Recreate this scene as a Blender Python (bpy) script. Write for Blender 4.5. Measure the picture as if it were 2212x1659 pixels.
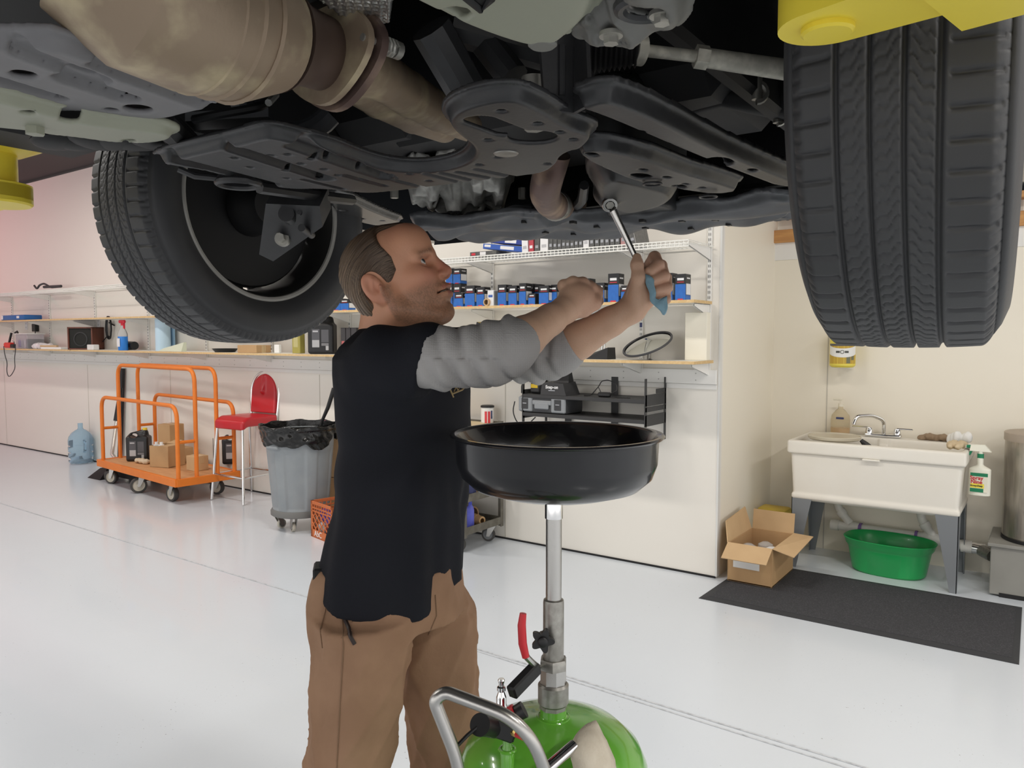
import bpy, bmesh, math, random
import numpy as np
from mathutils import Vector, Matrix
for _o in list(bpy.data.objects): bpy.data.objects.remove(_o)
S = bpy.context.scene
C = S.collection
random.seed(7)
PI = math.pi
# ------------------------------------------------------------------ camera
F, CX, CY, EYE = 1650.0, 1106.0, 829.5, 1.5
YAW, PIT = math.radians(35.4), math.radians(3.47)
cd = bpy.data.cameras.new('camera'); cam = bpy.data.objects.new('camera', cd); C.objects.link(cam)
cd.sensor_width = 36; cd.lens = 36*F/2212; cd.clip_start = .02
cam.location = (0, 0, EYE); cam.rotation_euler = (PI/2-PIT, 0, YAW)
S.camera = cam
# ------------------------------------------------------------------ light
S.view_settings.view_transform = 'Standard'; S.view_settings.look = 'None'
S.view_settings.gamma = 1; S.view_settings.use_curve_mapping = False
S.view_settings.exposure = -.50
S.cycles.max_bounces = 8; S.cycles.diffuse_bounces = 5; S.cycles.glossy_bounces = 4
w = bpy.data.worlds.new('world'); S.world = w; w.use_nodes = True
w.node_tree.nodes['Background'].inputs[0].default_value = (1, .98, .96, 1)
w.node_tree.nodes['Background'].inputs[1].default_value = 2.2
def area(x, y, z, sx, sy, e, col=(1, .94, .86), tgt=None):
    l = bpy.data.lights.new('ceiling_or_added_lamp', 'AREA'); l.shape = 'RECTANGLE'; l.size = sx; l.size_y = sy
    l.energy = e; l.color = col
    o = bpy.data.objects.new('ceiling_or_added_lamp', l); C.objects.link(o); o.location = (x, y, z)
    if tgt: o.rotation_euler = (Vector(tgt)-Vector((x, y, z))).to_track_quat('-Z', 'Y').to_euler()
    return o
for x, y, e in ((.3, 2.75, 72), (-2.6, 2.75, 66), (-5.6, 2.75, 70), (-8.6, 2.75, 48), (-11.6, 2.75, 16)):
    area(x, y, 3.45, 1.2, .16, e*.86)
for x, y, e in ((2.2, .4, 110), (2.2, 3.4, 70), (-4.2, 0, 95), (-7.4, .2, 66), (-10.8, .2, 22)):
    area(x, y, 3.45, .16, 1.2, e*.80, (1, .97, .93))
area(-12.5, 1.5, 3.3, .6, .6, 42, (1, .25, .35), (-12, 4.6, 2.6))     # added pink lamp without a known fixture, tints the far left wall
# ------------------------------------------------------------------ projection of measured points (fixed camera of the survey)
_fw = Vector((-math.sin(YAW)*math.cos(PIT), math.cos(YAW)*math.cos(PIT), -math.sin(PIT)))
_rt = Vector((math.cos(YAW), math.sin(YAW), 0)); _up = _rt.cross(_fw); _O = Vector((0, 0, EYE))
def ray(x, y): return _fw+_rt*((x-CX)/F)-_up*((y-CY)/F)
def dep(x, y, f): return _O+ray(x, y)*f
def on(x, y, ax, v):
    d = ray(x, y); return _O+d*((v-_O[ax])/d[ax])
# ------------------------------------------------------------------ materials
MATS = {}
def mat(name, col, rough=.5, metal=0, noise=0, nscale=20, col2=None, bump=0, bscale=80, spec=.5, trans=0, coat=0, alpha=1, ior=1.45, stretch=None, emit=None):
    if name in MATS: return MATS[name]
    m = bpy.data.materials.new(name); m.use_nodes = True; nt = m.node_tree; b = nt.nodes['Principled BSDF']
    b.inputs['Base Color'].default_value = (*col, 1); b.inputs['Roughness'].default_value = rough
    b.inputs['Metallic'].default_value = metal; b.inputs['Specular IOR Level'].default_value = spec
    b.inputs['Transmission Weight'].default_value = trans; b.inputs['Coat Weight'].default_value = coat
    b.inputs['Alpha'].default_value = alpha; b.inputs['IOR'].default_value = ior
    if emit: b.inputs['Emission Color'].default_value = (*emit[:3], 1); b.inputs['Emission Strength'].default_value = emit[3]
    if noise or bump:
        tc = nt.nodes.new('ShaderNodeTexCoord'); src = tc.outputs['Object']
        if stretch:
            mp = nt.nodes.new('ShaderNodeMapping'); mp.inputs['Scale'].default_value = stretch
            nt.links.new(src, mp.inputs[0]); src = mp.outputs[0]
    if noise:
        n = nt.nodes.new('ShaderNodeTexNoise'); n.inputs['Scale'].default_value = nscale; n.inputs['Detail'].default_value = 6
        nt.links.new(src, n.inputs['Vector'])
        r = nt.nodes.new('ShaderNodeValToRGB')
        c2 = col2 or tuple(c*.6 for c in col)
        r.color_ramp.elements[0].position = .5-.25*(1.01-min(noise, 1)); r.color_ramp.elements[1].position = .5+.25
        r.color_ramp.elements[0].color = (*c2, 1); r.color_ramp.elements[1].color = (*col, 1)
        mx = nt.nodes.new('ShaderNodeMix'); mx.data_type = 'RGBA'; mx.inputs[0].default_value = noise
        mx.inputs[6].default_value = (*col, 1)
        nt.links.new(n.outputs['Fac'], r.inputs[0]); nt.links.new(r.outputs[0], mx.inputs[7]); nt.links.new(mx.outputs[2], b.inputs['Base Color'])
    if bump:
        n = nt.nodes.new('ShaderNodeTexNoise'); n.inputs['Scale'].default_value = bscale; n.inputs['Detail'].default_value = 4
        nt.links.new(src, n.inputs['Vector'])
        bp = nt.nodes.new('ShaderNodeBump'); bp.inputs['Strength'].default_value = bump; bp.inputs['Distance'].default_value = .004
        nt.links.new(n.outputs['Fac'], bp.inputs['Height']); nt.links.new(bp.outputs[0], b.inputs['Normal'])
    MATS[name] = m; return m
def vmat(name, rough=.5, bump=0, bscale=200, spec=.5, sss=0):
    m = mat(name, (.5, .5, .5), rough, bump=bump, bscale=bscale, spec=spec); nt = m.node_tree
    a = nt.nodes.new('ShaderNodeAttribute'); a.attribute_name = 'col'
    nt.links.new(a.outputs['Color'], nt.nodes['Principled BSDF'].inputs['Base Color'])
    if sss:
        b = nt.nodes['Principled BSDF']; b.inputs['Subsurface Weight'].default_value = sss
        b.inputs['Subsurface Radius'].default_value = (.01, .004, .002); b.inputs['Subsurface Scale'].default_value = .5
    return m
white = mat('white_paint', (.8, .79, .76), .5)
black = mat('black_plastic', (.012, .012, .013), .42)
blackm = mat('black_matt', (.01, .01, .011), .7)
dgrey = mat('dark_grey_plastic', (.045, .046, .05), .5, noise=.5, nscale=30)
grey = mat('grey_plastic', (.22, .23, .24), .5)
chrome = mat('chrome', (.75, .75, .75), .12, 1)
steel = mat('brushed_steel', (.5, .49, .47), .32, 1, bump=.05, bscale=300)
zinc = mat('zinc_steel', (.42, .41, .38), .42, .8, noise=.6, nscale=60, col2=(.2, .19, .17))
card = mat('cardboard', (.50, .32, .16), .85, noise=.35, nscale=9, col2=(.40, .24, .12))
card2 = mat('cardboard_pale', (.58, .40, .22), .85, noise=.3, nscale=12, col2=(.46, .30, .16))
paper = mat('white_paper', (.82, .82, .80), .7)
red = mat('red_plastic', (.55, .02, .03), .35)
yellow = mat('yellow_plastic', (.75, .55, .04), .4)
blue = mat('blue_plastic', (.03, .12, .42), .4)
# ------------------------------------------------------------------ mesh builder
def rotz(a): return Matrix.Rotation(a, 4, 'Z')
class MB:
    def __init__(s): s.bm = bmesh.new()
    def box(s, c, d, bev=0, M=None, seg=1):
        bm = bmesh.new(); bmesh.ops.create_cube(bm, size=1)
        for v in bm.verts: v.co = Vector((v.co.x*d[0], v.co.y*d[1], v.co.z*d[2]))
        if bev: bmesh.ops.bevel(bm, geom=list(bm.edges), offset=bev, segments=seg, profile=.5, affect='EDGES', clamp_overlap=True)
        T = Matrix.Translation(c) @ (M or Matrix())
        bm.transform(T); return s._add(bm)
    def _add(s, bm):
        me = bpy.data.meshes.new('t'); bm.to_mesh(me); bm.free(); s.bm.from_mesh(me); bpy.data.meshes.remove(me); return s
    def raw(s, vs, fs):
        v = [s.bm.verts.new(p) for p in vs]
        for f in fs:
            try: s.bm.faces.new([v[i] for i in f])
            except ValueError: pass
        return s
    def rings(s, R, cap=True, close=False):
        n = len(R[0]); vs = [p for r in R for p in r]; fs = []
        m = len(R)
        for i in range(m if close else m-1):
            a, b = i*n, ((i+1) % m)*n
            for j in range(n): fs.append((a+j, a+(j+1) % n, b+(j+1) % n, b+j))
        if cap and not close: fs += [tuple(range(n))[::-1], tuple(range((m-1)*n, m*n))]
        return s.raw(vs, fs)
    def tube(s, pts, r, n=10, cap=True, close=False):
        pts = [Vector(p) for p in pts]; m = len(pts); rs = r if hasattr(r, '__len__') else [r]*m
        R = []; u = None
        for i, p in enumerate(pts):
            if close: t = pts[(i+1) % m]-pts[i-1]
            else: t = pts[min(i+1, m-1)]-pts[max(i-1, 0)]
            t.normalize()
            if u is None: u = t.orthogonal().normalized()
            u = (u-t*u.dot(t)).normalized(); w_ = t.cross(u)
            R.append([p+(u*math.cos(2*PI*k/n)+w_*math.sin(2*PI*k/n))*rs[i] for k in range(n)])
        return s.rings(R, cap, close)
    def cyl(s, a, b, r, r2=None, n=20): return s.tube([a, b], [r, r if r2 is None else r2], n)
    def lathe(s, prof, c=(0, 0, 0), n=32, M=None, cap=True):
        T = Matrix.Translation(c) @ (M or Matrix())
        R = [[T @ Vector((r*math.cos(2*PI*k/n), r*math.sin(2*PI*k/n), z)) for k in range(n)] for r, z in prof]
        return s.rings(R, cap)
    def prism(s, poly, z0, z1, M=None):
        T = M or Matrix(); n = len(poly)
        vs = [T @ Vector((p[0], p[1], z0)) for p in poly]+[T @ Vector((p[0], p[1], z1)) for p in poly]
        fs = [tuple(range(n))[::-1], tuple(range(n, 2*n))]+[(i, (i+1) % n, n+(i+1) % n, n+i) for i in range(n)]
        return s.raw(vs, fs)
    def hexa(s, b, t):   # 4 bottom points, 4 top points
        return s.raw(list(b)+list(t), [(3, 2, 1, 0), (4, 5, 6, 7)]+[(i, (i+1) % 4, 4+(i+1) % 4, 4+i) for i in range(4)])
    def ball(s, c, r, M=None, n=16):
        bm = bmesh.new(); bmesh.ops.create_uvsphere(bm, u_segments=n, v_segments=n//2+2, radius=1)
        r = r if hasattr(r, '__len__') else (r, r, r)
        bm.transform(Matrix.Translation(c) @ (M or Matrix()) @ Matrix.Diagonal((*r, 1))); return s._add(bm)
    def mesh(s, name, m, ang=35):
        bmesh.ops.recalc_face_normals(s.bm, faces=s.bm.faces)
        me = bpy.data.meshes.new(name); s.bm.to_mesh(me); s.bm.free()
        if m: me.materials.append(m)
        me.shade_smooth(); me.set_sharp_from_angle(angle=math.radians(ang)); return me
def arc(c, r, a0, a1, n, u=(1, 0, 0), v=(0, 0, 1)):
    c, u, v = Vector(c), Vector(u), Vector(v)
    return [c+u*(r*math.cos(a0+(a1-a0)*i/n))+v*(r*math.sin(a0+(a1-a0)*i/n)) for i in range(n+1)]
def rpath(pts, r, n=5):   # polyline with rounded corners
    pts = [Vector(p) for p in pts]; out = [pts[0]]
    for i in range(1, len(pts)-1):
        p, a, b = pts[i], (pts[i-1]-pts[i]), (pts[i+1]-pts[i])
        k = min(r, a.length*.49, b.length*.49); A, B = p+a.normalized()*k, p+b.normalized()*k
        for j in range(n+1):
            t = j/n; out.append(A*(1-t)**2+p*(2*t*(1-t))+B*t*t)
    return out+[pts[-1]]
# ------------------------------------------------------------------ objects
MW = {}
def tag(o, label=None, cat=None, group=None, kind=None):
    if label: o['label'] = label
    if cat: o['category'] = cat
    if group: o['group'] = group
    if kind: o['kind'] = kind
    return o
def thing(name, label, cat, loc=(0, 0, 0), rz=0, group=None):
    o = bpy.data.objects.new(name, None); C.objects.link(o); o.location = loc; o.rotation_euler = (0, 0, rz); o.empty_display_size = .05
    MW[o.name] = Matrix.Translation(loc) @ rotz(rz); return tag(o, label, cat, group)
def obj(name, mb, m=None, parent=None, label=None, cat=None, group=None, kind=None, local=True, ang=35):
    me = mb.mesh(name, m, ang) if isinstance(mb, MB) else mb
    o = bpy.data.objects.new(name, me); C.objects.link(o)
    if parent:
        o.parent = parent; MW[o.name] = MW[parent.name]
        if not local: me.transform(MW[o.name].inverted())
    elif cat and not kind:      # a single-mesh thing: origin at the middle of its base
        b = [min(v.co[i] for v in me.vertices) for i in range(3)]; t = [max(v.co[i] for v in me.vertices) for i in range(3)]
        c = Vector(((b[0]+t[0])/2, (b[1]+t[1])/2, b[2])); me.transform(Matrix.Translation(-c)); o.location = c
        MW[o.name] = Matrix.Translation(c)
    else: MW[o.name] = Matrix()
    return tag(o, label, cat, group, kind)
def struct(name, mb, m): return obj(name, mb, m, kind='structure')
def dup(root, loc, rz=0, label=None, group=None):
    r = root.copy(); C.objects.link(r); r.location = loc; r.rotation_euler = (0, 0, rz); MW[r.name] = Matrix.Translation(loc) @ rotz(rz)
    if label: r['label'] = label
    if group: r['group'] = group
    def rec(a, b):
        for ch in list(a.children):
            c = ch.copy(); C.objects.link(c); c.parent = b; MW[c.name] = MW[b.name]; rec(ch, c)
    rec(root, r); return r
def text(name, s_, size, M, m, parent, ext=.0006, local=True, bold=0):
    cu = bpy.data.curves.new(name, 'FONT'); cu.body = s_; cu.size = size; cu.extrude = ext; cu.align_x = 'CENTER'; cu.align_y = 'CENTER'; cu.offset = bold
    t = bpy.data.objects.new('t', cu); C.objects.link(t)
    me = bpy.data.meshes.new_from_object(t.evaluated_get(bpy.context.evaluated_depsgraph_get())); bpy.data.objects.remove(t)
    me.name = name; me.materials.clear(); me.materials.append(m); me.transform(M)
    return obj(name, me, m, parent, local=local)
def frame(o, x, y):   # matrix with origin o, x axis x, y axis y
    x = Vector(x).normalized(); y = Vector(y); y = (y-x*y.dot(x)).normalized(); z = x.cross(y)
    M = Matrix((x, y, z)).transposed().to_4x4(); M.translation = Vector(o); return M
# ------------------------------------------------------------------ implicit surfaces
class Fld:
    def __init__(s, lo, hi, h):
        s.h = h; s.lo = np.array(lo, np.float32); s.n = np.ceil((np.array(hi)-np.array(lo))/h).astype(int)+1
        s.D = np.full(s.n, .05, np.float32)
    def sub(s, lo, hi):
        a = np.clip(np.floor((np.array(lo)-s.lo)/s.h).astype(int), 0, s.n); b = np.clip(np.ceil((np.array(hi)-s.lo)/s.h).astype(int)+1, 0, s.n)
        sl = tuple(slice(int(p), int(q)) for p, q in zip(a, b))
        g = [s.lo[i]+s.h*np.arange(a[i], b[i], dtype=np.float32) for i in range(3)]
        return sl, g[0][:, None, None], g[1][None, :, None], g[2][None, None, :]
    def comb(s, sl, d, k, op):
        D = s.D[sl]
        if op == 'u':
            if k: hh = np.maximum(k-np.abs(D-d), 0)/k; s.D[sl] = np.minimum(D, d)-hh*hh*k*.25
            else: s.D[sl] = np.minimum(D, d)
        else:
            e = -d
            if k: hh = np.maximum(k-np.abs(D-e), 0)/k; s.D[sl] = np.maximum(D, e)+hh*hh*k*.25
            else: s.D[sl] = np.maximum(D, e)
    def cap(s, a, b, ra, rb=None, k=.01, op='u'):
        rb = ra if rb is None else rb; a = np.array(a, np.float32); b = np.array(b, np.float32); m = max(ra, rb)+k+.012
        sl, X, Y, Z = s.sub(np.minimum(a, b)-m, np.maximum(a, b)+m); v = b-a; L = float(v@v)+1e-12
        t = np.clip(((X-a[0])*v[0]+(Y-a[1])*v[1]+(Z-a[2])*v[2])/L, 0, 1)
        d = np.sqrt((X-a[0]-t*v[0])**2+(Y-a[1]-t*v[1])**2+(Z-a[2]-t*v[2])**2)-(ra+(rb-ra)*t)
        s.comb(sl, d, k, op); return s
    def chain(s, P, R, k=.01):
        for i in range(len(P)-1): s.cap(P[i], P[i+1], R[i], R[i+1], k)
        return s
    def ell(s, c, r, k=.01, op='u', M=None):
        c = np.array(c, np.float32); r = np.array(r, np.float32); m = float(r.max())+k+.012
        sl, X, Y, Z = s.sub(c-m, c+m); X = X-c[0]; Y = Y-c[1]; Z = Z-c[2]
        if M is not None:
            M = np.array(M, np.float32)[:3, :3].T
            X, Y, Z = (M[0, 0]*X+M[0, 1]*Y+M[0, 2]*Z, M[1, 0]*X+M[1, 1]*Y+M[1, 2]*Z, M[2, 0]*X+M[2, 1]*Y+M[2, 2]*Z)
        q = np.sqrt((X/r[0])**2+(Y/r[1])**2+(Z/r[2])**2)+1e-6; g = np.sqrt((X/r[0]**2)**2+(Y/r[1]**2)**2+(Z/r[2]**2)**2)+1e-6
        s.comb(sl, np.clip(q*(q-1)/g, -.2, .2), k, op); return s
    def full(s): return s.sub(s.lo, s.lo+s.h*s.n)[1:]
    def mesh(s):
        D = s.D; ins = D < 0; nx, ny, nz = s.n
        cnt = np.zeros((nx-1, ny-1, nz-1), np.int8)
        for i in (0, 1):
            for j in (0, 1):
                for k in (0, 1): cnt += ins[i:nx-1+i, j:ny-1+j, k:nz-1+k]
        act = np.argwhere((cnt > 0) & (cnt < 8)); idx = np.full(cnt.shape, -1, np.int32); idx[tuple(act.T)] = np.arange(len(act))
        P = np.zeros((len(act), 3)); W = np.zeros(len(act))
        cr = [(i, j, k) for i in (0, 1) for j in (0, 1) for k in (0, 1)]
        for a in cr:
            for b in cr:
                if sum(abs(p-q) for p, q in zip(a, b)) == 1 and a < b:
                    da = D[act[:, 0]+a[0], act[:, 1]+a[1], act[:, 2]+a[2]]; db = D[act[:, 0]+b[0], act[:, 1]+b[1], act[:, 2]+b[2]]
                    m = (da < 0) != (db < 0); t = np.where(m, da/np.where(m, da-db, 1), 0)
                    P += m[:, None]*(np.array(a)+t[:, None]*(np.array(b)-np.array(a))); W += m
        V = s.lo+s.h*(act+P/W[:, None]); Fs = []
        for ax in range(3):
            sl0 = [slice(1, -1)]*3; sl0[ax] = slice(0, -1); sl1 = list(sl0); sl1[ax] = slice(1, None)
            A, B = ins[tuple(sl0)], ins[tuple(sl1)]; e = np.argwhere(A != B); fl = A[tuple(e.T)]
            off = [1, 1, 1]; off[ax] = 0; e = e+np.array(off); u, v = [(1, 2), (2, 0), (0, 1)][ax]
            def g(du, dv):
                q = e.copy(); q[:, u] -= du; q[:, v] -= dv; return idx[tuple(q.T)]
            q = np.stack([g(1, 1), g(0, 1), g(0, 0), g(1, 0)], 1); q = np.where(fl[:, None], q, q[:, ::-1]); Fs.append(q)
        Fa = np.concatenate(Fs); return V, Fa[(Fa >= 0).all(1)]
def npmesh(name, V, Fq, m, col=None):
    me = bpy.data.meshes.new(name); n = len(V); q = len(Fq)
    me.vertices.add(n); me.vertices.foreach_set('co', np.asarray(V, np.float32).ravel())
    me.loops.add(4*q); me.loops.foreach_set('vertex_index', np.asarray(Fq, np.int32).ravel())
    me.polygons.add(q); me.polygons.foreach_set('loop_start', np.arange(q, dtype=np.int32)*4)
    me.update(calc_edges=True); me.validate()
    if col is not None:
        a = me.color_attributes.new('col', 'FLOAT_COLOR', 'POINT'); a.data.foreach_set('color', np.concatenate([col, np.ones((n, 1))], 1).astype(np.float32).ravel())
    me.materials.append(m); me.shade_smooth(); return me
def ss(x, a, b):
    t = np.clip((x-a)/(b-a), 0, 1); return t*t*(3-2*t)
def polysd(X, Y, poly):   # signed distance to a polygon, negative inside
    d = np.full(np.broadcast(X, Y).shape, 1e9); c = np.zeros(d.shape, bool); n = len(poly)
    for i in range(n):
        ax, ay = poly[i][:2]; bx, by = poly[(i+1) % n][:2]; ex, ey = bx-ax, by-ay
        t = np.clip(((X-ax)*ex+(Y-ay)*ey)/(ex*ex+ey*ey+1e-12), 0, 1); d = np.minimum(d, (X-ax-t*ex)**2+(Y-ay-t*ey)**2)
        c ^= ((ay > Y) != (by > Y)) & (X < (bx-ax)*(Y-ay)/(by-ay+1e-12)+ax)
    return np.where(c, -1, 1)*np.sqrt(d)
def segd(X, Y, a, b):
    ex, ey = b[0]-a[0], b[1]-a[1]; t = np.clip(((X-a[0])*ex+(Y-a[1])*ey)/(ex*ex+ey*ey+1e-12), 0, 1)
    return np.sqrt((X-a[0]-t*ex)**2+(Y-a[1]-t*ey)**2)
def smooth_poly(P, it=2):
    P = [Vector((p[0], p[1])) for p in P]
    for _ in range(it):
        Q = []
        for i in range(len(P)):
            a, b = P[i], P[(i+1) % len(P)]; Q += [a*.75+b*.25, a*.25+b*.75]
        P = Q
    return [(p.x, p.y) for p in P]
def sheet(poly, z0, hfn=None, th=.004, flange=.03, fr=.02, ribs=(), holes=(), h=.004, edge_up=True, hz=None):
    """pressed sheet: plan outline, height z0, rim turned up over fr by flange, ribs (a, b, width, height), holes (x, y, rx, ry)"""
    P = np.array(poly); lo = P.min(0)-.02; hi = P.max(0)+.02
    top = z0+abs(flange)+.04+sum(0 for _ in ribs); rmin = min([0]+[r[3] for r in ribs])
    f = Fld((lo[0], lo[1], z0-.03+rmin), (hi[0], hi[1], top), h); X, Y, Z = f.full(); X2, Y2 = X[:, :, 0], Y[:, :, 0]
    sd = polysd(X2, Y2, poly); Hh = np.full(sd.shape, z0)
    if hfn: Hh = Hh+hfn(X2, Y2)
    if flange: Hh = Hh+flange*ss(sd, -fr-.006, -.006)
    for a, b, wd, hh in ribs: Hh = Hh+hh*(1-ss(segd(X2, Y2, a, b), wd*.45, wd*.45+max(.006, abs(hh)*.7)))
    for hx, hy, rx, ry in holes:
        q = np.sqrt(((X2-hx)/rx)**2+((Y2-hy)/ry)**2); sd = np.maximum(sd, (1-q)*min(rx, ry))
    gx, gy = np.gradient(Hh, h); sl = 1/np.sqrt(1+gx*gx+gy*gy)
    f.D = np.maximum((np.abs(Z-Hh[:, :, None])*sl[:, :, None]-max(th, h*2.0)/2), sd[:, :, None]).astype(np.float32)
    return f.mesh()
# ------------------------------------------------------------------ room
def floor_mat():
    m = mat('epoxy_floor', (.66, .71, .77), .22, noise=.25, nscale=1.3, col2=(.60, .65, .71), bump=.05, bscale=60, coat=.2); nt = m.node_tree
    b = nt.nodes['Principled BSDF']
    tc = nt.nodes.new('ShaderNodeTexCoord'); n = nt.nodes.new('ShaderNodeTexNoise'); n.inputs['Scale'].default_value = 90; n.inputs['Detail'].default_value = 2
    r = nt.nodes.new('ShaderNodeValToRGB'); r.color_ramp.elements[0].position = .70; r.color_ramp.elements[1].position = .76
    r.color_ramp.elements[0].color = (0, 0, 0, 1)
    n2 = nt.nodes.new('ShaderNodeTexNoise'); n2.inputs['Scale'].default_value = 3
    r2 = nt.nodes.new('ShaderNodeValToRGB'); r2.color_ramp.elements[0].position = .5; r2.color_ramp.elements[1].position = .62
    mu = nt.nodes.new('ShaderNodeMath'); mu.operation = 'MULTIPLY'
    mx = nt.nodes.new('ShaderNodeMix'); mx.data_type = 'RGBA'; mx.inputs[7].default_value = (.16, .17, .19, 1)
    L = nt.links.new; src = b.inputs['Base Color'].links[0].from_socket
    L(tc.outputs['Object'], n.inputs['Vector']); L(tc.outputs['Object'], n2.inputs['Vector']); L(n.outputs['Fac'], r.inputs[0]); L(n2.outputs['Fac'], r2.inputs[0])
    L(r.outputs[0], mu.inputs[0]); L(r2.outputs[0], mu.inputs[1]); L(mu.outputs[0], mx.inputs[0]); L(src, mx.inputs[6]); L(mx.outputs[2], b.inputs['Base Color'])
    return m
YB, YS, XE = 4.56, 5.66, -1.68
struct('floor', MB().box((-4, 1, -.05), (22, 14, .1)), floor_mat())
# saw-cut joints in the slab, a shallow strip each
jm = mat('floor_joint', (.33, .35, .38), .6, noise=.8, nscale=40, col2=(.6, .63, .67))
def joint(p, q, wd=.006):
    a, b = Vector((p[0], p[1], .0006)), Vector((q[0], q[1], .0006)); d = (b-a).normalized(); n = Vector((-d.y, d.x, 0))*wd/2
    return MB().hexa([a-n, b-n, b+n, a+n], [v+Vector((0, 0, .0008)) for v in (a-n, b-n, b+n, a+n)])
a, b = on(30, 1096, 2, 0), on(664, 1290, 2, 0); d = b-a
struct('trim_1', joint(a-d*.5, a+d*2.2, .012), jm)
a, b = on(1025, 1405, 2, 0), on(1830, 1659, 2, 0); d = b-a
struct('trim_2', joint(a-d*.05, a+d*1.6, .009), jm)
wallm = mat('wall_panel', (.80, .77, .71), .5, noise=.12, nscale=3, col2=(.74, .70, .62), bump=.03, bscale=120)
wallw = mat('wall_panel_warm', (.84, .79, .68), .45, noise=.15, nscale=3, col2=(.76, .70, .58), bump=.03, bscale=120)
struct('wall_back', MB().box(((XE-14)/2, YB+.05, 1.75), (XE+14, .1, 3.5)), wallm)
struct('wall_return', MB().box((XE-.05, (YB+YS)/2+.06, 1.75), (.1, YS-YB-.02, 3.5)), wallw)
struct('wall_left', MB().box((-14.6, 1, 1.75), (.1, 14, 3.5)), wallm)  # unseen end wall, put in to cut light reaching the far left
def _blk():
    m = mat('white_block', (.80, .79, .74), .7, bump=.2, bscale=50); nt = m.node_tree; b = nt.nodes['Principled BSDF']
    tc = nt.nodes.new('ShaderNodeTexCoord'); mp = nt.nodes.new('ShaderNodeMapping'); mp.inputs['Rotation'].default_value = (PI/2, 0, 0)
    br = nt.nodes.new('ShaderNodeTexBrick'); br.inputs['Color1'].default_value = (.82, .80, .74, 1); br.inputs['Color2'].default_value = (.79, .77, .71, 1); br.inputs['Mortar'].default_value = (.6, .58, .52, 1)
    br.inputs['Scale'].default_value = 1; br.inputs['Brick Width'].default_value = .4; br.inputs['Row Height'].default_value = .2; br.inputs['Mortar Size'].default_value = .006
    nt.links.new(tc.outputs['Object'], mp.inputs[0]); nt.links.new(mp.outputs[0], br.inputs[0]); nt.links.new(br.outputs[0], b.inputs['Base Color']); return m
za, zb = on(2190, 490, 1, YS)[2], on(2190, 400, 1, YS)[2]; zc = on(2190, 530, 1, YS)[2]
struct('wall_sink', MB().box((1.2, YS+.06, zc/2), (5.8, .12, zc)), wallw)
struct('wall_block', MB().box((1.2, YS+.12, (zb+3.5)/2-.2), (5.8, .1, 3.9-zb)), _blk())
wood = mat('framing_timber', (.62, .33, .12), .6, noise=.6, nscale=6, col2=(.38, .17, .06), stretch=(1, 8, 8))
struct('trim_3', MB().box((1.2, YS+.03, za+.045), (5.8, .14, .09), .004), wood)
struct('trim_4', MB().box((1.2, YS+.03, zb-.04), (5.8, .14, .085), .004), wood)
struct('trim_5', MB().box((1.2, YS+.0, (zc+za)/2), (5.8, .02, za-zc+.02), .002), white)
struct('ceiling', MB().box((-4, 1.2, 3.6), (22, 14, .12)), mat('dark_ceiling', (.08, .06, .06), .9))
struct('trim_6', MB().box(((XE-14)/2, YB-.012, 1.257), (XE+14-.02, .022, .09), .002), white)
struct('trim_7', MB().box(((XE-14)/2, YB-.006, 1.195), (XE+14-.02, .010, .03), .001), white)
struct('baseboard_back', MB().box(((XE-14)/2, YB-.003, .006), (XE+14, .008, .012)), blackm)
struct('trim_8', MB().box((XE+.002, YB+.012, 1.75), (.012, .03, 3.48)), mat('corner_bead', (.70, .70, .68), .4))
seam = mat('panel_seam', (.55, .52, .46), .6)
for i, x in enumerate((-3.3, -5.35, -7.75, -9.55, -11.9)):
    struct('trim_%d' % (9+i), MB().box((x, YB-.0012, .59), (.006, .003, 1.16)), seam)
for i, x in enumerate((-1.30, .95)):
    struct('trim_%d' % (15+i), MB().box((x, YS-.001, zc/2), (.007, .003, zc)), seam)
# screw heads along the ledger
sc = MB()
for k in range(46):
    x = -1.82-.25*k
    for z in (1.236, 1.278): sc.cyl((x, YB-.022, z), (x, YB-.0245, z), .004, n=8)
obj('trim_14', sc, mat('screw_head', (.4, .39, .37), .5), kind='structure')
# ------------------------------------------------------------------ the car on the lift (seen from below)
AX, AZ, TR = 1.28, 1.845, .36          # front axle, tyre radius
XL, XR, TW = -1.80, -.18, .226
XM = (XL+XR)/2
rubber = mat('tyre_rubber', (.055, .056, .059), .55, noise=.5, nscale=9, col2=(.038, .038, .041), bump=.06, bscale=140)
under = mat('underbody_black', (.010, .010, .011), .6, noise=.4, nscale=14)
coat_ = mat('coated_steel', (.036, .037, .039), .40, noise=.6, nscale=25, col2=(.021, .021, .023), bump=.05, bscale=160)
tarp = mat('grey_undertray', (.085, .09, .10), .42, noise=.6, nscale=14, col2=(.045, .048, .054))
bodyg = mat('body_primer_green', (.31, .32, .25), .45, noise=.4, nscale=16, col2=(.28, .29, .23))
castm = mat('cast_alloy', (.50, .50, .47), .5, .2, noise=.7, nscale=22, col2=(.17, .17, .16), bump=.35, bscale=90)
hotm = mat('heat_tinted_steel', (.60, .51, .33), .5, .35, noise=.95, nscale=13, col2=(.30, .225, .16), bump=.12, bscale=70)
hot2 = mat('heat_browned_steel', (.42, .30, .21), .5, .6, noise=.9, nscale=12, col2=(.13, .085, .08), bump=.12, bscale=70)
boltm = mat('bolt_zinc', (.45, .44, .40), .4, .7, noise=.4, nscale=80)
rimm = mat('rim_alloy', (.30, .30, .28), .35, .7, noise=.3, nscale=12)
barrel = mat('rim_barrel', (.028, .027, .026), .5, .3, noise=.4, nscale=12)
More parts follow.
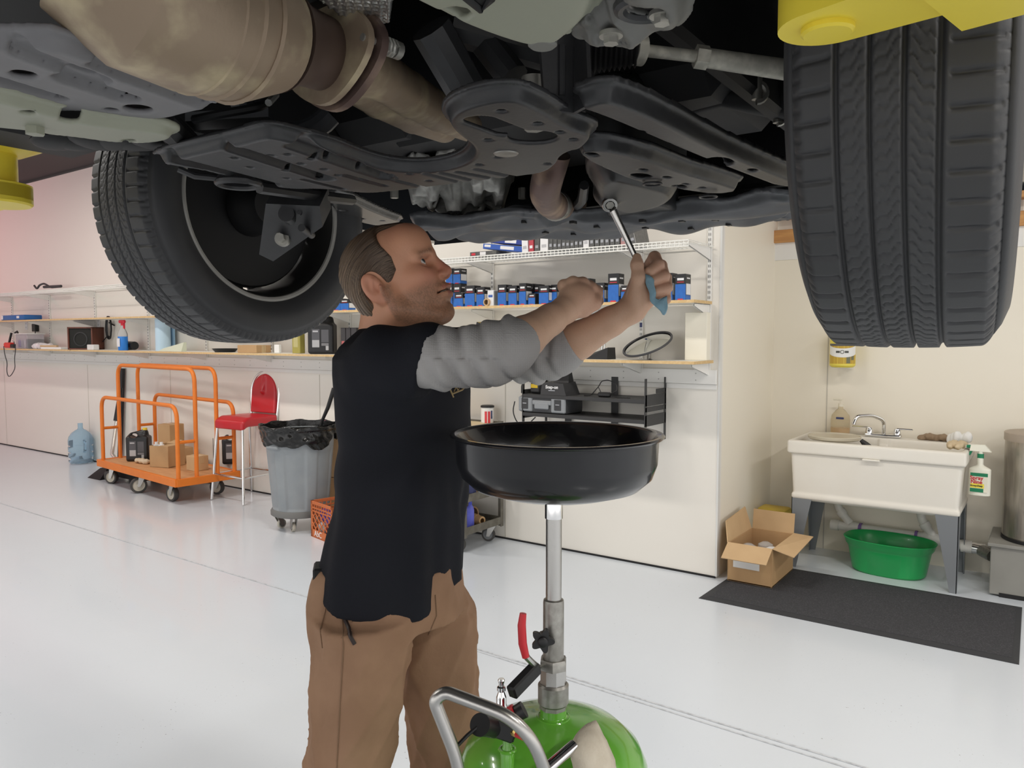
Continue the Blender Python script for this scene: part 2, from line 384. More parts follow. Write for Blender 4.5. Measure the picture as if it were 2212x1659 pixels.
def tyre_mesh(w=TW, R=TR, n=792, m=110):
    th = np.arange(n)*2*PI/n
    # profile: (axial, radial) with a round shoulder, closed by bead inner faces
    s = np.linspace(-1, 1, m)
    prof = [(-.5*w+.028, R*.672), (-.5*w+.010, R*.70), (-.5*w-.006, R*.78), (-.5*w-.010, R*.845), (-.5*w-.004, R*.905), (-.5*w+.005, R*.945)]
    tread = [(x*.5*w*.955, R-.0045*x*x-.016*max(0, abs(x)-.86)**2/.0196) for x in s]
    pr = np.array(prof+tread+[(-a, r) for a, r in prof[::-1]]); k0 = len(prof)
    A = np.repeat(pr[None, :, 0], n, 0); Rr = np.repeat(pr[None, :, 1], n, 0)
    u = s[None, :]; t = th[:, None]; D = np.zeros((n, m))
    for g, gw in ((-.54, .030), (-.22, .026), (.10, .026), (.42, .030)):
        D = np.maximum(D, .007*(1-ss(np.abs(u-g), gw*.6, gw*1.25)))
    def lat(a, b, cnt, wid, sk, dp, wav=0, ph=0):
        inz = ss(u, a-.012, a+.012)*(1-ss(u, b-.012, b+.012))
        p = (t*cnt/(2*PI)+sk*(u-a)+wav*np.sin((u-a)/(b-a)*3*PI)+ph) % 1; p = np.abs(p-.5)
        return dp*inz*ss(p, .5-wid, .5-wid*.35)
    D = np.maximum(D, lat(-.96, -.60, 66, .11, .25, .005))
    D = np.maximum(D, lat(.50, .95, 66, .11, -.25, .005))
    D = np.maximum(D, lat(-1, -.90, 132, .2, 0, .003))
    D = np.maximum(D, lat(.90, 1, 132, .2, 0, .003))
    for a, b, sk, ph in ((-.50, -.26, 6, 0), (-.18, .06, 5.6, .3), (.14, .38, -6, .6)): D = np.maximum(D, lat(a, b, 128, .11, sk, .0022, .20, ph))
    Rr[:, k0:k0+m] -= D
    # raised rings on the sidewall
    for i, e in ((2, .0015), (3, .002)): A[:, i] -= e; A[:, -1-i] += e
    M = pr.shape[0]
    V = np.stack([A, Rr*np.cos(t), Rr*np.sin(t)], 2).reshape(-1, 3)
    i, j = np.meshgrid(np.arange(n), np.arange(M-1), indexing='ij')
    Fq = np.stack([i*M+j, i*M+j+1, ((i+1) % n)*M+j+1, ((i+1) % n)*M+j], 2).reshape(-1, 4)
    return npmesh('tyre', V, Fq, rubber)
RX = Matrix.Rotation(PI/2, 4, 'Y')
car = thing('car', 'underside of a dark car raised on the lift above the mechanic', 'car', (XM, 0, 1.75))
def cpart(name, mb, m, parent=None, label=None, ang=35): return obj(name, mb, m, parent or car, local=False, ang=ang, label=label)
def npart(name, VF, m, parent=None, label=None):
    return obj(name, npmesh(name, VF[0], VF[1], m), None, parent or car, local=False, label=label)
tyme = tyre_mesh()
def wheel(x, side, rz):
    """side: +1 when the inner face looks towards +X"""
    T = Matrix.Translation((x, AX, AZ)) @ rotz(rz)
    me = tyme.copy(); me.transform(T); wo = obj('wheel', me, None, car, local=False)
    rm = MB(); R0 = .243
    prof = [(R0, .118), (R0+.006, .114), (R0+.006, .108), (R0-.003, .104), (R0-.012, .096), (R0-.016, .06), (R0-.020, 0), (R0-.022, -.055), (R0-.012, -.088), (R0-.003, -.096), (R0+.006, -.100), (R0+.006, -.106), (R0, -.110),
            (R0-.006, -.106), (R0-.016, -.09), (R0-.027, -.05), (R0-.025, 0), (R0-.021, .06), (R0-.014, .100), (R0-.006, .116)]
    TT = T @ (RX if side > 0 else RX @ Matrix.Rotation(PI, 4, 'X'))
    R = [[TT @ Vector((r*math.cos(2*PI*k/72), r*math.sin(2*PI*k/72), z*.82)) for k in range(72)] for r, z in prof]
    rm.rings(R, close=True); obj('rim', rm, barrel, wo, local=False)
    lp = MB(); lp.tube([TT @ Vector(((R0+.001)*math.cos(2*PI*k/72), (R0+.001)*math.sin(2*PI*k/72), .093)) for k in range(72)], .0080, 8, close=True); obj('rim_lip', lp, mat('rim_lip_grey', (.42, .41, .38), .45, .2, noise=.3, nscale=20), wo, local=False)
    sp = MB()
    for k in range(5):
        a = 2*PI*k/5+.3
        for da in (-.13, .13):
            c, s_ = math.cos(a), math.sin(a); c2, s2 = math.cos(a+da), math.sin(a+da)
            sp.tube([TT @ Vector((.05*c, .05*s_, -.07)), TT @ Vector((.14*c2, .14*s2, -.085)), TT @ Vector((.222*c2, .222*s2, -.08))], [.022, .016, .018], 8)
    sp.lathe([(.001, -.09), (.07, -.09), (.075, -.075), (.07, -.05), (.001, -.05)], M=TT, n=32); obj('spokes', sp, barrel, wo, local=False)
    bd = MB(); bd.lathe([(.001, .0), (.205, .0), (.210, .004), (.210, .020), (.205, .026), (.001, .026)], M=TT, n=48); obj('brake_disc', bd, under, car, local=False)
    hb = MB(); hb.lathe([(.001, .11), (.05, .11), (.055, .08), (.07, .06), (.075, .03), (.001, .03)], M=TT, n=28); obj('hub', hb, under, car, local=False)
    # caliper
    cl = MB()
    for k in range(7):
        a = 2.2+.1*k; cl.box((TT @ Vector((.155*math.cos(a), .155*math.sin(a), .012))), (.07, .045, .045), .008, M=TT.to_3x3().to_4x4() @ rotz(a) if 0 else None)
    obj('brake_caliper', cl, under, car, local=False)
    return wo
wheel(XL, 1, .045); wheel(XR, -1, .075)
# stamped subframe plate
Z = 1.79
def pz(p, z=Z): q = on(p[0], p[1], 2, z); return (q.x, q.y)
pl = [(324, 336), (345, 322), (430, 300), (505, 283), (560, 266), (600, 268), (660, 283), (730, 302), (790, 328), (850, 344), (910, 348), (965, 340), (1000, 325), (1012, 305), (1003, 288), (978, 270), (955, 248), (951, 226),
      (975, 203), (1030, 184), (1090, 176), (1140, 181), (1190, 206), (1245, 246), (1285, 258), (1296, 270), (1280, 290), (1258, 305), (1252, 322), (1225, 336), (1218, 352), (1190, 372), (1120, 381), (990, 396), (862, 412), (790, 418), (700, 407), (640, 409), (560, 400), (480, 382), (400, 362), (340, 352)]
pp = smooth_poly([pz(p, Z+.015 if i < 28 else Z) for i, p in enumerate(pl)], 2)
def hole(x, y, r, e=1, z=Z): q = pz((x, y), z); return (q[0], q[1], r, r*e)
holes = [hole(x, y, .0062) for x, y in ((507, 338), (585, 332), (622, 330), (672, 340), (706, 337), (738, 348), (777, 359), (812, 369), (843, 374), (540, 358), (650, 350), (675, 337), (706, 343), (617, 365), (700, 362), (730, 375), (776, 366), (885, 372), (783, 385), (690, 385),
         (620, 382), (1083, 235), (1162, 262), (1209, 281), (1238, 297), (1055, 298), (1077, 335), (1035, 352), (998, 380), (1182, 350), (926, 387), (912, 402))]
q1, q2 = pz((1150, 293)), pz((1045, 262))
holes += [(q1[0], q1[1], .036, .036)]
for k in range(6):
    t = k/5; q = pz((1040+58*t, 258+22*t)); holes.append((q[0], q[1], .024, .024))
ribs = [(pz((395, 347)), pz((585, 396)), .030, .015), (pz((515, 322)), pz((700, 382)), .030, .015), (pz((642, 314)), pz((835, 380)), .028, .015)]
ribs += [(pz(a), pz(b), .008, .005) for a, b in (((655, 385), (740, 405)), ((745, 375), (830, 398)), ((800, 372), (890, 395)), ((860, 388), (915, 402)), ((920, 372), (1000, 392)), ((955, 370), (1035, 390)), ((990, 368), (1075, 384)), ((1030, 362), (1105, 378)))]
plate = npart('subframe_plate', sheet(pp, Z, None, .004, .018, .012, ribs, holes, .0032), coat_)
mb = MB()
for x, y, r in ((1153, 291, .014), (1455, 0, 0)):
    if r: q = Vector((*pz((x, y)), Z+.02)); mb.cyl(q, q+Vector((0, 0, .06)), r*1.3, n=20); mb.cyl(q-Vector((0, 0, .014)), q, r, n=6)
obj('bolt', mb, boltm, plate, local=False)
mb = MB(); q = Vector((*pz((1093, 327)), Z-.003)); mb.lathe([(.001, -.002), (.018, -.002), (.02, 0), (.02, .004), (.001, .004)], q, 24); obj('washer', mb, zinc, plate, local=False)
text('lettering', '97', .035, frame(Vector((*pz((712, 353)), Z-.0032)), _rt, Vector((-.5, -.8, 0))), coat_, plate, .0012, local=False) if 0 else None
# bent bracket with slot at the plate's right end
z = 1.80; a0, a1 = on(1178, 235, 2, 1.80), on(1246, 245, 2, 1.80)
dx = (a1-a0).normalized(); n_ = Vector((0, 0, 1)).cross(dx)
mb = MB()
mb.hexa([a0, a1, a1+n_*.006, a0+n_*.006], [v+Vector((0, 0, .11)) for v in (a0-dx*.01, a1, a1+n_*.006, a0-dx*.01+n_*.006)])
mb.hexa([a1, a1-dx*.006, a1-dx*.006-n_*.04, a1-n_*.04], [v+Vector((0, 0, .11)) for v in (a1, a1-dx*.006, a1-dx*.006-n_*.03, a1-n_*.03)])
for k in range(2): mb.cyl(a0+dx*(.024+.022*k)-n_*.001+Vector((0, 0, .02)), a0+dx*(.024+.022*k)-n_*.001+Vector((0, 0, .085)), .005, n=8)
br = cpart('subframe_bracket', mb, coat_)
mb = MB(); q = on(1203, 128, 2, 1.905); mb.cyl(q, q-Vector((0, 0, .016)), .013, n=6); mb.cyl(q+Vector((0, 0, .012)), q, .016, n=20); obj('bolt', mb, boltm, br, local=False)
def beam(name, px, z, wd, hgt, m, hls=(), rise=0, h=.004):
    """channel beam along a pixel path at height z"""
    P = [Vector((*pz(p, z), 0)) for p in px]; W = wd if hasattr(wd, '__len__') else [wd]*len(P); Lf, Rg = [], []
    for i, p in enumerate(P):
        t = (P[min(i+1, len(P)-1)]-P[max(i-1, 0)]).normalized(); nn = Vector((-t.y, t.x, 0)); Lf.append(p+nn*W[i]/2); Rg.append(p-nn*W[i]/2)
    poly = [(p.x, p.y) for p in Lf+Rg[::-1]]
    Pa = np.array([(p.x, p.y) for p in P])
    def hf(X, Y):
        if not rise: return 0
        d = Pa[-1]-Pa[0]; t = ((X-Pa[0][0])*d[0]+(Y-Pa[0][1])*d[1])/(d@d); return rise*t
    return npart(name, sheet(smooth_poly(poly, 1), z, hf, .004, hgt, .014, (), [hole(*q, z) if len(q) == 3 else (*pz(q[:2], z), q[2], q[3]) for q in hls], h), m)
# two channel arms running to the right wheel
beam('crossmember_arm', [(1262, 215), (1330, 235), (1420, 275), (1520, 322), (1600, 355), (1720, 402)], 1.80, [.07, .075, .075, .07, .07, .07], .022, coat_, [(1555, 358, .020), (1625, 376, .008), (1382, 296, .007), (1440, 320, .005)])
beam('lower_arm', [(1262, 318), (1330, 345), (1420, 385), (1500, 405), (1580, 424)], 1.79, [.06, .11, .13, .12, .085], .020, coat_, [(1385, 382, .016), (1467, 408, .012), (1279, 330, .009), (1390, 368, .007), (1440, 385, .007), (1480, 402, .006), (1517, 411, .006)], .01)
for x, y in ((1409, 398), (1530, 425)):
    mb = MB(); q = Vector((*pz((x, y), 1.787), 1.787)); mb.tube(arc(q, .017, 0, 2*PI, 20, (1, 0, 0), (0, 1, 0))[:-1], .0022, 6, close=True)
    cpart('ring_weld', mb, coat_)
# lower front rail on the right, behind the arms
beam('front_rail', [(1500, 462), (1600, 470), (1720, 470)], 1.84, .09, .04, tarp, [(1640, 465, .012)])
# oil pan with plug boss and the lower step
oz = 1.80
f = Fld((-1.05, 1.2, 1.76), (-.55, 1.95, 2.02), .006)
c = on(1345, 425, 2, 1.84)
X, Y, Zg = f.full()
opoly = smooth_poly([pz(p, 1.80) for p in ((1262, 398), (1266, 430), (1290, 452), (1330, 468), (1400, 464), (1470, 445), (1490, 420), (1420, 400), (1330, 380))], 2)
sd = polysd(X[:, :, 0], Y[:, :, 0], opoly)[:, :, None]
bot = 1.80+.05*ss(sd, -.045, 0)**1.5
f.D = np.maximum(np.maximum(sd, bot-Zg)*.8, Zg-2.0).astype(np.float32)
pn = (-_fw*.80-Vector((0, 0, .60))).normalized(); pq = on(1314, 427, 2, 1.81); f.cap(tuple(pq-pn*.03), tuple(pq+pn*.006), .032, .024, .012)
op2 = smooth_poly([pz(p, 1.83) for p in ((1305, 455), (1320, 482), (1360, 494), (1430, 482), (1480, 458), (1400, 440))], 2)
sd2 = polysd(X[:, :, 0], Y[:, :, 0], op2)[:, :, None]; f.comb(tuple(slice(None) for _ in range(3)), np.maximum(np.maximum(sd2, 1.832-Zg), Zg-2.0).astype(np.float32), .02, 'u')
opan = npart('oil_pan', f.mesh(), mat('oil_pan_black', (.024, .025, .026), .4, noise=.4, nscale=20))
mb = MB(); PLUG = pq+pn*.030; mb.cyl(PLUG-pn*.004, PLUG+pn*.010, .0095, n=6); mb.cyl(PLUG-pn*.010, PLUG-pn*.003, .0145, n=24); obj('drain_plug', mb, boltm, opan, local=False)
# ribbed engine undertray
tp = [(872, 486), (960, 512), (1030, 522), (1200, 513), (1330, 506), (1500, 496), (1700, 474), (1760, 440), (1700, 428), (1560, 452), (1420, 468), (1330, 476), (1210, 480), (1145, 462), (1085, 470), (1000, 476), (920, 478)]
tz = 1.82
tpoly = [pz(p, tz) for p in tp]
def th_(X, Y):
    return .009*np.sin(X*30)*ss(np.sin(Y*30+X*5), -.2, .8)+.008*np.sin(Y*44+1.1)+.005*np.sin(X*17+Y*21)
tray = npart('undertray', sheet(smooth_poly(tpoly, 1), tz, th_, .005, .02, .02, (), (), .006), tarp)
for x, y in ((1018, 496), (1066, 508), (1134, 488), (1178, 505), (1238, 482), (1240, 512), (1290, 492), (1360, 497), (1388, 479), (1394, 500), (1473, 480), (1493, 492), (1545, 476), (1575, 485), (1640, 470)):
    mb = MB(); q = Vector((*pz((x, y), tz-.012), 0)); q.z = tz+float(th_(q.x, q.y))-.005; mb.box(q, (.014, .020, .008), .001)
    obj('clip', mb, black, tray, local=False)
# tray lip with a hump behind the arm of the engine mount
mb = MB(); P = [on(x, y, 2, 1.85) for x, y in ((905, 470), (980, 468), (1080, 462), (1110, 452), (1140, 450), (1165, 468), (1250, 475), (1400, 466))]
mb.tube(P, [.012]*8, 8); cpart('undertray_lip', mb, tarp)
# gearbox casting
gpoly = smooth_poly([pz(p, 1.89) for p in ((862, 430), (880, 402), (960, 394), (1040, 386), (1090, 392), (1116, 416), (1110, 440), (1082, 450), (1064, 461), (1034, 460), (984, 468), (950, 454), (912, 446))], 1)
def gh(X, Y): return -.016*(np.sin(X*31+Y*9)*np.sin(Y*27-X*7)+.5*np.sin(X*67)*np.sin(Y*71+X*20))+.03*ss(np.sin(X*14+1), .2, .9)*ss(np.sin(Y*17), 0, .9)
grib = [(pz(p, 1.89), pz(q, 1.89), w_, -.018) for p, q, w_ in (((880, 420), (1085, 446), .016), ((905, 402), (1060, 458), .012), ((940, 448), (1080, 436), .014), ((1085, 395), (1070, 455), .012), ((985, 400), (990, 464), .012), ((940, 398), (930, 446), .012), ((1030, 392), (1036, 456), .014))]
grib += [(pz(p, 1.89), pz((p[0]+1, p[1]), 1.89), r, -.022) for p, r in (((985, 428), .05), ((1010, 438), .03), ((1060, 452), .034), ((905, 428), .036), ((1086, 424), .036), ((962, 458), .026))]
gb = npart('gearbox', sheet(gpoly, 1.90, gh, .006, .07, .03, grib, [hole(1012, 428, .010, 1, 1.89), hole(940, 425, .008, 1, 1.89)], .0045), castm)
for x, y in ((852, 428), (967, 465), (1128, 430)):
    q = on(x, y, 2, 1.88); mb = MB(); mb.cyl(q, q+Vector((0, 0, .03)), .011, n=6); obj('bolt', mb, boltm, gb, local=False)
# exhaust: converter, flange joint, flattened front pipe, elbow
def lay(px): return [on(x, y, 2, z) for x, y, z in px]
ex = thing if 0 else None
P = lay([(170, -120, 1.90), (300, -25, 1.87), (400, 20, 1.87), (520, 62, 1.875), (600, 84, 1.88), (650, 98, 1.885), (712, 122, 1.89)])
mb = MB(); mb.tube(P[:5], [.075, .088, .090, .086, .066], 40); conv = cpart('catalytic_converter', mb, hotm, label='tan heat-tinted exhaust converter')
mb = MB(); mb.tube([P[4].lerp(P[3], .02), P[4].lerp(P[5], .5), P[5], P[6]], [.0665, .056, .050, .048], 36); obj('outlet_cone', mb, mat('scorched_steel', (.26, .165, .11), .5, .5, noise=.9, nscale=8, col2=(.10, .07, .06)), conv, local=False, label='scorched brown outlet cone')
mb = MB(); d = (P[3]-P[2]).normalized()
for t in (.15, .5, .85): q = P[2].lerp(P[3], t); mb.tube([q-d*.003, q, q+d*.003], [.088, .0915, .088], 36)
obj('band', mb, hotm, conv, local=False)
q = lay([(712, 118, 1.89), (752, 132, 1.89)]); d = (q[1]-q[0]).normalized(); u = Vector((d.y, -d.x, 0)).normalized(); v = d.cross(u)
def flange(c, r, th, ear):
    mb = MB(); R = []
    for z_ in (0, th):
        R.append([c+d*z_+u*(r*math.cos(a)*(1+ear*abs(math.cos(a))**3))+v*(r*.98*math.sin(a)) for a in [2*PI*k/40 for k in range(40)]])
    return mb.rings(R)
fl = cpart('exhaust_flange', flange(q[0]-d*.010, .070, .010, .35), hotm); mb = flange(q[0]+d*.008, .074, .012, .35); obj('mating_flange', mb, hot2, fl, local=False)
for s_ in (1, -1):
    mb = MB(); b0 = q[0]+u*.084*s_-d*.012; b1 = q[0]+u*.084*s_+d*.048
    mb.cyl(b0, b1, .005, n=10)
    hx = [b0.lerp(b1, .40+.5*i/40)+(u*math.cos(i*PI/4)+v*math.sin(i*PI/4))*.010 for i in range(41)]
    mb.tube(hx, .0032, 6); mb.cyl(b1-d*.006, b1+d*.004, .012, n=12)
    obj('spring_bolt', mb, boltm, fl, local=False)
P = lay([(735, 128, 1.892), (790, 165, 1.90), (850, 205, 1.91), (920, 245, 1.92), (985, 275, 1.94)])
f = Fld((-1.15, .6, 1.78), (-.70, 1.35, 2.05), .005)
sdv = (P[-1]-P[0]).normalized(); sn = Vector((sdv.y, -sdv.x, 0)).normalized()
for s_, r in ((1, .036), (-1, .036)):
    f.chain([tuple(p+sn*.026*s_*k) for p, k in zip(P, (.3, .9, 1, 1, 1))], [r+.008, r, r, r-.002, r-.006], .006)
fp = npart('front_pipe', f.mesh(), hotm)
P = lay([(1198, 330, 1.90), (1188, 365, 1.87), (1180, 395, 1.85), (1176, 420, 1.838), (1190, 443, 1.84), (1215, 446, 1.865), (1250, 432, 1.93)])
mb = MB(); mb.tube(rpath(P, .05, 5), .036, 24); el = cpart('exhaust_elbow', mb, hot2)
mb = MB(); a, b = P[4].lerp(P[5], .3), P[4].lerp(P[5], .6); mb.tube([a, a.lerp(b, .3), b], [.038, .041, .038], 24); obj('clamp', mb, zinc, el, local=False)
mb = MB(); P = lay([(1262, 400, 1.87), (1258, 430, 1.86), (1240, 450, 1.87), (1230, 470, 1.88)]); mb.tube(P, [.012, .014, .016, .014], 8); cpart('exhaust_hanger', mb, coat_)
# dimpled heat shield
hp = [(660, -80), (860, -60), (842, 44), (790, 62), (735, 30), (690, -2)]
npart('heat_shield', sheet([pz(p, 1.93) for p in hp], 1.93, lambda X, Y: .003*np.sin(X*420)*np.sin(Y*420), .003, 0, .02, (), (), .003), mat('dimpled_aluminium', (.7, .7, .68), .3, .9))
# grey-green pressed floor with plug and cast cover beside it
fpn = [(745, -120), (835, -10), (900, 22), (985, 62), (1070, 92), (1130, 108), (1190, 108), (1230, 98), (1262, 74), (1300, 40), (1330, -20), (1300, -160)]
fl2 = npart('floor_pressing', sheet(smooth_poly([pz(p, 1.80) for p in fpn], 2), 1.80, None, .004, .014, .02, (), [hole(985, 22, .014, 1, 1.8)], .004), bodyg, label='grey-green painted floor pressing')
mb = MB(); q = Vector((*pz((1172, 93), 1.80), 1.797)); mb.lathe([(.001, -.0015), (.012, -.0015), (.015, .001), (.015, .006), (.001, .006)], q, 28); obj('rubber_plug', mb, mat('plug_grey', (.17, .17, .155), .5), fl2, local=False)
mb = MB(); P = lay([(960, -45, 1.785), (1040, 20, 1.785), (1062, -5, 1.785), (1090, -60, 1.785)]); mb.tube(P[:2]+P[2:], .004, 6); mb.hexa([P[0], P[1], P[2], P[3]], [p+Vector((0, 0, .02)) for p in P]); obj('closing_plate', mb, under, fl2, local=False)
cc = [(1290, 30), (1250, 62), (1225, 100), (1290, 108), (1400, 92), (1470, 62), (1510, 10), (1500, -80), (1330, -90)]
cv = npart('body_mount', sheet(smooth_poly([pz(p, 1.80) for p in cc], 2), 1.795, lambda X, Y: .006*np.sin(X*90), .004, .012, .016, [(pz((1270, 30), 1.795), pz((1325, 90), 1.795), .022, .012)], [hole(1396, 16, .017, 1, 1.795)], .004), mat('grey_mount', (.15, .15, .14), .45, noise=.5, nscale=20))
for x, y in ((1320, 68), (1430, 24)):
    mb = MB(); q = Vector((*pz((x, y), 1.795), 1.79)); mb.cyl(q, q-Vector((0, 0, .007)), .0075, n=6); mb.cyl(q+Vector((0, 0, .004)), q, .0115, n=18); obj('bolt', mb, boltm, cv, local=False)
mb = MB(); q = Vector((*pz((1396, 16), 1.795), 1.796)); mb.tube(arc(q, .024, 0, 2*PI, 28, (1, 0, 0), (0, 1, 0))[:-1], .006, 8, close=True); obj('hole_rim', mb, coat_, cv, local=False)
# dark floor cover on the left and the green-grey sill rail beyond it
fc = [(-160, 60), (0, 78), (110, 72), (235, 118), (330, 140), (420, 190), (500, 205), (492, 226), (440, 232), (370, 252), (290, 250), (210, 232), (100, 236), (0, 205), (-160, 190)]
lc = npart('floor_cover', sheet(smooth_poly([pz(p, 1.805) for p in fc], 2), 1.80, None, .004, .014, .014, [(pz((60, 110), 1.8), pz((205, 165), 1.8), .03, .012), (pz((150, 165), 1.8), pz((270, 205), 1.8), .03, .012), (pz((220, 140), 1.8), pz((440, 222), 1.8), .024, .012), (pz((-60, 150), 1.8), pz((120, 205), 1.8), .02, .012)],
      [hole(50, 155, .016, .8, 1.8), hole(298, 230, .020, .8, 1.8), hole(240, 232, .010, .8, 1.8)], .004), mat('floor_cover_grey', (.19, .187, .195), .5, noise=.4, nscale=18), label='dark grey ribbed floor cover')
rl = [(-160, 190), (0, 205), (90, 232), (180, 255), (260, 268), (370, 278), (400, 300), (330, 312), (240, 308), (160, 296), (90, 290), (0, 262), (-160, 215)]
sr = npart('sill_rail', sheet(smooth_poly([pz(p, 1.785) for p in rl], 2), 1.785, None, .004, .012, .014, (), [hole(152, 254, .016, .7, 1.785), hole(60, 238, .010, .8, 1.785), hole(278, 300, .014, .5, 1.785)], .004), bodyg, label='grey-green painted sill rail')
mb = MB(); P = lay([(-60, 240, 1.79), (85, 255, 1.79), (92, 285, 1.79), (-60, 270, 1.79)]); mb.hexa(P, [p+Vector((0, 0, .03)) for p in P]); q = on(75, 268, 2, 1.785); mb.cyl(q, q-Vector((0, 0, .014)), .012, n=6); mb.cyl(q+Vector((0, 0, .006)), q, .018, n=18); obj('seam_bracket', mb, bodyg, sr, local=False)
mb = MB()
for k in range(6): q = on(120+42*k, 304+2*math.sin(k*2), 2, 1.83); mb.ball(q, (.05, .035, .014), rotz(k), 12)
cpart('sill_trim', mb, under)
# steering tie rod with boot on the right
A = lay([(1235, 112, 1.90), (1378, 108, 1.90)]); n = 26
mb = MB(); mb.tube([A[0].lerp(A[1], i/n) for i in range(n+1)], [(.030-.010*i/n)+(.004 if i % 2 else -.002) for i in range(n+1)], 18); bt = cpart('steering_boot', mb, blackm)
T0, T1, T2 = lay([(1375, 107, 1.90), (1505, 122, 1.90), (1760, 160, 1.88)])
mb = MB(); mb.cyl(T0, T1, .0085, n=14); mb.cyl(T0-(T1-T0).normalized()*.004, T0+(T1-T0).normalized()*.010, .021, n=24); trm = mat('tie_rod_steel', (.62, .60, .52), .45, .15, noise=.7, nscale=60, col2=(.30, .29, .25)); tr = cpart('tie_rod', mb, trm)
mb = MB(); dd = (T2-T1).normalized(); mb.cyl(T1-dd*.002, T1+dd*.016, .0165, n=6); mb.cyl(T1+dd*.014, T2, .0135, .015, n=18); obj('tie_rod_end', mb, trm, tr, local=False)
# drop link clamps near the right wheel, brake hose, drive shaft
for x, y, r in ((1635, 200, .016), (1680, 252, .014)):
    mb = MB(); q = on(x, y, 2, 1.93); mb.tube(arc(q, r, -1.6, 1.8, 10, tuple(_rt), (0, 0, 1)), .006, 8); mb.cyl(q-Vector((0, 0, .012)), q+Vector((0, 0, .03)), .009, n=12)
    cpart('hose_clamp', mb, boltm)
mb = MB(); mb.tube(lay([(1330, 250, 1.98), (1450, 235, 1.97), (1560, 205, 1.97), (1700, 215, 1.96)]), [.03, .024, .024, .04], 16); cpart('drive_shaft', mb, under)
mb = MB(); mb.tube(lay([(1290, 160, 2.02), (1310, 200, 1.99), (1350, 235, 1.96), (1420, 250, 1.95)]), .006, 8); cpart('wiring_hose', mb, blackm)
for a, b, r in (((930, 60, 1.93), (1010, 200, 1.86), .030), ((1040, 80, 1.95), (1110, 170, 1.88), .024), ((970, 50, 1.96), (1180, 110, 1.94), .03)):
    mb = MB(); mb.tube(lay([a, b]), r, 10); cpart('subframe_strut', mb, coat_)
# left side behind the plate: knuckle, lower arm, link bracket, hoses
mb = MB()
K = [dep(x, y, f_) for x, y, f_ in ((585, 420, 1.62), (700, 425, 1.60), (706, 470, 1.64), (655, 500, 1.72), (600, 545, 1.76), (570, 530, 1.74))]
ctr = sum(K, Vector())/6; nrm = (K[1]-K[0]).cross(K[4]-K[0]).normalized()*.03
mb.rings([[k-nrm for k in K], [k+nrm for k in K]])
for x, y, r in ((627, 468, .017), (660, 498, .008), (655, 465, .005)): q = dep(x, y, 1.63); mb.cyl(q-_fw*.03, q+_fw*.05, r, n=18)
kn = cpart('steering_knuckle', mb, coat_)
mb = MB(); q = dep(610, 516, 1.67); mb.cyl(q-_fw*.02, q+_fw*.06, .010, n=6); mb.cyl(q-_fw*.005, q+_fw*.01, .016, n=18); obj('bolt', mb, boltm, kn, local=False)
lz = 1.86
lf = [(690, 425), (740, 418), (830, 460), (880, 478), (850, 486), (790, 486), (720, 458)]
npart('control_arm', sheet(smooth_poly([pz(p, lz) for p in lf], 1), lz, None, .004, .014, .014, (), [hole(742, 452, .014, .8, lz), hole(780, 470, .012, .8, lz), hole(826, 474, .008, .8, lz)], .004), mat('wet_coated_steel', (.10, .10, .10), .25, .4, noise=.5, nscale=30))
mb = MB()
mb.tube(lay([(385, 365, 1.80), (420, 380, 1.79), (470, 385, 1.79), (495, 372, 1.80)]), .006, 8); mb.tube([p for p in arc(on(515, 396, 2, 1.785), .036, 0, 2*PI, 26, (1, 0, 0), (0, 1, 0))[:-1]], .007, 8, close=True); mb.tube(lay([(560, 405, 1.79), (700, 425, 1.80), (760, 432, 1.82)]), .012, 8)
cpart('control_arm_bush', mb, coat_)
mb = MB(); mb.tube(rpath(lay([(420, 258, 1.84), (480, 245, 1.84), (560, 232, 1.85), (590, 210, 1.90), (596, 150, 2.0)]), .03), .007, 8); br = cpart('brake_line', mb, under)
mb = MB(); mb.tube(lay([(580, 222, 1.85), (596, 205, 1.875), (598, 170, 1.93)]), .0055, 8); obj('line_sleeve', mb, castm, br, local=False)
mb = MB(); mb.tube(arc(on(625, 175, 2, 1.99), .10, 2.6, 5.6, 16, tuple(_rt), (0, 0, 1)), .022, 10); cpart('hose_loop', mb, tarp)
mb = MB(); P = lay([(400, 262, 1.86), (580, 252, 1.86), (560, 275, 1.86), (420, 282, 1.86)]); mb.hexa(P, [p+Vector((0, 0, .015)) for p in P]); cpart('cross_stay', mb, tarp)
mb = MB(); mb.tube(lay([(345, 252, 1.82), (400, 310, 1.84), (420, 330, 1.86)]), [.02, .026, .03], 10); cpart('floor_stay', mb, under)
# engine block mass and gap filler parts up in the dark
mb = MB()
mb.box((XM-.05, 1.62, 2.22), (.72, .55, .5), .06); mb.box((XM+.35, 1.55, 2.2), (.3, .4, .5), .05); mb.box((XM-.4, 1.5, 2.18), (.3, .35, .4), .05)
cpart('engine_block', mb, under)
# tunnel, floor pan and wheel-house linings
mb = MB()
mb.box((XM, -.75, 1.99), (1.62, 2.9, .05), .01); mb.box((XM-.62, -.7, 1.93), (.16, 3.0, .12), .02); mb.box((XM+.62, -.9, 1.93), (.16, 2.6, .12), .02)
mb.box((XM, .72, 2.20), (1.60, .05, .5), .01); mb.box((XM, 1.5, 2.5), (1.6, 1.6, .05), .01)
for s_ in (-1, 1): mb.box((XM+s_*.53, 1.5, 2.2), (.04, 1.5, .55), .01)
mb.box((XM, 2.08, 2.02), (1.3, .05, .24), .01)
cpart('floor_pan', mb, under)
def arch(y0, R): return [(y0+R*math.cos(a), AZ+.085+R*.88*math.sin(a)) for a in [PI*k/18 for k in range(19)]]
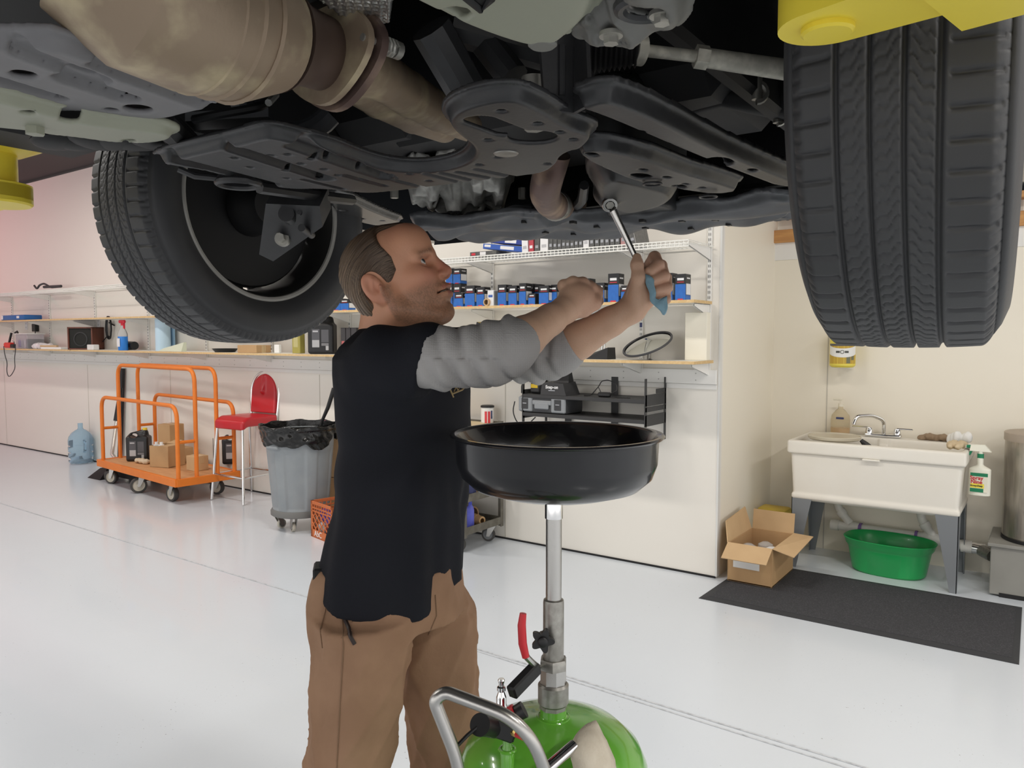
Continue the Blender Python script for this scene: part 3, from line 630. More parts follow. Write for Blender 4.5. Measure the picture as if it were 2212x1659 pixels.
# body sides, bonnet, roof, bumper: outline of the car above the sills
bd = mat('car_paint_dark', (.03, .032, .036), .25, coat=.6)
side = [(2.24, 1.86), (2.30, 2.05), (2.26, 2.36), (1.98, 2.52), (1.10, 2.66), (.45, 3.12), (-.2, 3.22), (-1.8, 3.20), (-2.45, 2.75), (-2.55, 2.1), (-2.45, 1.86), (-1.98, 1.82)]
side += [(y, z_) for y, z_ in arch(-1.51, .44)[::-1]]+[(-1.05, 1.93), (.82, 1.93)]+[(y, z_) for y, z_ in arch(AX, .44)[::-1]]+[(1.74, 1.86)]
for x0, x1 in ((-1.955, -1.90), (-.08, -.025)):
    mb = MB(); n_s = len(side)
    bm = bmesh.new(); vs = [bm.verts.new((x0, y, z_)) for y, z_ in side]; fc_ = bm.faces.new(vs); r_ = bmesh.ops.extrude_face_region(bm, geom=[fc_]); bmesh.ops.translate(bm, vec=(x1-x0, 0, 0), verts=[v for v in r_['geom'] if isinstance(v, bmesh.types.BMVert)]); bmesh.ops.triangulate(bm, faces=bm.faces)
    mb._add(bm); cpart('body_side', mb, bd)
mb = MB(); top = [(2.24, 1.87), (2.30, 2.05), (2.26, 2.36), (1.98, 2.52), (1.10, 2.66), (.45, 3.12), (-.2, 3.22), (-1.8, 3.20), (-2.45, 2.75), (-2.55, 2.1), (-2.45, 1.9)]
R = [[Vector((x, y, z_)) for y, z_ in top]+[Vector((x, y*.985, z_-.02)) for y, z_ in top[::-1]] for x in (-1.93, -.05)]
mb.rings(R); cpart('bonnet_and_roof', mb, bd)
# rear wheels (behind the viewer, on the same car)
for x in (XL, XR):
    me = tyme.copy(); me.transform(Matrix.Translation((x, AX-2.79, AZ))); obj('wheel', me, None, car, local=False)
# ------------------------------------------------------------------ lift arms
ylw = mat('lift_yellow', (.86, .69, .06), .38, noise=.25, nscale=7, col2=(.66, .50, .03), bump=.04, bscale=60)
def rounded(c, r, tail, wd, n=20):   # plan: round end at c, straight sides to tail
    d = (Vector(tail)-Vector(c)).normalized(); nn = Vector((-d.y, d.x)); a0 = math.atan2(nn.y, nn.x)
    return [(c[0]+r*math.cos(a0+PI*k/n), c[1]+r*math.sin(a0+PI*k/n)) for k in range(n+1)]+[tuple(Vector(tail)-nn*wd/2), tuple(Vector(tail)+nn*wd/2)]
ff = .66
c = dep(1788, 60, ff); tl = on(2300, -95, 2, dep(1788, 60, ff).z)
la = thing('lift_arm', "yellow steel lift arm with round boss in front of the near tyre", 'lift arm', (c.x, c.y, c.z))
def lpart(n, mb, m, p): return obj(n, mb, m, p, local=False)
mb = MB(); mb.prism(rounded((c.x, c.y), .041, (tl.x, tl.y), .10), c.z-.0, c.z+.05); lpart('arm_tip', mb, ylw, la)
mb = MB(); mb.prism(rounded((c.x, c.y), .0195, (c.x+.001, c.y), .039)[:21]+[(c.x+.0195*math.cos(a), c.y+.0195*math.sin(a)) for a in ()], 0, .001) if 0 else mb.lathe([(.001, -.005), (.0195, -.005), (.022, -.003), (.022, .003), (.001, .003)], (c.x, c.y, c.z-.001), 40); lpart('pad_boss', mb, ylw, la)
dt = (Vector((tl.x, tl.y))-Vector((c.x, c.y))).normalized()
t1 = Vector((c.x, c.y))+dt*.085; mb = MB()
nn = Vector((-dt.y, dt.x)); mb.prism([tuple(t1-nn*.065), tuple(t1+nn*.065), tuple(t1+dt*.9+nn*.065), tuple(t1+dt*.9-nn*.065)], c.z-.010, c.z+.075); lpart('outer_sleeve', mb, ylw, la)
mb = MB(); mb.cyl((c.x, c.y, c.z+.05), (c.x, c.y, 1.80), .03, n=24); lpart('pad_post', mb, ylw, la)
ff = 1.6
c = dep(-12, 430, ff); la = thing('lift_arm', 'yellow steel lift arm with pad beside the far front tyre', 'lift arm', tuple(c))
zt = dep(-12, 322, ff).z
mb = MB(); mb.lathe([(.001, 0), (.066, 0), (.070, .004), (.070, .038), (.066, .042), (.001, .042)], (c.x, c.y, c.z-.012), 40); lpart('arm_tip', mb, ylw, la)
mb = MB(); mb.cyl((c.x, c.y, c.z+.03), (c.x, c.y, zt), .044, n=32); lpart('pad_post', mb, ylw, la)
mb = MB(); mb.lathe([(.001, -.012), (.055, -.012), (.092, .006), (.098, .014), (.098, .020), (.001, .02)], (c.x, c.y, zt), 40); lpart('pad', mb, ylw, la)
mb = MB(); mb.prism(rounded((c.x, c.y), .07, (c.x-1.6, c.y+.0), .14), c.z+.0, c.z+.03); lpart('arm', mb, ylw, la)
# ------------------------------------------------------------------ the mechanic
B0 = on(860, 729, 0, -99) if 0 else dep(860, 729, 1.66); B0.z = 0
man = thing('person', 'man in black t-shirt, grey sleeves and brown work trousers reaching up with a wrench', 'person', tuple(B0), YAW)
_inv = MW[man.name].inverted()
def L(px, py, f): return _inv @ dep(px, py, f)
def loft(fd, rows, k=.01, disp=None, op='u'):
    """rows: (z, cx, cy, a, b, angle) elliptic sections, z ascending"""
    R = np.array(rows, np.float32); z0, z1 = R[0, 0], R[-1, 0]; m = float(R[:, 3:5].max())+.03
    sl, X, Y, Zc = fd.sub((R[:, 1].min()-m, R[:, 2].min()-m, z0-.03), (R[:, 1].max()+m, R[:, 2].max()+m, z1+.03))
    z = np.clip(Zc, z0, z1); I = [np.interp(z, R[:, 0], R[:, i]).astype(np.float32) for i in range(1, 6)]
    # smooth the section table a little
    x, y = X-I[0], Y-I[1]; c, s_ = np.cos(I[4]), np.sin(I[4]); u, v = x*c+y*s_, -x*s_+y*c
    q = np.sqrt((u/I[2])**2+(v/I[3])**2)+1e-6; g = np.sqrt((u/I[2]**2)**2+(v/I[3]**2)**2)+1e-6
    d = q*(q-1)/g
    if disp is not None: d = d+disp(X, Y, Zc, np.arctan2(v, u))
    d = np.maximum(d, np.maximum(z0-Zc, Zc-z1)); fd.comb(sl, np.clip(d, -.2, .2).astype(np.float32), k, op)
TH = math.radians(-20)                       # the way his chest faces
fd_ = Vector((math.cos(TH), math.sin(TH), 0)); rd_ = Vector((math.sin(TH), -math.cos(TH), 0))   # forward, his right
def zc(py, f=1.66): return L(860, py, f).z
def xc(px, f=1.66, py=729): return L(px, py, f).x
SR, ER, WR = L(822, 782, 1.49), L(1078, 766, 1.43), L(1222, 668, 1.585)
SL, EL, WL = L(938, 766, 1.83), L(1185, 772, 1.72), L(1366, 668, 1.66)
skin = vmat('skin', .5, bump=.08, bscale=260, sss=.08)
# ---- head
HS = .00097; pt, yw = math.radians(25), math.radians(9)
HO = L(834, 622, 1.62)
hf = Vector((math.cos(pt)*math.cos(yw), -math.cos(pt)*math.sin(yw), math.sin(pt))); hl = Vector((math.sin(yw), math.cos(yw), 0)); hu = hf.cross(hl)
HM = Matrix((hf, hl, hu)).transposed()
def hp(f, l, u): return tuple(HO+(hf*f+hl*l+hu*u)*HS)
def he(fd, c, r, k=6, op='u', R=None): fd.ell(hp(*c), [q*HS for q in r], k*HS, op, HM if R is None else HM @ R)
def hc(fd, a, b, ra, rb=None, k=6, op='u'): fd.cap(hp(*a), hp(*b), ra*HS, (ra if rb is None else rb)*HS, k*HS, op)
h = Fld(HO-Vector((.17, .13, .22)), HO+Vector((.19, .13, .17)), .0022)
he(h, (24, 0, 42), (98, 73, 80)); he(h, (-16, 0, 30), (54, 66, 66), 20)
he(h, (66, 0, -22), (58, 61, 82), 14); he(h, (88, 0, 58), (45, 58, 50), 16)
for s_ in (-1, 1):
    hc(h, (18, 54*s_, -62), (88, 22*s_, -108), 17, 15, 22); hc(h, (14, 58*s_, -20), (18, 54*s_, -62), 15, 17, 18)
    he(h, (84, 40*s_, -18), (30, 25, 22), 18); hc(h, (119, 8*s_, 25), (98, 44*s_, 24), 11, 9, 12)
he(h, (96, 0, -104), (22, 26, 20), 16); he(h, (102, 0, -66), (26, 32, 30), 14)
# nose
hc(h, (121, 0, 16), (136, 0, -22), 8, 11, 10); he(h, (136, 0, -27), (12, 12, 11), 8)
for s_ in (-1, 1): he(h, (129, 12*s_, -31), (12, 8, 9), 5); he(h, (134, 7*s_, -40), (6, 4, 4), 2, 's')
# lips, mouth a little open
hc(h, (122, -16, -57), (122, 16, -57), 7, 7, 6); hc(h, (127, -6, -56), (127, 6, -56), 6, 6, 5); hc(h, (120, -15, -72), (120, 15, -72), 7, 7, 6); he(h, (123, 0, -73), (7, 12, 6), 5)
hc(h, (130, -19, -63), (130, 19, -63), 4, 4, 2, 's')
for s_ in (-1, 1): hc(h, (119, 15*s_, -58), (110, 29*s_, -63), 4.5, 2, 4); hc(h, (118, 15*s_, -71), (110, 29*s_, -66), 4.5, 2, 4)
he(h, (112, 0, -64.3), (21, 32, 2.6), 1.5, 's')
hc(h, (120, -14, -86), (120, 14, -86), 5, 5, 8, 's')
# eyes
EYE_C = [(98, -32, 8), (98, 32, 8)]
for c in EYE_C:
    s_ = 1 if c[1] > 0 else -1
    he(h, (116, 31*s_, 6), (15, 17, 12), 12, 's'); he(h, c, (15, 15.5, 14), 4)
    he(h, (c[0]+13, c[1]+1*s_, c[2]+.5), (10, 15, 7.4), 1.2, 's')
    hc(h, (112, 16*s_, 17), (103, 44*s_, 15), 3.5, 3, 4)
# nasolabial crease
for s_ in (-1, 1): hc(h, (126, 20*s_, -36), (108, 34*s_, -66), 2.5, 2, 6, 's')
# ears
for s_ in (-1, 1):
    R = Matrix.Rotation(-.28*s_, 3, 'Z') @ Matrix.Rotation(-.18, 3, 'Y')
    he(h, (-4, 78*s_, -4), (21, 8, 34), 4, 'u', R); he(h, (6, 74*s_, -32), (11, 6, 12), 4)
    he(h, (-3, 90*s_, 0), (14, 9, 26), 3, 's', R); he(h, (6, 86*s_, -10), (8, 10, 10), 3, 's')
    hc(h, (2, 81*s_, 12), (-9, 81*s_, -12), 3.4, 3.2, 3); hc(h, (12, 80*s_, -8), (11, 80*s_, -16), 4, 4, 3)
# neck
NB = L(862, 742, 1.66)
h.cap(hp(-6, 0, -40), tuple(NB-Vector((.03, 0, .04))), .060, .068, .03); h.cap(hp(40, 0, -92), tuple(NB+Vector((.035, -.01, -.03))), .036, .05, .03)
V, Q = h.mesh()
lp = (V-np.array(HO)) @ np.array(HM)/HS; f_, l_, u_ = lp.T; al = np.abs(l_)
rng = np.random.default_rng(3); nz = rng.random(len(V))
col = np.tile(np.array([.67, .335, .205]), (len(V), 1))
def mixc(c, m): global col; m = np.clip(m, 0, 1)[:, None]; col = col*(1-m)+np.array(c)*m
mixc((.58, .20, .135), .75*np.exp(-(((f_-95)/34)**2+((al-40)/24)**2+((u_+22)/24)**2)))      # cheeks
mixc((.56, .17, .12), .85*np.exp(-(((f_-138)/16)**2+(l_/18)**2+((u_+22)/26)**2)))             # nose
mixc((.50, .21, .13), .5*ss(u_, 60, 95)*ss(f_, 40, 80))
mixc((.60, .24, .16), .5*ss(al, 70, 80)*(f_ < 25))                                            # ears
jaw = ss(-u_, 28, 52)*ss(f_, 4, 26)*(1-ss(-u_, 118, 140)*ss(70-f_, 0, 30))
jaw = np.maximum(jaw, ss(f_, 5, 12)*(1-ss(f_, 24, 34))*ss(-u_, 2, 14)*ss(al, 50, 62))
mous = ss(f_, 100, 112)*ss(-u_, 42, 47)*(1-ss(-u_, 52, 56)); jaw = np.maximum(jaw*(1-.7*np.exp(-(((u_+64)/14)**2))*ss(f_, 100, 115)), mous)
mixc((.20, .12, .075), jaw*(.30+.42*nz))
mixc((.42, .13, .10), .8*ss(f_, 108, 116)*np.exp(-((u_+57)/4.5)**2)*(al < 25)); mixc((.45, .15, .115), .9*ss(f_, 104, 112)*np.exp(-((u_+72)/5.5)**2)*(al < 20))
mixc((.08, .03, .025), ss(f_, 106, 112)*np.exp(-((u_+63.5)/2.6)**2)*(al < 21))
mixc((.16, .07, .055), .75*ss(f_, 96, 103)*(1-ss(f_, 112, 118))*np.exp(-((u_+64.5+.10*(112-f_))/1.9)**2)*ss(al, 8, 14)*(1-ss(al, 29, 33)))  # crease shade at the mouth corners painted into the skin colour
brow = np.exp(-((u_-(27-.10*(al-28)))/5.5)**2)*ss(al, 9, 16)*(1-ss(al, 44, 54))*ss(f_, 85, 95); mixc((.16, .085, .05), brow*(.35+.5*nz))
mixc((.30, .13, .09), .5*np.exp(-((u_-15)/4)**2)*ss(al, 14, 20)*(1-ss(al, 46, 52))*ss(f_, 92, 100))
HV, HQ, HC = V, Q, col
# ---- hands and forearms
def hand_r():
    d = WR-ER; f = Fld(np.minimum(ER, WR)-np.array([.08, .10, .08]), np.maximum(ER, WR)+np.array([.15, .14, .14]), .0024)
    f.chain([tuple(ER), tuple(ER.lerp(WR, .35)), tuple(ER.lerp(WR, .75)), tuple(WR)], [.041, .041, .031, .027], .01)
    p = lambda x, y, z: tuple(L(x, y, z))
    f.chain([tuple(WR), p(1240, 652, 1.61), p(1252, 640, 1.625)], [.026, .030, .031], .015)
    f.ell(p(1248, 645, 1.60), (.034, .028, .034), .015)
    K = [(1218, 618, 1.61), (1238, 611, 1.605), (1259, 613, 1.61), (1277, 624, 1.625)]
    for i, (x, y, z) in enumerate(K):
        f.cap(p(1246, 648, 1.60), p(x, y, z), .016, .0125, .01)
        f.ell(p(x, y-2, z-.002), (.0125, .0125, .012), .006)
        P1 = (x+14, y+4, z+.038); P2 = (x+16, y+26, z+.045); P3 = (x+6, y+34, z+.025)
        f.chain([p(x, y, z), p(*P1), p(*P2), p(*P3)], [.0125, .0112, .0105, .0095], .004)
    f.chain([p(1262, 668, 1.60), p(1284, 655, 1.615), p(1289, 634, 1.635), p(1280, 622, 1.65)], [.017, .014, .0125, .010], .008)
    return f.mesh()
def hand_l():
    f = Fld(np.minimum(EL, WL)-np.array([.08, .10, .08]), np.maximum(EL, WL)+np.array([.13, .14, .17]), .0024)
    f.chain([tuple(EL), tuple(EL.lerp(WL, .35)), tuple(EL.lerp(WL, .75)), tuple(WL)], [.041, .042, .032, .028], .01)
    p = lambda x, y, z: tuple(L(x, y, z))
    f.chain([tuple(WL), p(1382, 640, 1.665), p(1390, 615, 1.675)], [.027, .030, .029], .015)
    f.ell(p(1392, 622, 1.675), (.030, .024, .044), .015); f.ell(p(1376, 640, 1.635), (.018, .017, .034), .014)
    # thumb up along the tool
    f.chain([p(1374, 634, 1.635), p(1379, 600, 1.625), p(1376, 572, 1.628), p(1376, 556, 1.632)], [.017, .0140, .0128, .0095], .008)
    # fingers folded round from behind, tips back to the palm
    FG = [((1396, 585, 1.695), (1414, 556, 1.665), (1422, 572, 1.640), (1404, 586, 1.630)),
          ((1402, 602, 1.700), (1428, 574, 1.668), (1434, 596, 1.638), (1409, 606, 1.628)),
          ((1404, 622, 1.700), (1438, 600, 1.668), (1440, 622, 1.640), (1416, 628, 1.630)),
          ((1402, 642, 1.695), (1438, 626, 1.668), (1438, 646, 1.645), (1416, 648, 1.636))]
    for i, P in enumerate(FG):
        rr = (.0135, .0132, .0128, .0115)[i]
        f.chain([p(*q) for q in P], [rr, rr, rr*.97, rr*.86], .0035)
    return f.mesh()
mats_ = [(HV, HQ, HC)]
for V, Q in (hand_r(), hand_l()):
    n = np.random.default_rng(5).random(len(V)); c = np.tile(np.array([.66, .42, .29]), (len(V), 1))*(1-.05*n[:, None])
    # redder knuckles towards the hand end
    t = ss(V[:, 0], V[:, 0].max()-.10, V[:, 0].max()-.02)[:, None]; c = c*(1-.35*t)+np.array([.56, .27, .19])*.35*t
    mats_.append((V, Q, c))
# hidden trunk inside the clothes
f = Fld((-.5, -.5, .05), (.6, .6, 1.56), .011)
tc = [(zc(py), xc(px), 0, a*.9, b*.9, TH) for py, px, a, b in ((1300, 838, .12, .17), (1150, 853, .11, .16), (950, 871, .12, .18), (800, 871, .12, .17), (745, 868, .08, .12))]
loft(f, tc, .02); f.chain([tuple(NB-Vector((.03, 0, .06))), tuple(NB-Vector((.02, 0, 0)))], [.06, .055], .02)
f.chain([tuple(SR), tuple(ER)], [.045, .035], .03); f.chain([tuple(SL), tuple(EL)], [.045, .035], .03)
V, Q = f.mesh(); mats_.append((V, Q, np.tile(np.array([.56, .30, .2]), (len(V), 1))))
off = 0; VV, QQ, CC = [], [], []
for V, Q, c in mats_: VV.append(V); QQ.append(Q+off); CC.append(c); off += len(V)
obj('body', npmesh('body', np.concatenate(VV), np.concatenate(QQ), skin, np.concatenate(CC)), None, man)
# eyeballs
for c in EYE_C:
    mb = MB(); mb.ball((0, 0, 0), 12.9*HS, n=32); me = mb.mesh('eye', vmat('eye', .15))
    g = (hf*.90-hl*.22+hu*.26).normalized(); a = me.color_attributes.new('col', 'FLOAT_COLOR', 'POINT')
    for i, v in enumerate(me.vertices):
        q = math.degrees(v.co.normalized().angle(g)); a.data[i].color = (.01, .01, .01, 1) if q < 13 else (.05, .075, .085, 1) if q < 31 else (.72, .66, .62, 1)
    me.transform(Matrix.Translation(hp(*c))); obj('eye', me, None, man)
mb = MB(); mb.tube([hp(109, -10, -60.5), hp(118, 0, -60), hp(109, 10, -60.5)], 3.2*HS, 8); obj('teeth', mb, mat('teeth', (.75, .70, .60), .3), man)
# ---- hair
h = Fld(HO-Vector((.15, .11, .13)), HO+Vector((.14, .11, .16)), .0017)
he(h, (18, 0, 44), (104, 80, 87)); he(h, (79, 0, 60), (44, 57, 53), 10); he(h, (-24, 0, 18), (54, 74, 70), 24); he(h, (-32, 0, -26), (36, 60, 42), 20); he(h, (-38, 0, -56), (26, 52, 22), 14)
X, Y, Zg = h.full(); A_ = np.array(HM, np.float32)/HS; H0 = np.array(HO, np.float32)
f_, l_, u_ = [(X-H0[0])*A_[0, i]+(Y-H0[1])*A_[1, i]+(Zg-H0[2])*A_[2, i] for i in range(3)]; al = np.abs(l_)
up_ = ss(u_, 62, 92); top_ = 112-70*ss(al, 6, 50); sd_ = np.interp(u_, [-70, -24, -8, 12, 40, 70], [-20, -12, 30, 54, 57, 46])
fb = top_*up_+sd_*(1-up_); cut = (f_-fb)*HS*.8
rad = np.sqrt((f_-38)**2+(u_+8)**2); ph = rad*.62+al*.25+2.2*np.sin(f_*.025+u_*.02)
h.D = h.D-(.0006*np.sin(ph*.8)+.0003*np.sin(ph*2.1)).astype(np.float32)*ss(cut, 0, -.012)
sl_ = tuple(slice(None) for _ in range(3)); h.comb(sl_, (-cut).astype(np.float32), .006, 's')
h.comb(sl_, np.where(al > 52, (np.sqrt(((f_+3)/25)**2+((u_+5)/37)**2)-1)*24*HS, .05).astype(np.float32), .006, 's')
V, Q = h.mesh(); lp = (V-np.array(HO)) @ np.array(HM)/HS; f_, l_, u_ = lp.T; al = np.abs(l_)
rad = np.sqrt((f_-38)**2+(u_+8)**2); ph = rad*.62+al*.25+2.2*np.sin(f_*.025+u_*.02); st = .5+.25*np.sin(ph*2.3+f_*.05)+.25*np.sin(ph*5.3+1)
base = np.array([.070, .042, .026]); lite = np.array([.30, .215, .14]); gr = np.array([.17, .125, .095])
m = np.clip(ss(-f_, -20, 60)*.75*st+.18*st, 0, 1)[:, None]; c = base*(1-m)+lite*m; g_ = (ss(f_, 0, 30)*(1-ss(u_, 45, 85)))[:, None]*.8; c = c*(1-g_)+gr*g_
hme = npmesh('hair', V, Q, vmat('hair', .42), c); fa = hme.attributes.new('flow', 'FLOAT_VECTOR', 'POINT')
fa.data.foreach_set('vector', np.stack([ph, np.arctan2(u_+8, 38-f_)*1.2, al*.02], 1).astype(np.float32).ravel())
nt = MATS['hair'].node_tree; b_ = nt.nodes['Principled BSDF']; at = nt.nodes.new('ShaderNodeAttribute'); at.attribute_name = 'flow'
n1 = nt.nodes.new('ShaderNodeTexNoise'); n1.inputs['Scale'].default_value = 1.7; n1.inputs['Detail'].default_value = 5; nt.links.new(at.outputs['Vector'], n1.inputs['Vector'])
bp = nt.nodes.new('ShaderNodeBump'); bp.inputs['Strength'].default_value = .9; bp.inputs['Distance'].default_value = .004; nt.links.new(n1.outputs['Fac'], bp.inputs['Height']); nt.links.new(bp.outputs[0], b_.inputs['Normal'])
r1 = nt.nodes.new('ShaderNodeMapRange'); r1.inputs[1].default_value = .35; r1.inputs[2].default_value = .68; r1.inputs[3].default_value = .45; r1.inputs[4].default_value = 1.7; nt.links.new(n1.outputs['Fac'], r1.inputs[0])
vm = nt.nodes.new('ShaderNodeVectorMath'); vm.operation = 'SCALE'; cs = b_.inputs['Base Color'].links[0].from_socket; nt.links.new(cs, vm.inputs[0]); nt.links.new(r1.outputs[0], vm.inputs['Scale']); nt.links.new(vm.outputs[0], b_.inputs['Base Color'])
obj('hair', hme, None, man)
# ---- clothes
shirtm = mat('black_cotton', (.015, .016, .021), .85, bump=.25, bscale=500, spec=.2)
sleevem = mat('grey_waffle_knit', (.40, .39, .385), .9, spec=.15)
def waffle(m):
    nt = m.node_tree; b = nt.nodes['Principled BSDF']; tc = nt.nodes.new('ShaderNodeTexCoord')
    v = nt.nodes.new('ShaderNodeTexVoronoi'); v.inputs['Scale'].default_value = 240; v.inputs['Randomness'].default_value = .15
    bp = nt.nodes.new('ShaderNodeBump'); bp.inputs['Strength'].default_value = .3; bp.inputs['Distance'].default_value = .003
    nt.links.new(tc.outputs['Object'], v.inputs['Vector']); nt.links.new(v.outputs['Distance'], bp.inputs['Height']); nt.links.new(bp.outputs[0], b.inputs['Normal'])
waffle(sleevem)
def rowsT(T): return [(zc(py), xc(px), 0, a, b, TH) for py, px, a, b in T][::-1] if T[0][0] < T[-1][0] else [(zc(py), xc(px), 0, a, b, TH) for py, px, a, b in T]
f = Fld((-.42, -.42, .86), (.42, .42, 1.60), .0046)
def tfold(X, Y, Zg, an):
    w = ss(1.35-Zg, 0, .35)
    return (-.006*np.sin(an*7+Zg*6+1)*w*ss(np.cos(an), -.2, .7)-.004*np.sin(Zg*42+an*3+1.5*np.sin(an*2))*ss(Zg, 1.0, 1.15)*(1-ss(Zg, 1.25, 1.36))-.003*np.sin(an*13+Zg*11)*w)
loft(f, rowsT([(692, 850, .048, .055), (708, 856, .072, .085), (726, 862, .090, .128), (748, 866, .112, .168), (772, 868, .126, .190), (805, 873, .130, .198), (850, 875, .129, .198), (950, 876, .128, .190), (1050, 871, .128, .186), (1150, 858, .135, .190), (1225, 845, .144, .196), (1268, 840, .148, .200), (1340, 838, .150, .202)]), .01, tfold)
# hem slopes down to the front right corner
X, Y, Zg = f.full(); hx_ = np.interp(X, [xc(690), xc(760), xc(905), xc(935), xc(950), xc(1000)], [zc(1250), zc(1280), zc(1300), zc(1297), zc(1276), zc(1256)]); hem = hx_*ss(-Y, -.08, .04)+zc(1262)*(1-ss(-Y, -.08, .04))
f.D = np.maximum(f.D, (hem-Zg).astype(np.float32))
# short sleeves
def sleeve(S_, E_, r0, r1, ln, tilt):
    d = (E_-S_).normalized(); e = S_+d*ln
    g = Fld(f.lo, f.lo+f.h*(f.n-1), f.h) if 0 else None
    sl, X, Y, Zg = f.sub(np.minimum(S_, e)-np.array([.13]*3), np.maximum(S_, e)+np.array([.13]*3))
    dx, dy, dz = X-S_.x, Y-S_.y, Zg-S_.z; t = dx*d.x+dy*d.y+dz*d.z; tt = np.clip(t/ln, 0, 1)
    rr = np.sqrt(np.maximum((dx-tt*ln*d.x)**2+(dy-tt*ln*d.y)**2+((dz-tt*ln*d.z)*.93)**2, 0))
    dd = np.maximum(rr-(r0+(r1-r0)*tt)-.003*np.sin(t*60+dz*20), t-ln-tilt*(dz))
    f.comb(sl, dd.astype(np.float32), .03, 'u')
sleeve(SR+Vector((0, .01, -.005)), ER, .070, .066, .105, .45)
sleeve(SL+Vector((0, -.01, -.005)), EL, .070, .066, .105, .25)
# hollow neck opening
f.cap(tuple(NB+Vector((-.012, 0, .0))), tuple(NB+Vector((.0, 0, .12))), .064, .085, .012, 's')
V, Q = f.mesh(); obj('t_shirt', npmesh('t_shirt', V, Q, shirtm), None, man)
from mathutils.bvhtree import BVHTree
eye_l = _inv @ _O
def snapper(V, Q):
    bv = BVHTree.FromPolygons([tuple(v) for v in V], [tuple(int(i) for i in q) for q in Q])
    def fn(px, py, lift=.0006):
        d = (L(px, py, 2)-eye_l).normalized(); p, n, _, _ = bv.ray_cast(eye_l, d)
        return None if p is None else p+n*lift
    return fn
snap_s = snapper(V, Q)
def decal(name, pts, r, m, parent, snap, n=8):
    P = []
    for i in range(len(pts)-1):
        for k in range(n):
            t = k/n; q = snap(pts[i][0]*(1-t)+pts[i+1][0]*t, pts[i][1]*(1-t)+pts[i+1][1]*t)
            if q: P.append(q)
    q = snap(*pts[-1])
    if q: P.append(q)
    if len(P) > 1: mb = MB(); mb.tube(P, r, 6); obj(name, mb, m, parent)
# grey undershirt sleeves pushed up, with bunched folds
def knit(S_, E_, W_, r, cuff, ph, seam):
    g = Fld(np.minimum(np.minimum(S_, E_), W_)-np.array([.09]*3), np.maximum(np.maximum(S_, E_), W_)+np.array([.09]*3), .0036)
    ce = E_.lerp(W_, cuff); P = [S_.lerp(E_, .12), S_.lerp(E_, .5), S_.lerp(E_, .88), E_.lerp(W_, .10), ce]
    g.chain([tuple(p) for p in P], [r*1.06, r*1.03, r, r*.97, r*.92], .03)
    sl, X, Y, Zg = g.sub(g.lo, g.lo+g.h*g.n); d = (E_-S_).normalized(); t = (X-S_.x)*d.x+(Y-S_.y)*d.y+(Zg-S_.z)*d.z; Lg = (E_-S_).length
    wv = ss(t/Lg, .32, .62)*(1-ss(t/Lg, 1.02, 1.16))
    an = np.arctan2(Zg-(S_.z+E_.z)/2, Y-S_.y)
    g.D = g.D-(.0095*np.abs(np.sin(t*72+1.2*np.sin(an*1.5+ph)+(Zg-S_.z)*18))*wv+.0025*np.sin(t*140+an*2)*wv).astype(np.float32)+.003*wv.astype(np.float32)
    d2 = (W_-E_).normalized(); e = ((X-ce.x)*d2.x+(Y-ce.y)*d2.y+(Zg-ce.z)*d2.z)
    g.D = np.maximum(g.D, e.astype(np.float32))
    o = obj('undershirt_sleeve', npmesh('undershirt_sleeve', *g.mesh(), sleevem), None, man)
    return o
knit(SR, ER, WR, .0500, .30, 0, 0); knit(SL, EL, WL, .0495, .30, 1.3, 0)
# gold motif on the chest
gold = mat('gold_print', (.36, .26, .12), .6)
lgo = None
for pts, r in (([(968, 832), (976, 851), (998, 842), (1004, 832)], .0020), ([(976, 851), (979, 858)], .0018), ([(972, 840), (978, 834), (986, 838), (990, 845)], .0013), ([(980, 846), (986, 833)], .0012), ([(998, 842), (1008, 834)], .0016), ([(985, 848), (993, 836)], .0012)):
    P = [q for q in (snap_s(pts[i][0]*(1-k/6)+pts[i+1][0]*k/6, pts[i][1]*(1-k/6)+pts[i+1][1]*k/6) for i in range(len(pts)-1) for k in range(7)) if q]
    if len(P) > 1:
        lgo = lgo or MB(); lgo.tube([p for i, p in enumerate(P) if i == 0 or (p-P[i-1]).length > 1e-5], r, 6)
if lgo: obj('chest_motif', lgo, gold, man)
# ---- trousers
duck = mat('brown_duck_canvas', (.40, .245, .155), .85, noise=.6, nscale=9, col2=(.25, .145, .09), bump=.7, bscale=34, spec=.15)
f = Fld((-.42, -.42, .04), (.42, .42, 1.02), .0055)
def pfold(ph):
    def fn(X, Y, Zg, an):
        return (-.008*(1-np.abs(np.sin(Zg*9+an*2.6+ph+1.6*np.sin(an*1.7+Zg*6))))**2*ss(.95-Zg, 0, .1)-.005*(1-np.abs(np.sin(Zg*15-an*3.4+ph*2+np.sin(Zg*9))))**2-.003*np.sin(Zg*22+an*2.2+ph+1.4*np.sin(an+Zg*5))*ss(.93-Zg, 0, .1)-.003*np.sin(Zg*40-an*3+ph)*ss(.75-Zg, -.05, .1)-.003*np.sin(an*5+Zg*9+ph)).astype(np.float32)
    return fn
def Lr(px, py, f_): q = L(px, py, f_); return q.z, q.x, q.y
loft(f, [(zc(1330), xc(848), 0, .150, .185, TH), (zc(1290), xc(842), 0, .150, .188, TH), (zc(1240), xc(842), 0, .142, .185, TH), (zc(1215), xc(842), 0, .140, .180, TH)][0:4], .03, pfold(0))
rl_ = [(785, 1330, .098, .105), (786, 1400, .094, .100), (778, 1480, .090, .095), (764, 1560, .085, .088), (750, 1659, .081, .083)]
R = [(*Lr(px, py, 1.57), a, b, TH) for px, py, a, b in rl_]; z, x, y = R[-1][:3]
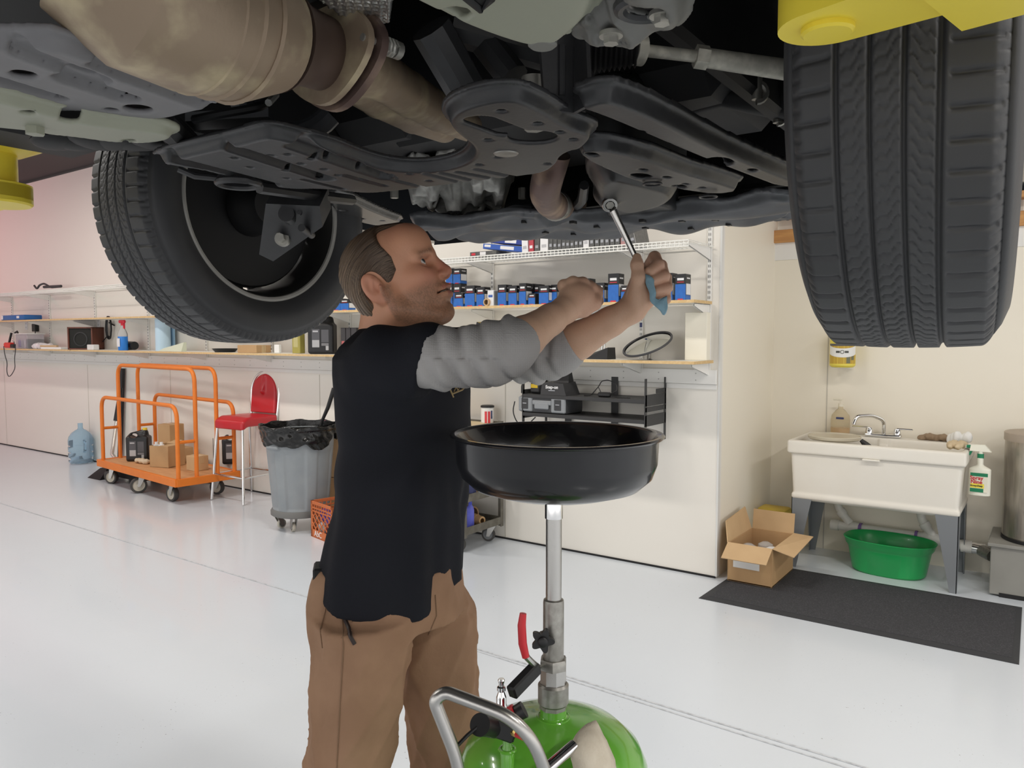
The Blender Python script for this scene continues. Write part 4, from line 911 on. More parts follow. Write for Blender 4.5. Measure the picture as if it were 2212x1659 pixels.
R += [(.40, x-.010, y, .080, .082, TH), (.20, x-.02, y, .078, .08, TH), (.07, x-.02, y, .08, .085, TH)]; loft(f, R[::-1], .03, pfold(.7))
rl_ = [(918, 1255, .060, .08), (928, 1290, .080, .095), (938, 1330, .090, .10), (940, 1400, .090, .098), (952, 1480, .086, .094), (962, 1560, .080, .088), (966, 1659, .076, .082)]
R = [(*Lr(px, py, 1.76), a, b, TH) for px, py, a, b in rl_]; z, x, y = R[-1][:3]
R += [(.40, x+.005, y, .076, .08, TH), (.20, x+.005, y, .076, .08, TH), (.07, x, y, .08, .085, TH)]; loft(f, R[::-1], .03, pfold(2.1))
# sagging hip pocket at the back
f.ell(tuple(L(702, 1300, 1.60)), (.034, .055, .072), .03); f.ell(tuple(L(704, 1370, 1.60)), (.026, .045, .045), .03)
tV, tQ = f.mesh(); tro = obj('trousers', npmesh('trousers', tV, tQ, duck), None, man)
stitch = mat('seam_thread', (.22, .13, .075), .8)
snap_t = snapper(tV, tQ)
decal('side_seam', [(738, 1300), (742, 1400), (735, 1520), (728, 1658)], .0013, stitch, tro, snap_t)
decal('pocket_edge', [(763, 1287), (760, 1345)], .0013, stitch, tro, snap_t); decal('pocket_edge', [(738, 1378), (760, 1362)], .0013, stitch, tro, snap_t)
decal('pocket_clip', [(745, 1337), (754, 1358), (757, 1375), (766, 1391)], .0042, mat('dark_clip', (.03, .02, .018), .5), tro, snap_t)
decal('pocket_seam', [(708, 1255), (703, 1320), (692, 1360), (697, 1400)], .0013, stitch, tro, snap_t)
decal('fly_seam', [(940, 1285), (943, 1330), (925, 1372)], .0013, stitch, tro, snap_t)
# boots
bootm = mat('brown_leather', (.10, .055, .03), .6)
for px, f_ in ((736, 1.57), (966, 1.76)):
    q = L(px, 1659, f_); g = Fld((q.x-.16, q.y-.12, 0), (q.x+.26, q.y+.14, .22), .006)
    g.chain([(q.x-.03, q.y, .055), (q.x+.08, q.y-.02, .055), (q.x+.17, q.y-.05, .04)], [.052, .05, .042], .03); g.cap((q.x-.02, q.y, .06), (q.x-.015, q.y, .17), .05, .05, .03)
    X, Y, Zg = g.full(); g.D = np.maximum(g.D, (.004-Zg)*np.ones_like(g.D)).astype(np.float32); obj('boot', npmesh('boot', *g.mesh(), bootm), None, man)
# wallet peeking from the pocket
mb = MB(); mb.box(L(689, 1243, 1.60), (.022, .06, .045), .004, rotz(.2)); mb.bm.transform(MW[man.name]); obj('wallet', mb, blackm, label='dark wallet sticking out of the man\'s back pocket', cat='wallet')
# ---- wrench in his left hand
wrm = mat('wrench_chrome', (.55, .54, .52), .22, 1, noise=.3, nscale=60)
we = PLUG+pn*.004; hd = dep(1382, 560, 1.655); tl = dep(1412, 640, 1.675)
dv = (hd-we).normalized()
wr = thing('wrench', 'chrome ring spanner fitted on the oil drain plug and gripped in his fist', 'wrench', tuple(we))
mb = MB(); sx = dv.cross(pn).normalized(); sz = sx.cross(dv).normalized()
st_, en = we+dv*.0165, tl
R = []
for i in range(13):
    t = i/12; p = st_.lerp(en, t); a, b = (.0085-.002*math.sin(PI*t), .0042)
    R.append([p+sx*(a*math.cos(q))+sz*(b*math.sin(q)) for q in [2*PI*k/14 for k in range(14)]])
mb.rings(R); obj('shank', mb, wrm, wr, local=False)
mb = MB(); T = Matrix.Translation(we)
prof = [(.0105, -.006), (.016, -.006), (.0175, -.003), (.0175, .003), (.016, .006), (.0105, .006)]
RM = frame(we, pn.orthogonal(), pn.cross(pn.orthogonal())); mb.rings([[RM @ Vector((r*math.cos(2*PI*k/36), r*math.sin(2*PI*k/36), z_)) for k in range(36)] for r, z_ in prof], close=True); obj('ring_end', mb, wrm, wr, local=False)
# ---- blue rag held in the same hand
def cloth(name, pts, m, th=.0025, label=None, cat=None, parent=None):
    """pts: rows of (px, py, f)"""
    V = [[dep(*p) for p in row] for row in pts]; mb = MB(); nn = len(V[0]); vs = [p for r in V for p in r]
    mb.raw(vs, [(i*nn+j, i*nn+j+1, (i+1)*nn+j+1, (i+1)*nn+j) for i in range(len(V)-1) for j in range(nn-1)])
    me = mb.mesh(name, m, 180); bm = bmesh.new(); bm.from_mesh(me); bmesh.ops.subdivide_edges(bm, edges=bm.edges, cuts=2, use_grid_fill=True, smooth=.6)
    for v in bm.verts: v.co += Vector((math.sin(v.co.z*190), math.cos(v.co.x*170+v.co.z*60), 0))*.0014
    bmesh.ops.solidify(bm, geom=bm.faces, thickness=th); bm.to_mesh(me); bm.free(); me.shade_smooth()
    return obj(name, me, None, parent, label, cat)
ragm = mat('blue_rag', (.28, .46, .56), .9, noise=.4, nscale=60, bump=.3, bscale=300)
cloth('rag', [[(1392, 592, 1.622), (1402, 596, 1.618), (1412, 606, 1.62)], [(1396, 612, 1.616), (1406, 618, 1.612), (1414, 626, 1.616)], [(1402, 634, 1.612), (1409, 642, 1.61), (1416, 646, 1.616)], [(1405, 650, 1.612), (1414, 653, 1.612), (1430, 650, 1.62)], [(1408, 655, 1.612), (1420, 664, 1.614), (1440, 640, 1.622)], [(1426, 672, 1.618), (1434, 674, 1.62), (1441, 655, 1.622)], [(1433, 680, 1.62), (1436, 681, 1.62), (1438, 676, 1.622)]], ragm, label='pale blue rag dangling from his left fist', cat='rag')
# ------------------------------------------------------------------ waste-oil drain
FD = 1.42
dc = dep(1195, 1535, FD); DX, DY = dc.x, dc.y
dr = thing('oil_drain', 'wheeled waste-oil drain with black catch pan on chrome pole and green tank', 'oil drain', (DX, DY, 0))
def zd(y, f=FD): return dep(1195, y, f).z
def dpart(n, mb, m, p=None, **k): return obj(n, mb, m, p or dr, **k)
panm = mat('black_enamel', (.010, .010, .012), .22, coat=.4)
greenm = mat('green_enamel', (.14, .44, .045), .18, coat=.6, noise=.15, nscale=4, col2=(.12, .39, .04))
pc = dep(1202, 938, FD); zr = pc.z
px_, py_ = pc.x-DX, pc.y-DY
pr = [(.001, zr-.116), (.06, zr-.114), (.115, zr-.108), (.155, zr-.096), (.177, zr-.076), (.186, zr-.050), (.188, zr-.010), (.190, zr-.004), (.1965, zr-.003), (.1985, zr), (.1965, zr+.003), (.190, zr+.003), (.184, zr-.002), (.183, zr-.048), (.174, zr-.073), (.152, zr-.092), (.11, zr-.103), (.03, zr-.108), (.001, zr-.108)]
dpart('catch_pan', MB().lathe(pr, (px_, py_, 0), 96, cap=False), panm, ang=50)
mb = MB(); mb.lathe([(.001, zr-.094), (.150, zr-.082), (.150, zr-.079), (.001, zr-.091)], (px_, py_, 0), 64); sc_ = dpart('pan_screen', mb, panm)
zt = [zd(y) for y in (1072, 1078, 1113, 1290, 1296, 1418, 1452, 1472, 1515, 1528, 1548)]
dpart('pole_collar', MB().lathe([(.001, zt[0]), (.0155, zt[0]), (.0165, zt[1]), (.0165, zt[2]), (.001, zt[2])], n=32), chrome)
dpart('inner_pole', MB().lathe([(.0145, zt[2]), (.0145, zt[3])], n=32), steel)
dpart('outer_pole', MB().lathe([(.015, zt[3]+.002), (.0185, zt[3]), (.0192, zt[4]), (.0192, zt[5]), (.001, zt[5])], n=32), zinc)
dpart('hex_nut', MB().lathe([(.001, zt[5]), (.025, zt[5]), (.027, zt[5]-.004), (.027, zt[6]+.01), (.001, zt[6]+.01)], n=6), zinc)
dpart('hex_union', MB().lathe([(.001, zt[6]+.01), (.0245, zt[6]+.01), (.0245, zt[7]), (.001, zt[7])], n=8), steel)
dpart('ball_valve', MB().lathe([(.001, zt[7]), (.025, zt[7]), (.0285, zt[7]-.004), (.0285, zt[8]), (.025, zt[8]-.004), (.001, zt[8]-.004)], n=36), zinc)
dpart('lower_nut', MB().lathe([(.001, zt[8]-.004), (.026, zt[8]-.004), (.026, zt[9]), (.001, zt[9])], n=8), zinc)
zb = zt[10]
tank = dpart('tank', MB().lathe([(.001, .14), (.10, .145), (.16, .17), (.178, .22), (.178, zb-.115), (.174, zb-.085), (.161, zb-.055), (.132, zb-.028), (.09, zb-.010), (.05, zb-.002), (.030, zb), (.026, zb+.002), (.0245, zb+.004), (.0245, zt[9]), (.001, zt[9])], n=72), greenm)
dpart('weld_ring', MB().tube(arc((0, 0, zb-.001), .029, 0, 2*PI, 32, (1, 0, 0), (0, 1, 0))[:-1], .003, 8, close=True), greenm, tank)
def D(px, py, f): return Matrix.Translation((-DX, -DY, 0)) @ dep(px, py, f)
# valve lever with red grip
mb = MB(); mb.tube(rpath([D(1166, 1444, FD), D(1150, 1432, 1.37), D(1136, 1418, 1.36), D(1132, 1400, 1.36)], .008), [.006]*14, 8); lev = dpart('valve_lever', mb, steel)
P = [D(1136, 1420, 1.36), D(1129, 1390, 1.36), D(1127, 1350, 1.36), D(1130, 1325, 1.36)]
mb = MB(); mb.tube(P, [.0066, .0078, .0076, .0062], 12); dpart('lever_grip', mb, red, lev)
# star knob facing the viewer
kc = D(1172, 1381, FD-.035); v_ = -_fw; M_ = frame(kc, _rt, _up)
poly = []
for k in range(60):
    a = 2*PI*k/60; poly.append(((.0175+.0045*math.cos(5*a+.3))*math.cos(a), (.0175+.0045*math.cos(5*a+.3))*math.sin(a)))
mb = MB(); mb.prism(poly, 0, .012, M_); mb.lathe([(.009, .012), (.009, .018), (.006, .020), (.001, .020)], M=M_, n=20); mb.cyl(M_ @ Vector((0, 0, 0)), M_ @ Vector((0, 0, -.03)), .006, n=12); dpart('star_knob', mb, black)
# rubber safety-valve cover, quick connector and regulator
mb = MB(); a, b = D(1160, 1440, 1.39), D(1104, 1498, 1.34); u = (b-a).normalized()
mb.box((a+b)/2, ((b-a).length, .024, .020), .003, frame((0, 0, 0), u, _up)); dpart('valve_strap', mb, black)
qc = D(1083, 1520, 1.34)
mb = MB(); mb.lathe([(.001, .045), (.005, .045), (.0062, .042), (.0045, .036), (.0045, .032), (.0075, .030), (.0075, .024), (.0055, .022), (.0075, .016), (.009, .012), (.009, 0), (.011, -.004), (.011, -.016), (.001, -.016)], qc, 20); dpart('air_coupler', mb, chrome)
rb = D(1083, 1572, 1.31)
mb = MB(); mb.box(rb, (.052, .03, .032), .004, frame((0, 0, 0), _rt+_up*-.35, _up)); reg = dpart('regulator', mb, black)
ga, gb2 = D(1068, 1572, 1.31), D(1040, 1566, 1.27)
mb = MB(); mb.cyl(ga, gb2, .017, n=28); mb.cyl(gb2, gb2+(gb2-ga)*.12, .0185, n=28); dpart('gauge', mb, black, reg)
ka, kb = D(1098, 1552, 1.31), D(1132, 1532, 1.31)
mb = MB(); mb.cyl(ka.lerp(kb, .45), kb, .0135, .0145, n=28); dpart('adjust_knob', mb, black, reg)
mb = MB(); mb.cyl(ka.lerp(kb, .22), ka.lerp(kb, .52), .0175, n=28); dpart('lock_ring', mb, red, reg)
mb = MB(); a, b = D(1104, 1580, 1.30), D(1132, 1592, 1.28); mb.cyl(a, a.lerp(b, .5), .006, n=6); dpart('brass_fitting', mb, mat('brass', (.6, .42, .15), .3, .9), reg)
mb = MB(); mb.cyl(a.lerp(b, .45), b, .0062, n=14); dpart('drain_cap', mb, red, reg)
nz_ = D(1096, 1604, 1.31)
mb = MB(); mb.lathe([(.012, -.05), (.012, -.012), (.008, -.006), (.007, .02), (.001, .02)], nz_, 24); mb.tube(arc(nz_+Vector((0, 0, -.012)), .013, 0, 2*PI, 24, (1, 0, 0), (0, 1, 0))[:-1], .003, 6, close=True); dpart('tank_spout', mb, greenm, tank)
mb = MB(); mb.tube([D(1036, 1566, 1.27), D(1010, 1588, 1.26), D(984, 1615, 1.24)], .0032, 8); dpart('pickup_hose', mb, black)
# handle and the push bar
mb = MB(); P = rpath([D(1000, 1760, 1.22), D(991, 1650, 1.21), D(937, 1512, 1.20), D(962, 1494, 1.20), D(1100, 1546, 1.17), D(1152, 1600, 1.17), D(1186, 1690, 1.19), D(1190, 1780, 1.22)], .035, 7); mb.tube(P, .0102, 16); hnd = dpart('handle', mb, steel)
mb = MB(); mb.tube([D(946, 1520, 1.205), D(983, 1610, 1.25), D(1000, 1690, 1.26)], .006, 10); dpart('handle_brace', mb, steel, hnd)
mb = MB(); a, b = D(1180, 1662, 1.20), D(1240, 1610, 1.24); mb.cyl(a, b, .0095, n=18); dpart('tool_peg', mb, chrome, hnd)
# running gear below the picture
mb = MB(); mb.tube(rpath([(-.22, -.14, .10), (-.22, .20, .10), (.22, .20, .10), (.22, -.14, .10)], .05), .012, 10); mb.lathe([(.12, .13), (.17, .12), (.17, .09), (.12, .09)], n=32, cap=False); dpart('base_frame', mb, steel)
for x, y in ((-.22, -.14), (.22, -.14), (-.22, .2), (.22, .2)):
    mb = MB(); mb.lathe([(.001, -.014), (.044, -.014), (.05, -.008), (.05, .008), (.044, .014), (.001, .014)], (x, y, .05), 24, Matrix.Rotation(PI/2, 4, 'Y')); mb.box((x, y, .085), (.03, .03, .03), .003); dpart('caster', mb, black)
ragb = mat('beige_rag', (.66, .60, .49), .9, noise=.5, nscale=40, col2=(.50, .43, .33), bump=.3, bscale=300)
cloth('rag', [[(1226, 1612, 1.25), (1250, 1580, 1.27), (1272, 1562, 1.29), (1290, 1555, 1.30)], [(1232, 1622, 1.235), (1256, 1604, 1.235), (1282, 1590, 1.25), (1302, 1588, 1.28)], [(1236, 1650, 1.235), (1262, 1642, 1.22), (1292, 1632, 1.235), (1322, 1626, 1.27)], [(1238, 1690, 1.235), (1266, 1690, 1.21), (1300, 1684, 1.225), (1334, 1672, 1.265)], [(1240, 1730, 1.24), (1268, 1730, 1.22), (1302, 1728, 1.23), (1336, 1724, 1.265)]], ragb, .003, label='beige rag hung over the green oil drain handle', cat='rag')
# ------------------------------------------------------------------ left side of the shop, on the floor
orange = mat('orange_paint', (.78, .21, .022), .4, noise=.25, nscale=14, col2=(.55, .12, .015))
deckm = mat('worn_plywood', (.66, .36, .17), .7, noise=.5, nscale=6, col2=(.5, .24, .1), stretch=(1, 5, 1))
tread = mat('caster_tread', (.06, .058, .055), .6); hubm = mat('caster_hub', (.55, .52, .44), .5)
def caster(root, x, y, z, r, yaw=0, wd=.045, rub=tread, hub=hubm):
    """swivel caster hanging at height z"""
    M = Matrix.Translation((x, y, 0)) @ rotz(yaw); off = -.03
    mb = MB(); mb.box(M @ Vector((0, 0, z-.004)), (.09*r/.076, .09*r/.076, .008), .001, rotz(yaw))
    for s_ in (-1, 1): mb.hexa([M @ Vector(p) for p in ((off-.012, s_*(wd/2+.004), r-.012), (off+.012, s_*(wd/2+.004), r-.012), (off+.012, s_*(wd/2+.009), r-.012), (off-.012, s_*(wd/2+.009), r-.012))], [M @ Vector(p) for p in ((-.03, s_*(wd/2+.004), z-.008), (.03, s_*(wd/2+.004), z-.008), (.03, s_*(wd/2+.009), z-.008), (-.03, s_*(wd/2+.009), z-.008))])
    c = obj('caster', mb, steel, root)
    W = M @ Matrix.Translation((off, 0, r)) @ Matrix.Rotation(PI/2, 4, 'X')
    mb = MB(); mb.lathe([(r*.72, -wd/2), (r*.95, -wd/2), (r, -wd*.35), (r, wd*.35), (r*.95, wd/2), (r*.72, wd/2)], M=W, n=32, cap=False); obj('tread', mb, rub, c)
    mb = MB(); mb.lathe([(.001, -wd*.56), (r*.2, -wd*.56), (r*.24, -wd*.3), (r*.62, -wd*.28), (r*.72, -wd*.47), (r*.72, wd*.47), (r*.62, wd*.28), (r*.24, wd*.3), (r*.2, wd*.56), (.001, wd*.56)], M=W, n=32); obj('wheel_hub', mb, hub, c)
    return c
tx0, tx1, ty0, ty1, tz = -8.036, -6.30, 3.84, 4.44, .235
tc_ = ((tx0+tx1)/2, (ty0+ty1)/2)
tro_ = thing('platform_trolley', 'orange panel trolley with tall tube rails and plywood deck', 'trolley', (*tc_, 0), -.10)
hx, hy = (tx1-tx0)/2, (ty1-ty0)/2
obj('deck', MB().box((0, 0, tz-.008), (2*hx, 2*hy-.0, .016), .002), deckm, tro_)
mb = MB()
for s_ in (-1, 1): mb.box((0, s_*hy, tz-.03), (2*hx+.02, .03, .07), .003); mb.box((s_*hx, 0, tz-.03), (.03, 2*hy, .07), .003)
for x in (-.62, 0, .62): mb.box((x, 0, tz-.045), (.12, 2*hy-.04, .05), .003)
obj('chassis', mb, orange, tro_)
for nm, y, h_, x0, x1 in (('low_rail', -hy+.03, .655, -.82, .85), ('tall_rail', -hy+.20, .98, -.82, .85), ('tall_rail', hy-.20, .98, -.82, .85), ('low_rail', hy-.03, .655, -.82, .85)):
    mb = MB(); mb.tube(rpath([(x0, y, tz), (x0, y, tz+h_), (x1, y, tz+h_), (x1, y, tz)], .13, 7), .019, 14); obj(nm, mb, orange, tro_)
for s_ in (-1, 1):
    for x in (-.82, .85): mb = MB(); mb.cyl((x, s_*(hy-.03), tz+.33), (x, s_*(hy-.20), tz+.33), .015, n=12); obj('rail_link', mb, orange, tro_)
for x, y, r, yw_ in ((-.66, -hy+.07, .068, .5), (.02, -hy+.06, .076, 1.3), (.66, -hy+.08, .070, .15), (.02, hy-.08, .076, 1.4), (.66, hy-.08, .070, .5), (-.66, hy-.08, .068, .3)):
    caster(tro_, x, y, tz-.065, r, yw_)
# jugs of coolant
def jug(name, label, loc, rz, capm, group=None, s_=1.0):
    t = thing(name, label, 'jug', loc, rz, group)
    f = Fld((-.12*s_, -.08*s_, -.01), (.12*s_, .08*s_, .33*s_), .005)
    X, Y, Z = f.full(); X = X/s_; Y = Y/s_; Z = Z/s_
    top = .255-.10*ss(np.abs(X+.03), .03, .14)*0
    qx = np.abs(X)-.078; qy = np.abs(Y)-.045; qz = np.abs(Z-.115)-.095
    d = np.sqrt(np.maximum(qx, 0)**2+np.maximum(qy, 0)**2+np.maximum(qz, 0)**2)+np.minimum(np.maximum(np.maximum(qx, qy), qz), 0)-.02
    f.D = (d*s_).astype(np.float32)
    f.cap((-.055*s_, 0, .20*s_), (.045*s_, 0, .24*s_), .045*s_, .040*s_, .03); f.cap((-.055*s_, 0, .235*s_), (.055*s_, 0, .262*s_), .026*s_, .026*s_, .02)
    f.ell((-.030*s_, 0, .232*s_), (.036*s_, .09*s_, .022*s_), .008, 's'); f.cap((.055*s_, 0, .26*s_), (.055*s_, 0, .28*s_), .022*s_, .020*s_, .006)
    obj('body', npmesh('body', *f.mesh(), mat('jug_black', (.013, .013, .014), .35)), None, t)
    mb = MB(); mb.lathe([(.001, .302*s_), (.019*s_, .302*s_), (.021*s_, .298*s_), (.021*s_, .278*s_), (.001, .278*s_)], (.055*s_, 0, 0), 24); obj('cap', mb, capm, t)
    for i, (x, z, w_, h_, m_) in enumerate(((-.034, .125, .058, .125, mat('label_dark', (.10, .10, .11), .5)), (-.034, .078, .054, .055, mat('label_grey', (.45, .45, .46), .6)), (.036, .135, .056, .095, mat('label_dark', (.10, .10, .11), .5)), (.036, .072, .055, .02, mat('label_dim', (.2, .2, .21), .6)), (-.036, .170, .040, .012, mat('label_pale', (.5, .5, .52), .6)), (.052, .045, .022, .032, mat('label_grey', (.45, .45, .46), .6)))):
        mb = MB(); mb.box((x*s_, -.0655*s_-.0004*i, z*s_), (w_*s_, .002, h_*s_), .0008); obj('label', mb, m_, t)
    return t
zdk = tz+.001
p = on(291, 996, 2, zdk); J0 = jug('coolant_jug', 'black jug with yellow cap on the trolley deck beside the open carton', (p.x, p.y+.05, zdk), .75, yellow, 'black coolant jugs on the trolley', 1.12)
p = on(492, 1000, 2, zdk); dup(J0, (p.x+.07, p.y+.03, zdk), .85, 'black jug with yellow cap on the trolley, right one behind the stool', 'black coolant jugs on the trolley')
dup(J0, (p.x-.19, p.y+.10, zdk), .8, 'black jug partly hidden on the trolley, left one behind the stool legs', 'black coolant jugs on the trolley')
# cartons on the trolley
tapem = mat('packing_tape', (.55, .40, .22), .3)
def carton(label, c, d, rz=0, m=card, open_=0, tape=True, name='cardboard_box'):
    t = thing(name, label, 'box', c, rz)
    mb = MB(); x, y, z = d[0]/2, d[1]/2, d[2]
    if not open_: mb.box((0, 0, z/2), d, .004)
    else:
        th = .004
        mb.box((0, 0, th), (2*x, 2*y, .006))
        for s_ in (-1, 1): mb.box((s_*(x-th/2), 0, z/2), (th, 2*y, z), .001); mb.box((0, s_*(y-th/2), z/2), (2*x-2*th, th, z), .001)
    obj('carton', mb, m, t)
    if not open_:
        mb = MB(); mb.box((0, 0, z+.0005), (2*x+.002, .045, .002), .0005); mb.box((x+.0006, 0, z-.035), (.0015, .045, .07), .0005); mb.box((-x-.0006, 0, z-.035), (.0015, .045, .07), .0005)
        if tape: obj('tape', mb, tapem, t)
    return t
p = on(338, 1012, 2, zdk); bx = carton('open cardboard carton with white bottles at the front of the trolley', (p.x-.06, p.y+.15, zdk), (.23, .22, .21), .28, card, 1)
mb = MB(); mb.hexa([Vector(q) for q in ((-.11, .11, .205), (.02, .11, .205), (.02, .11, .21), (-.11, .11, .21))], [Vector(q) for q in ((-.11, .18, .23), (.02, .18, .23), (.02, .185, .235), (-.11, .185, .235))]); obj('flap', mb, card2, bx)
mb = MB(); mb.box((.06, 0, .211), (.11, .22, .004), .001); obj('flap', mb, card2, bx)
for i, (x, y) in enumerate(((-.075, -.06), (-.012, -.06))):
    q = Vector((p.x-.06, p.y+.15, 0))+rotz(.28) @ Vector((x, y, 0)); t = thing('bottle', 'white bottle standing in the open carton, %s one' % ('left' if i == 0 else 'right'), 'bottle', (q.x, q.y, zdk+.008), 0, 'white bottles in the carton')
    mb = MB(); mb.lathe([(.001, 0), (.028, 0), (.03, .004), (.03, .19), (.026, .21), (.001, .21)], n=20); obj('body', mb, paper, t); mb = MB(); mb.lathe([(.001, .21), (.016, .21), (.016, .235), (.001, .235)], n=16); obj('cap', mb, white, t)
p = on(356, 985, 2, zdk); b2 = Vector((p.x+.18, 4.26, zdk)); b2.x += .21; b2.y += .05; carton('flat open carton lying on the trolley behind the black jug', tuple(b2), (.38, .24, .15), .05, card2)
carton('tall taped carton stacked on the flat carton on the trolley', (b2.x-.0, b2.y-.0, zdk+.156), (.19, .17, .23), .1, card)
carton('low carton at the back of the trolley deck under the rail', (-6.66, 4.17, zdk), (.15, .14, .14), 0, card2)
mb = MB(); q = on(400, 998, 2, zdk); mb.box((q.x+.05, q.y+.12, zdk+.012), (.16, .2, .022), .002, rotz(.5)); obj('wood_offcut', mb, mat('pale_wood', (.62, .42, .22), .7), label='pale wooden offcut lying on the trolley deck', cat='offcut')
f = Fld((-.14, -.1, 0), (.14, .1, .08), .006)
for k in range(9): f.ell((-.09+.022*k, .03*math.sin(k*2.3), .012+.008*(k % 3)), (.035, .03, .022), .02)
X, Y, Z = f.full(); f.D = f.D+(.004*np.sin(X*90+Y*60)*np.sin(Y*110)).astype(np.float32); f.D = np.maximum(f.D, -Z).astype(np.float32)
q = on(306, 1000, 2, zdk); me = npmesh('rag', *f.mesh(), mat('cream_rag', (.62, .52, .38), .9)); me.transform(Matrix.Translation((q.x+.03, q.y+.0, zdk+.001))); obj('rag', me, label='crumpled cream rag on the trolley in front of the jug', cat='rag')
# trolley jack and its handles behind the trolley
jk = thing('floor_jack', 'black trolley jack under the left end of the orange trolley', 'jack', (-8.02, 4.16, 0))
mb = MB(); mb.hexa([Vector(q) for q in ((-.10, -.11, .05), (.50, -.09, .04), (.50, .09, .04), (-.10, .11, .05))], [Vector(q) for q in ((-.10, -.11, .14), (.50, -.08, .10), (.50, .08, .10), (-.10, .11, .14))]); mb.box((-.05, 0, .15), (.14, .12, .05), .01); obj('chassis', mb, blackm, jk)
for x, y, r in ((-.06, -.13, .05), (-.06, .13, .05), (.46, -.11, .035), (.46, .11, .035)):
    mb = MB(); mb.lathe([(.001, -.018), (r, -.018), (r, .018), (.001, .018)], (x, y, r), 24, Matrix.Rotation(PI/2, 4, 'X')); obj('wheel', mb, tread, jk)
jl = Matrix.Translation((8.02, -4.16, 0)); h0, h1, h2 = jl @ on(242, 981, 1, 4.22), jl @ on(252, 909, 1, 4.34), jl @ on(261, 838, 1, 4.42)
mb = MB(); mb.tube([(-.04, 0, .14), h0, h1], .020, 12); obj('handle_tube', mb, mat('silver_tube', (.62, .60, .55), .3, .6), jk)
mb = MB(); mb.cyl(h1, h2, .034, .020, n=14); obj('handle_grip', mb, black, jk)
mb = MB(); mb.tube([on(258, 985, 1, 4.52)+Vector((0, 0, -.10)), on(265, 796, 1, 4.525)], .027, 14); obj('pipe', mb, black, label='black pipe standing against the wall behind the trolley', cat='pipe')
f = Fld((-.16, -.12, 0), (.16, .12, .10), .006); f.ell((0, 0, .02), (.13, .08, .05), .02); X, Y, Z = f.full(); f.D = np.maximum(f.D+.006*np.sin(X*70)*np.sin(Y*80+Z*50), -Z).astype(np.float32)
mb = MB(); mb.hexa([Vector(q) for q in ((-8.42, 3.98, .0), (-8.16, 3.98, .0), (-8.16, 4.2, .0), (-8.42, 4.2, .0))], [Vector(q) for q in ((-8.34, 4.08, .10), (-8.16, 4.08, .13), (-8.16, 4.16, .13), (-8.34, 4.12, .10))]); obj('dust_pan', mb, blackm, label='black dustpan on the floor beside the left trolley caster', cat='dustpan')
# water bottle
wb = thing('water_bottle', 'empty blue five gallon water bottle on the floor by the wall', 'water bottle', (-9.48, 4.42, 0))
wm = mat('clear_blue_plastic', (.70, .86, .97), .1, trans=.88, ior=1.15, spec=.6)
mb = MB(); pr = [(.001, .012), (.06, .006), (.12, .004), (.132, .02), (.135, .045), (.128, .06), (.136, .08), (.137, .12), (.130, .135), (.137, .15), (.137, .20), (.130, .215), (.137, .23), (.137, .28), (.128, .32), (.10, .365), (.06, .395), (.032, .41), (.028, .43), (.028, .48), (.024, .48), (.024, .43), (.028, .413), (.055, .392), (.096, .36), (.124, .318), (.133, .28), (.133, .05), (.115, .010), (.001, .016)]
obj('bottle_body', mb.lathe(pr, n=48, cap=False), wm, wb)
mb = MB(); mb.tube(rpath([(.125, -.02, .28), (.165, -.03, .27), (.165, -.03, .17), (.125, -.02, .15)], .03), .015, 12); obj('handle', mb, wm, wb)
mb = MB(); mb.raw([Vector((.1385*math.cos(a), .1385*math.sin(a), z)) for z in (.17, .27) for a in [3.35+.07*k for k in range(9)]], [(i, i+1, 10+i, 9+i) for i in range(8)]); obj('label', mb, mat('label_blue', (.04, .08, .25), .5), wb)
# bar stool
st = thing('bar_stool', 'chrome bar stool with red vinyl seat and rounded back beside the bin', 'stool', (-6.11, 4.33, 0), .05)
vinyl = mat('red_vinyl', (.50, .018, .028), .3, coat=.2, bump=.05, bscale=60)
f = Fld((-.25, -.25, .66), (.25, .27, .80), .006); X, Y, Z = f.full()
qx = np.abs(X)-.175; qy = np.abs(Y)-.175; zz = Z-.735-.012*np.cos(X*8)*np.cos(Y*8)+.03*ss(-Y, .12, .2); qz = np.abs(zz)-.018
f.D = (np.sqrt(np.maximum(qx, 0)**2+np.maximum(qy, 0)**2+np.maximum(qz, 0)**2)+np.minimum(np.maximum(np.maximum(qx, qy), qz), 0)-.026).astype(np.float32)
obj('seat', npmesh('seat', *f.mesh(), vinyl), None, st)
f = Fld((-.22, .10, .74), (.22, .32, 1.20), .006); X, Y, Z = f.full(); yy = Y-.205-.10*(Z-.76)
q = np.where(Z > .98, np.sqrt((X/.155)**2+((Z-.98)/.16)**2)-1, np.abs(X)/.155-1)*.155
f.D = (np.sqrt(np.maximum(q, 0)**2+np.maximum(np.abs(yy)-.012, 0)**2)+np.minimum(np.maximum(q, np.abs(yy)-.012), 0)-.016).astype(np.float32); f.D = np.maximum(f.D, (.79-Z)).astype(np.float32)
f.cap((0, .195, 1.0), (0, .225, 1.12), .03, .02, .03)
obj('backrest', npmesh('backrest', *f.mesh(), vinyl), None, st)
mb = MB(); P = [(-.18, .20, .70)]+[(.196*math.cos(PI-PI*k/16), .205+.10*(.22+.17*math.sin(PI*k/16)), .985+.196*math.sin(PI*k/16)) for k in range(17)]+[(.18, .20, .70)]; mb.tube(P, .0125, 12); obj('back_frame', mb, chrome, st)
for x, y in ((-1, -1), (1, -1), (-1, 1), (1, 1)):
    mb = MB(); mb.tube(rpath([(x*.13, y*.13, .712), (x*.178, y*.178, .712), (x*.225, y*.225, .006)], .04, 6), .0125, 12); obj('leg', mb, chrome, st)
mb = MB(); P = [(-.208, -.208, .24), (.208, -.208, .24), (.208, .208, .24), (-.208, .208, .24)]; mb.tube(rpath(P+[P[0]], .01, 2), .0095, 10); obj('foot_ring', mb, chrome, st)
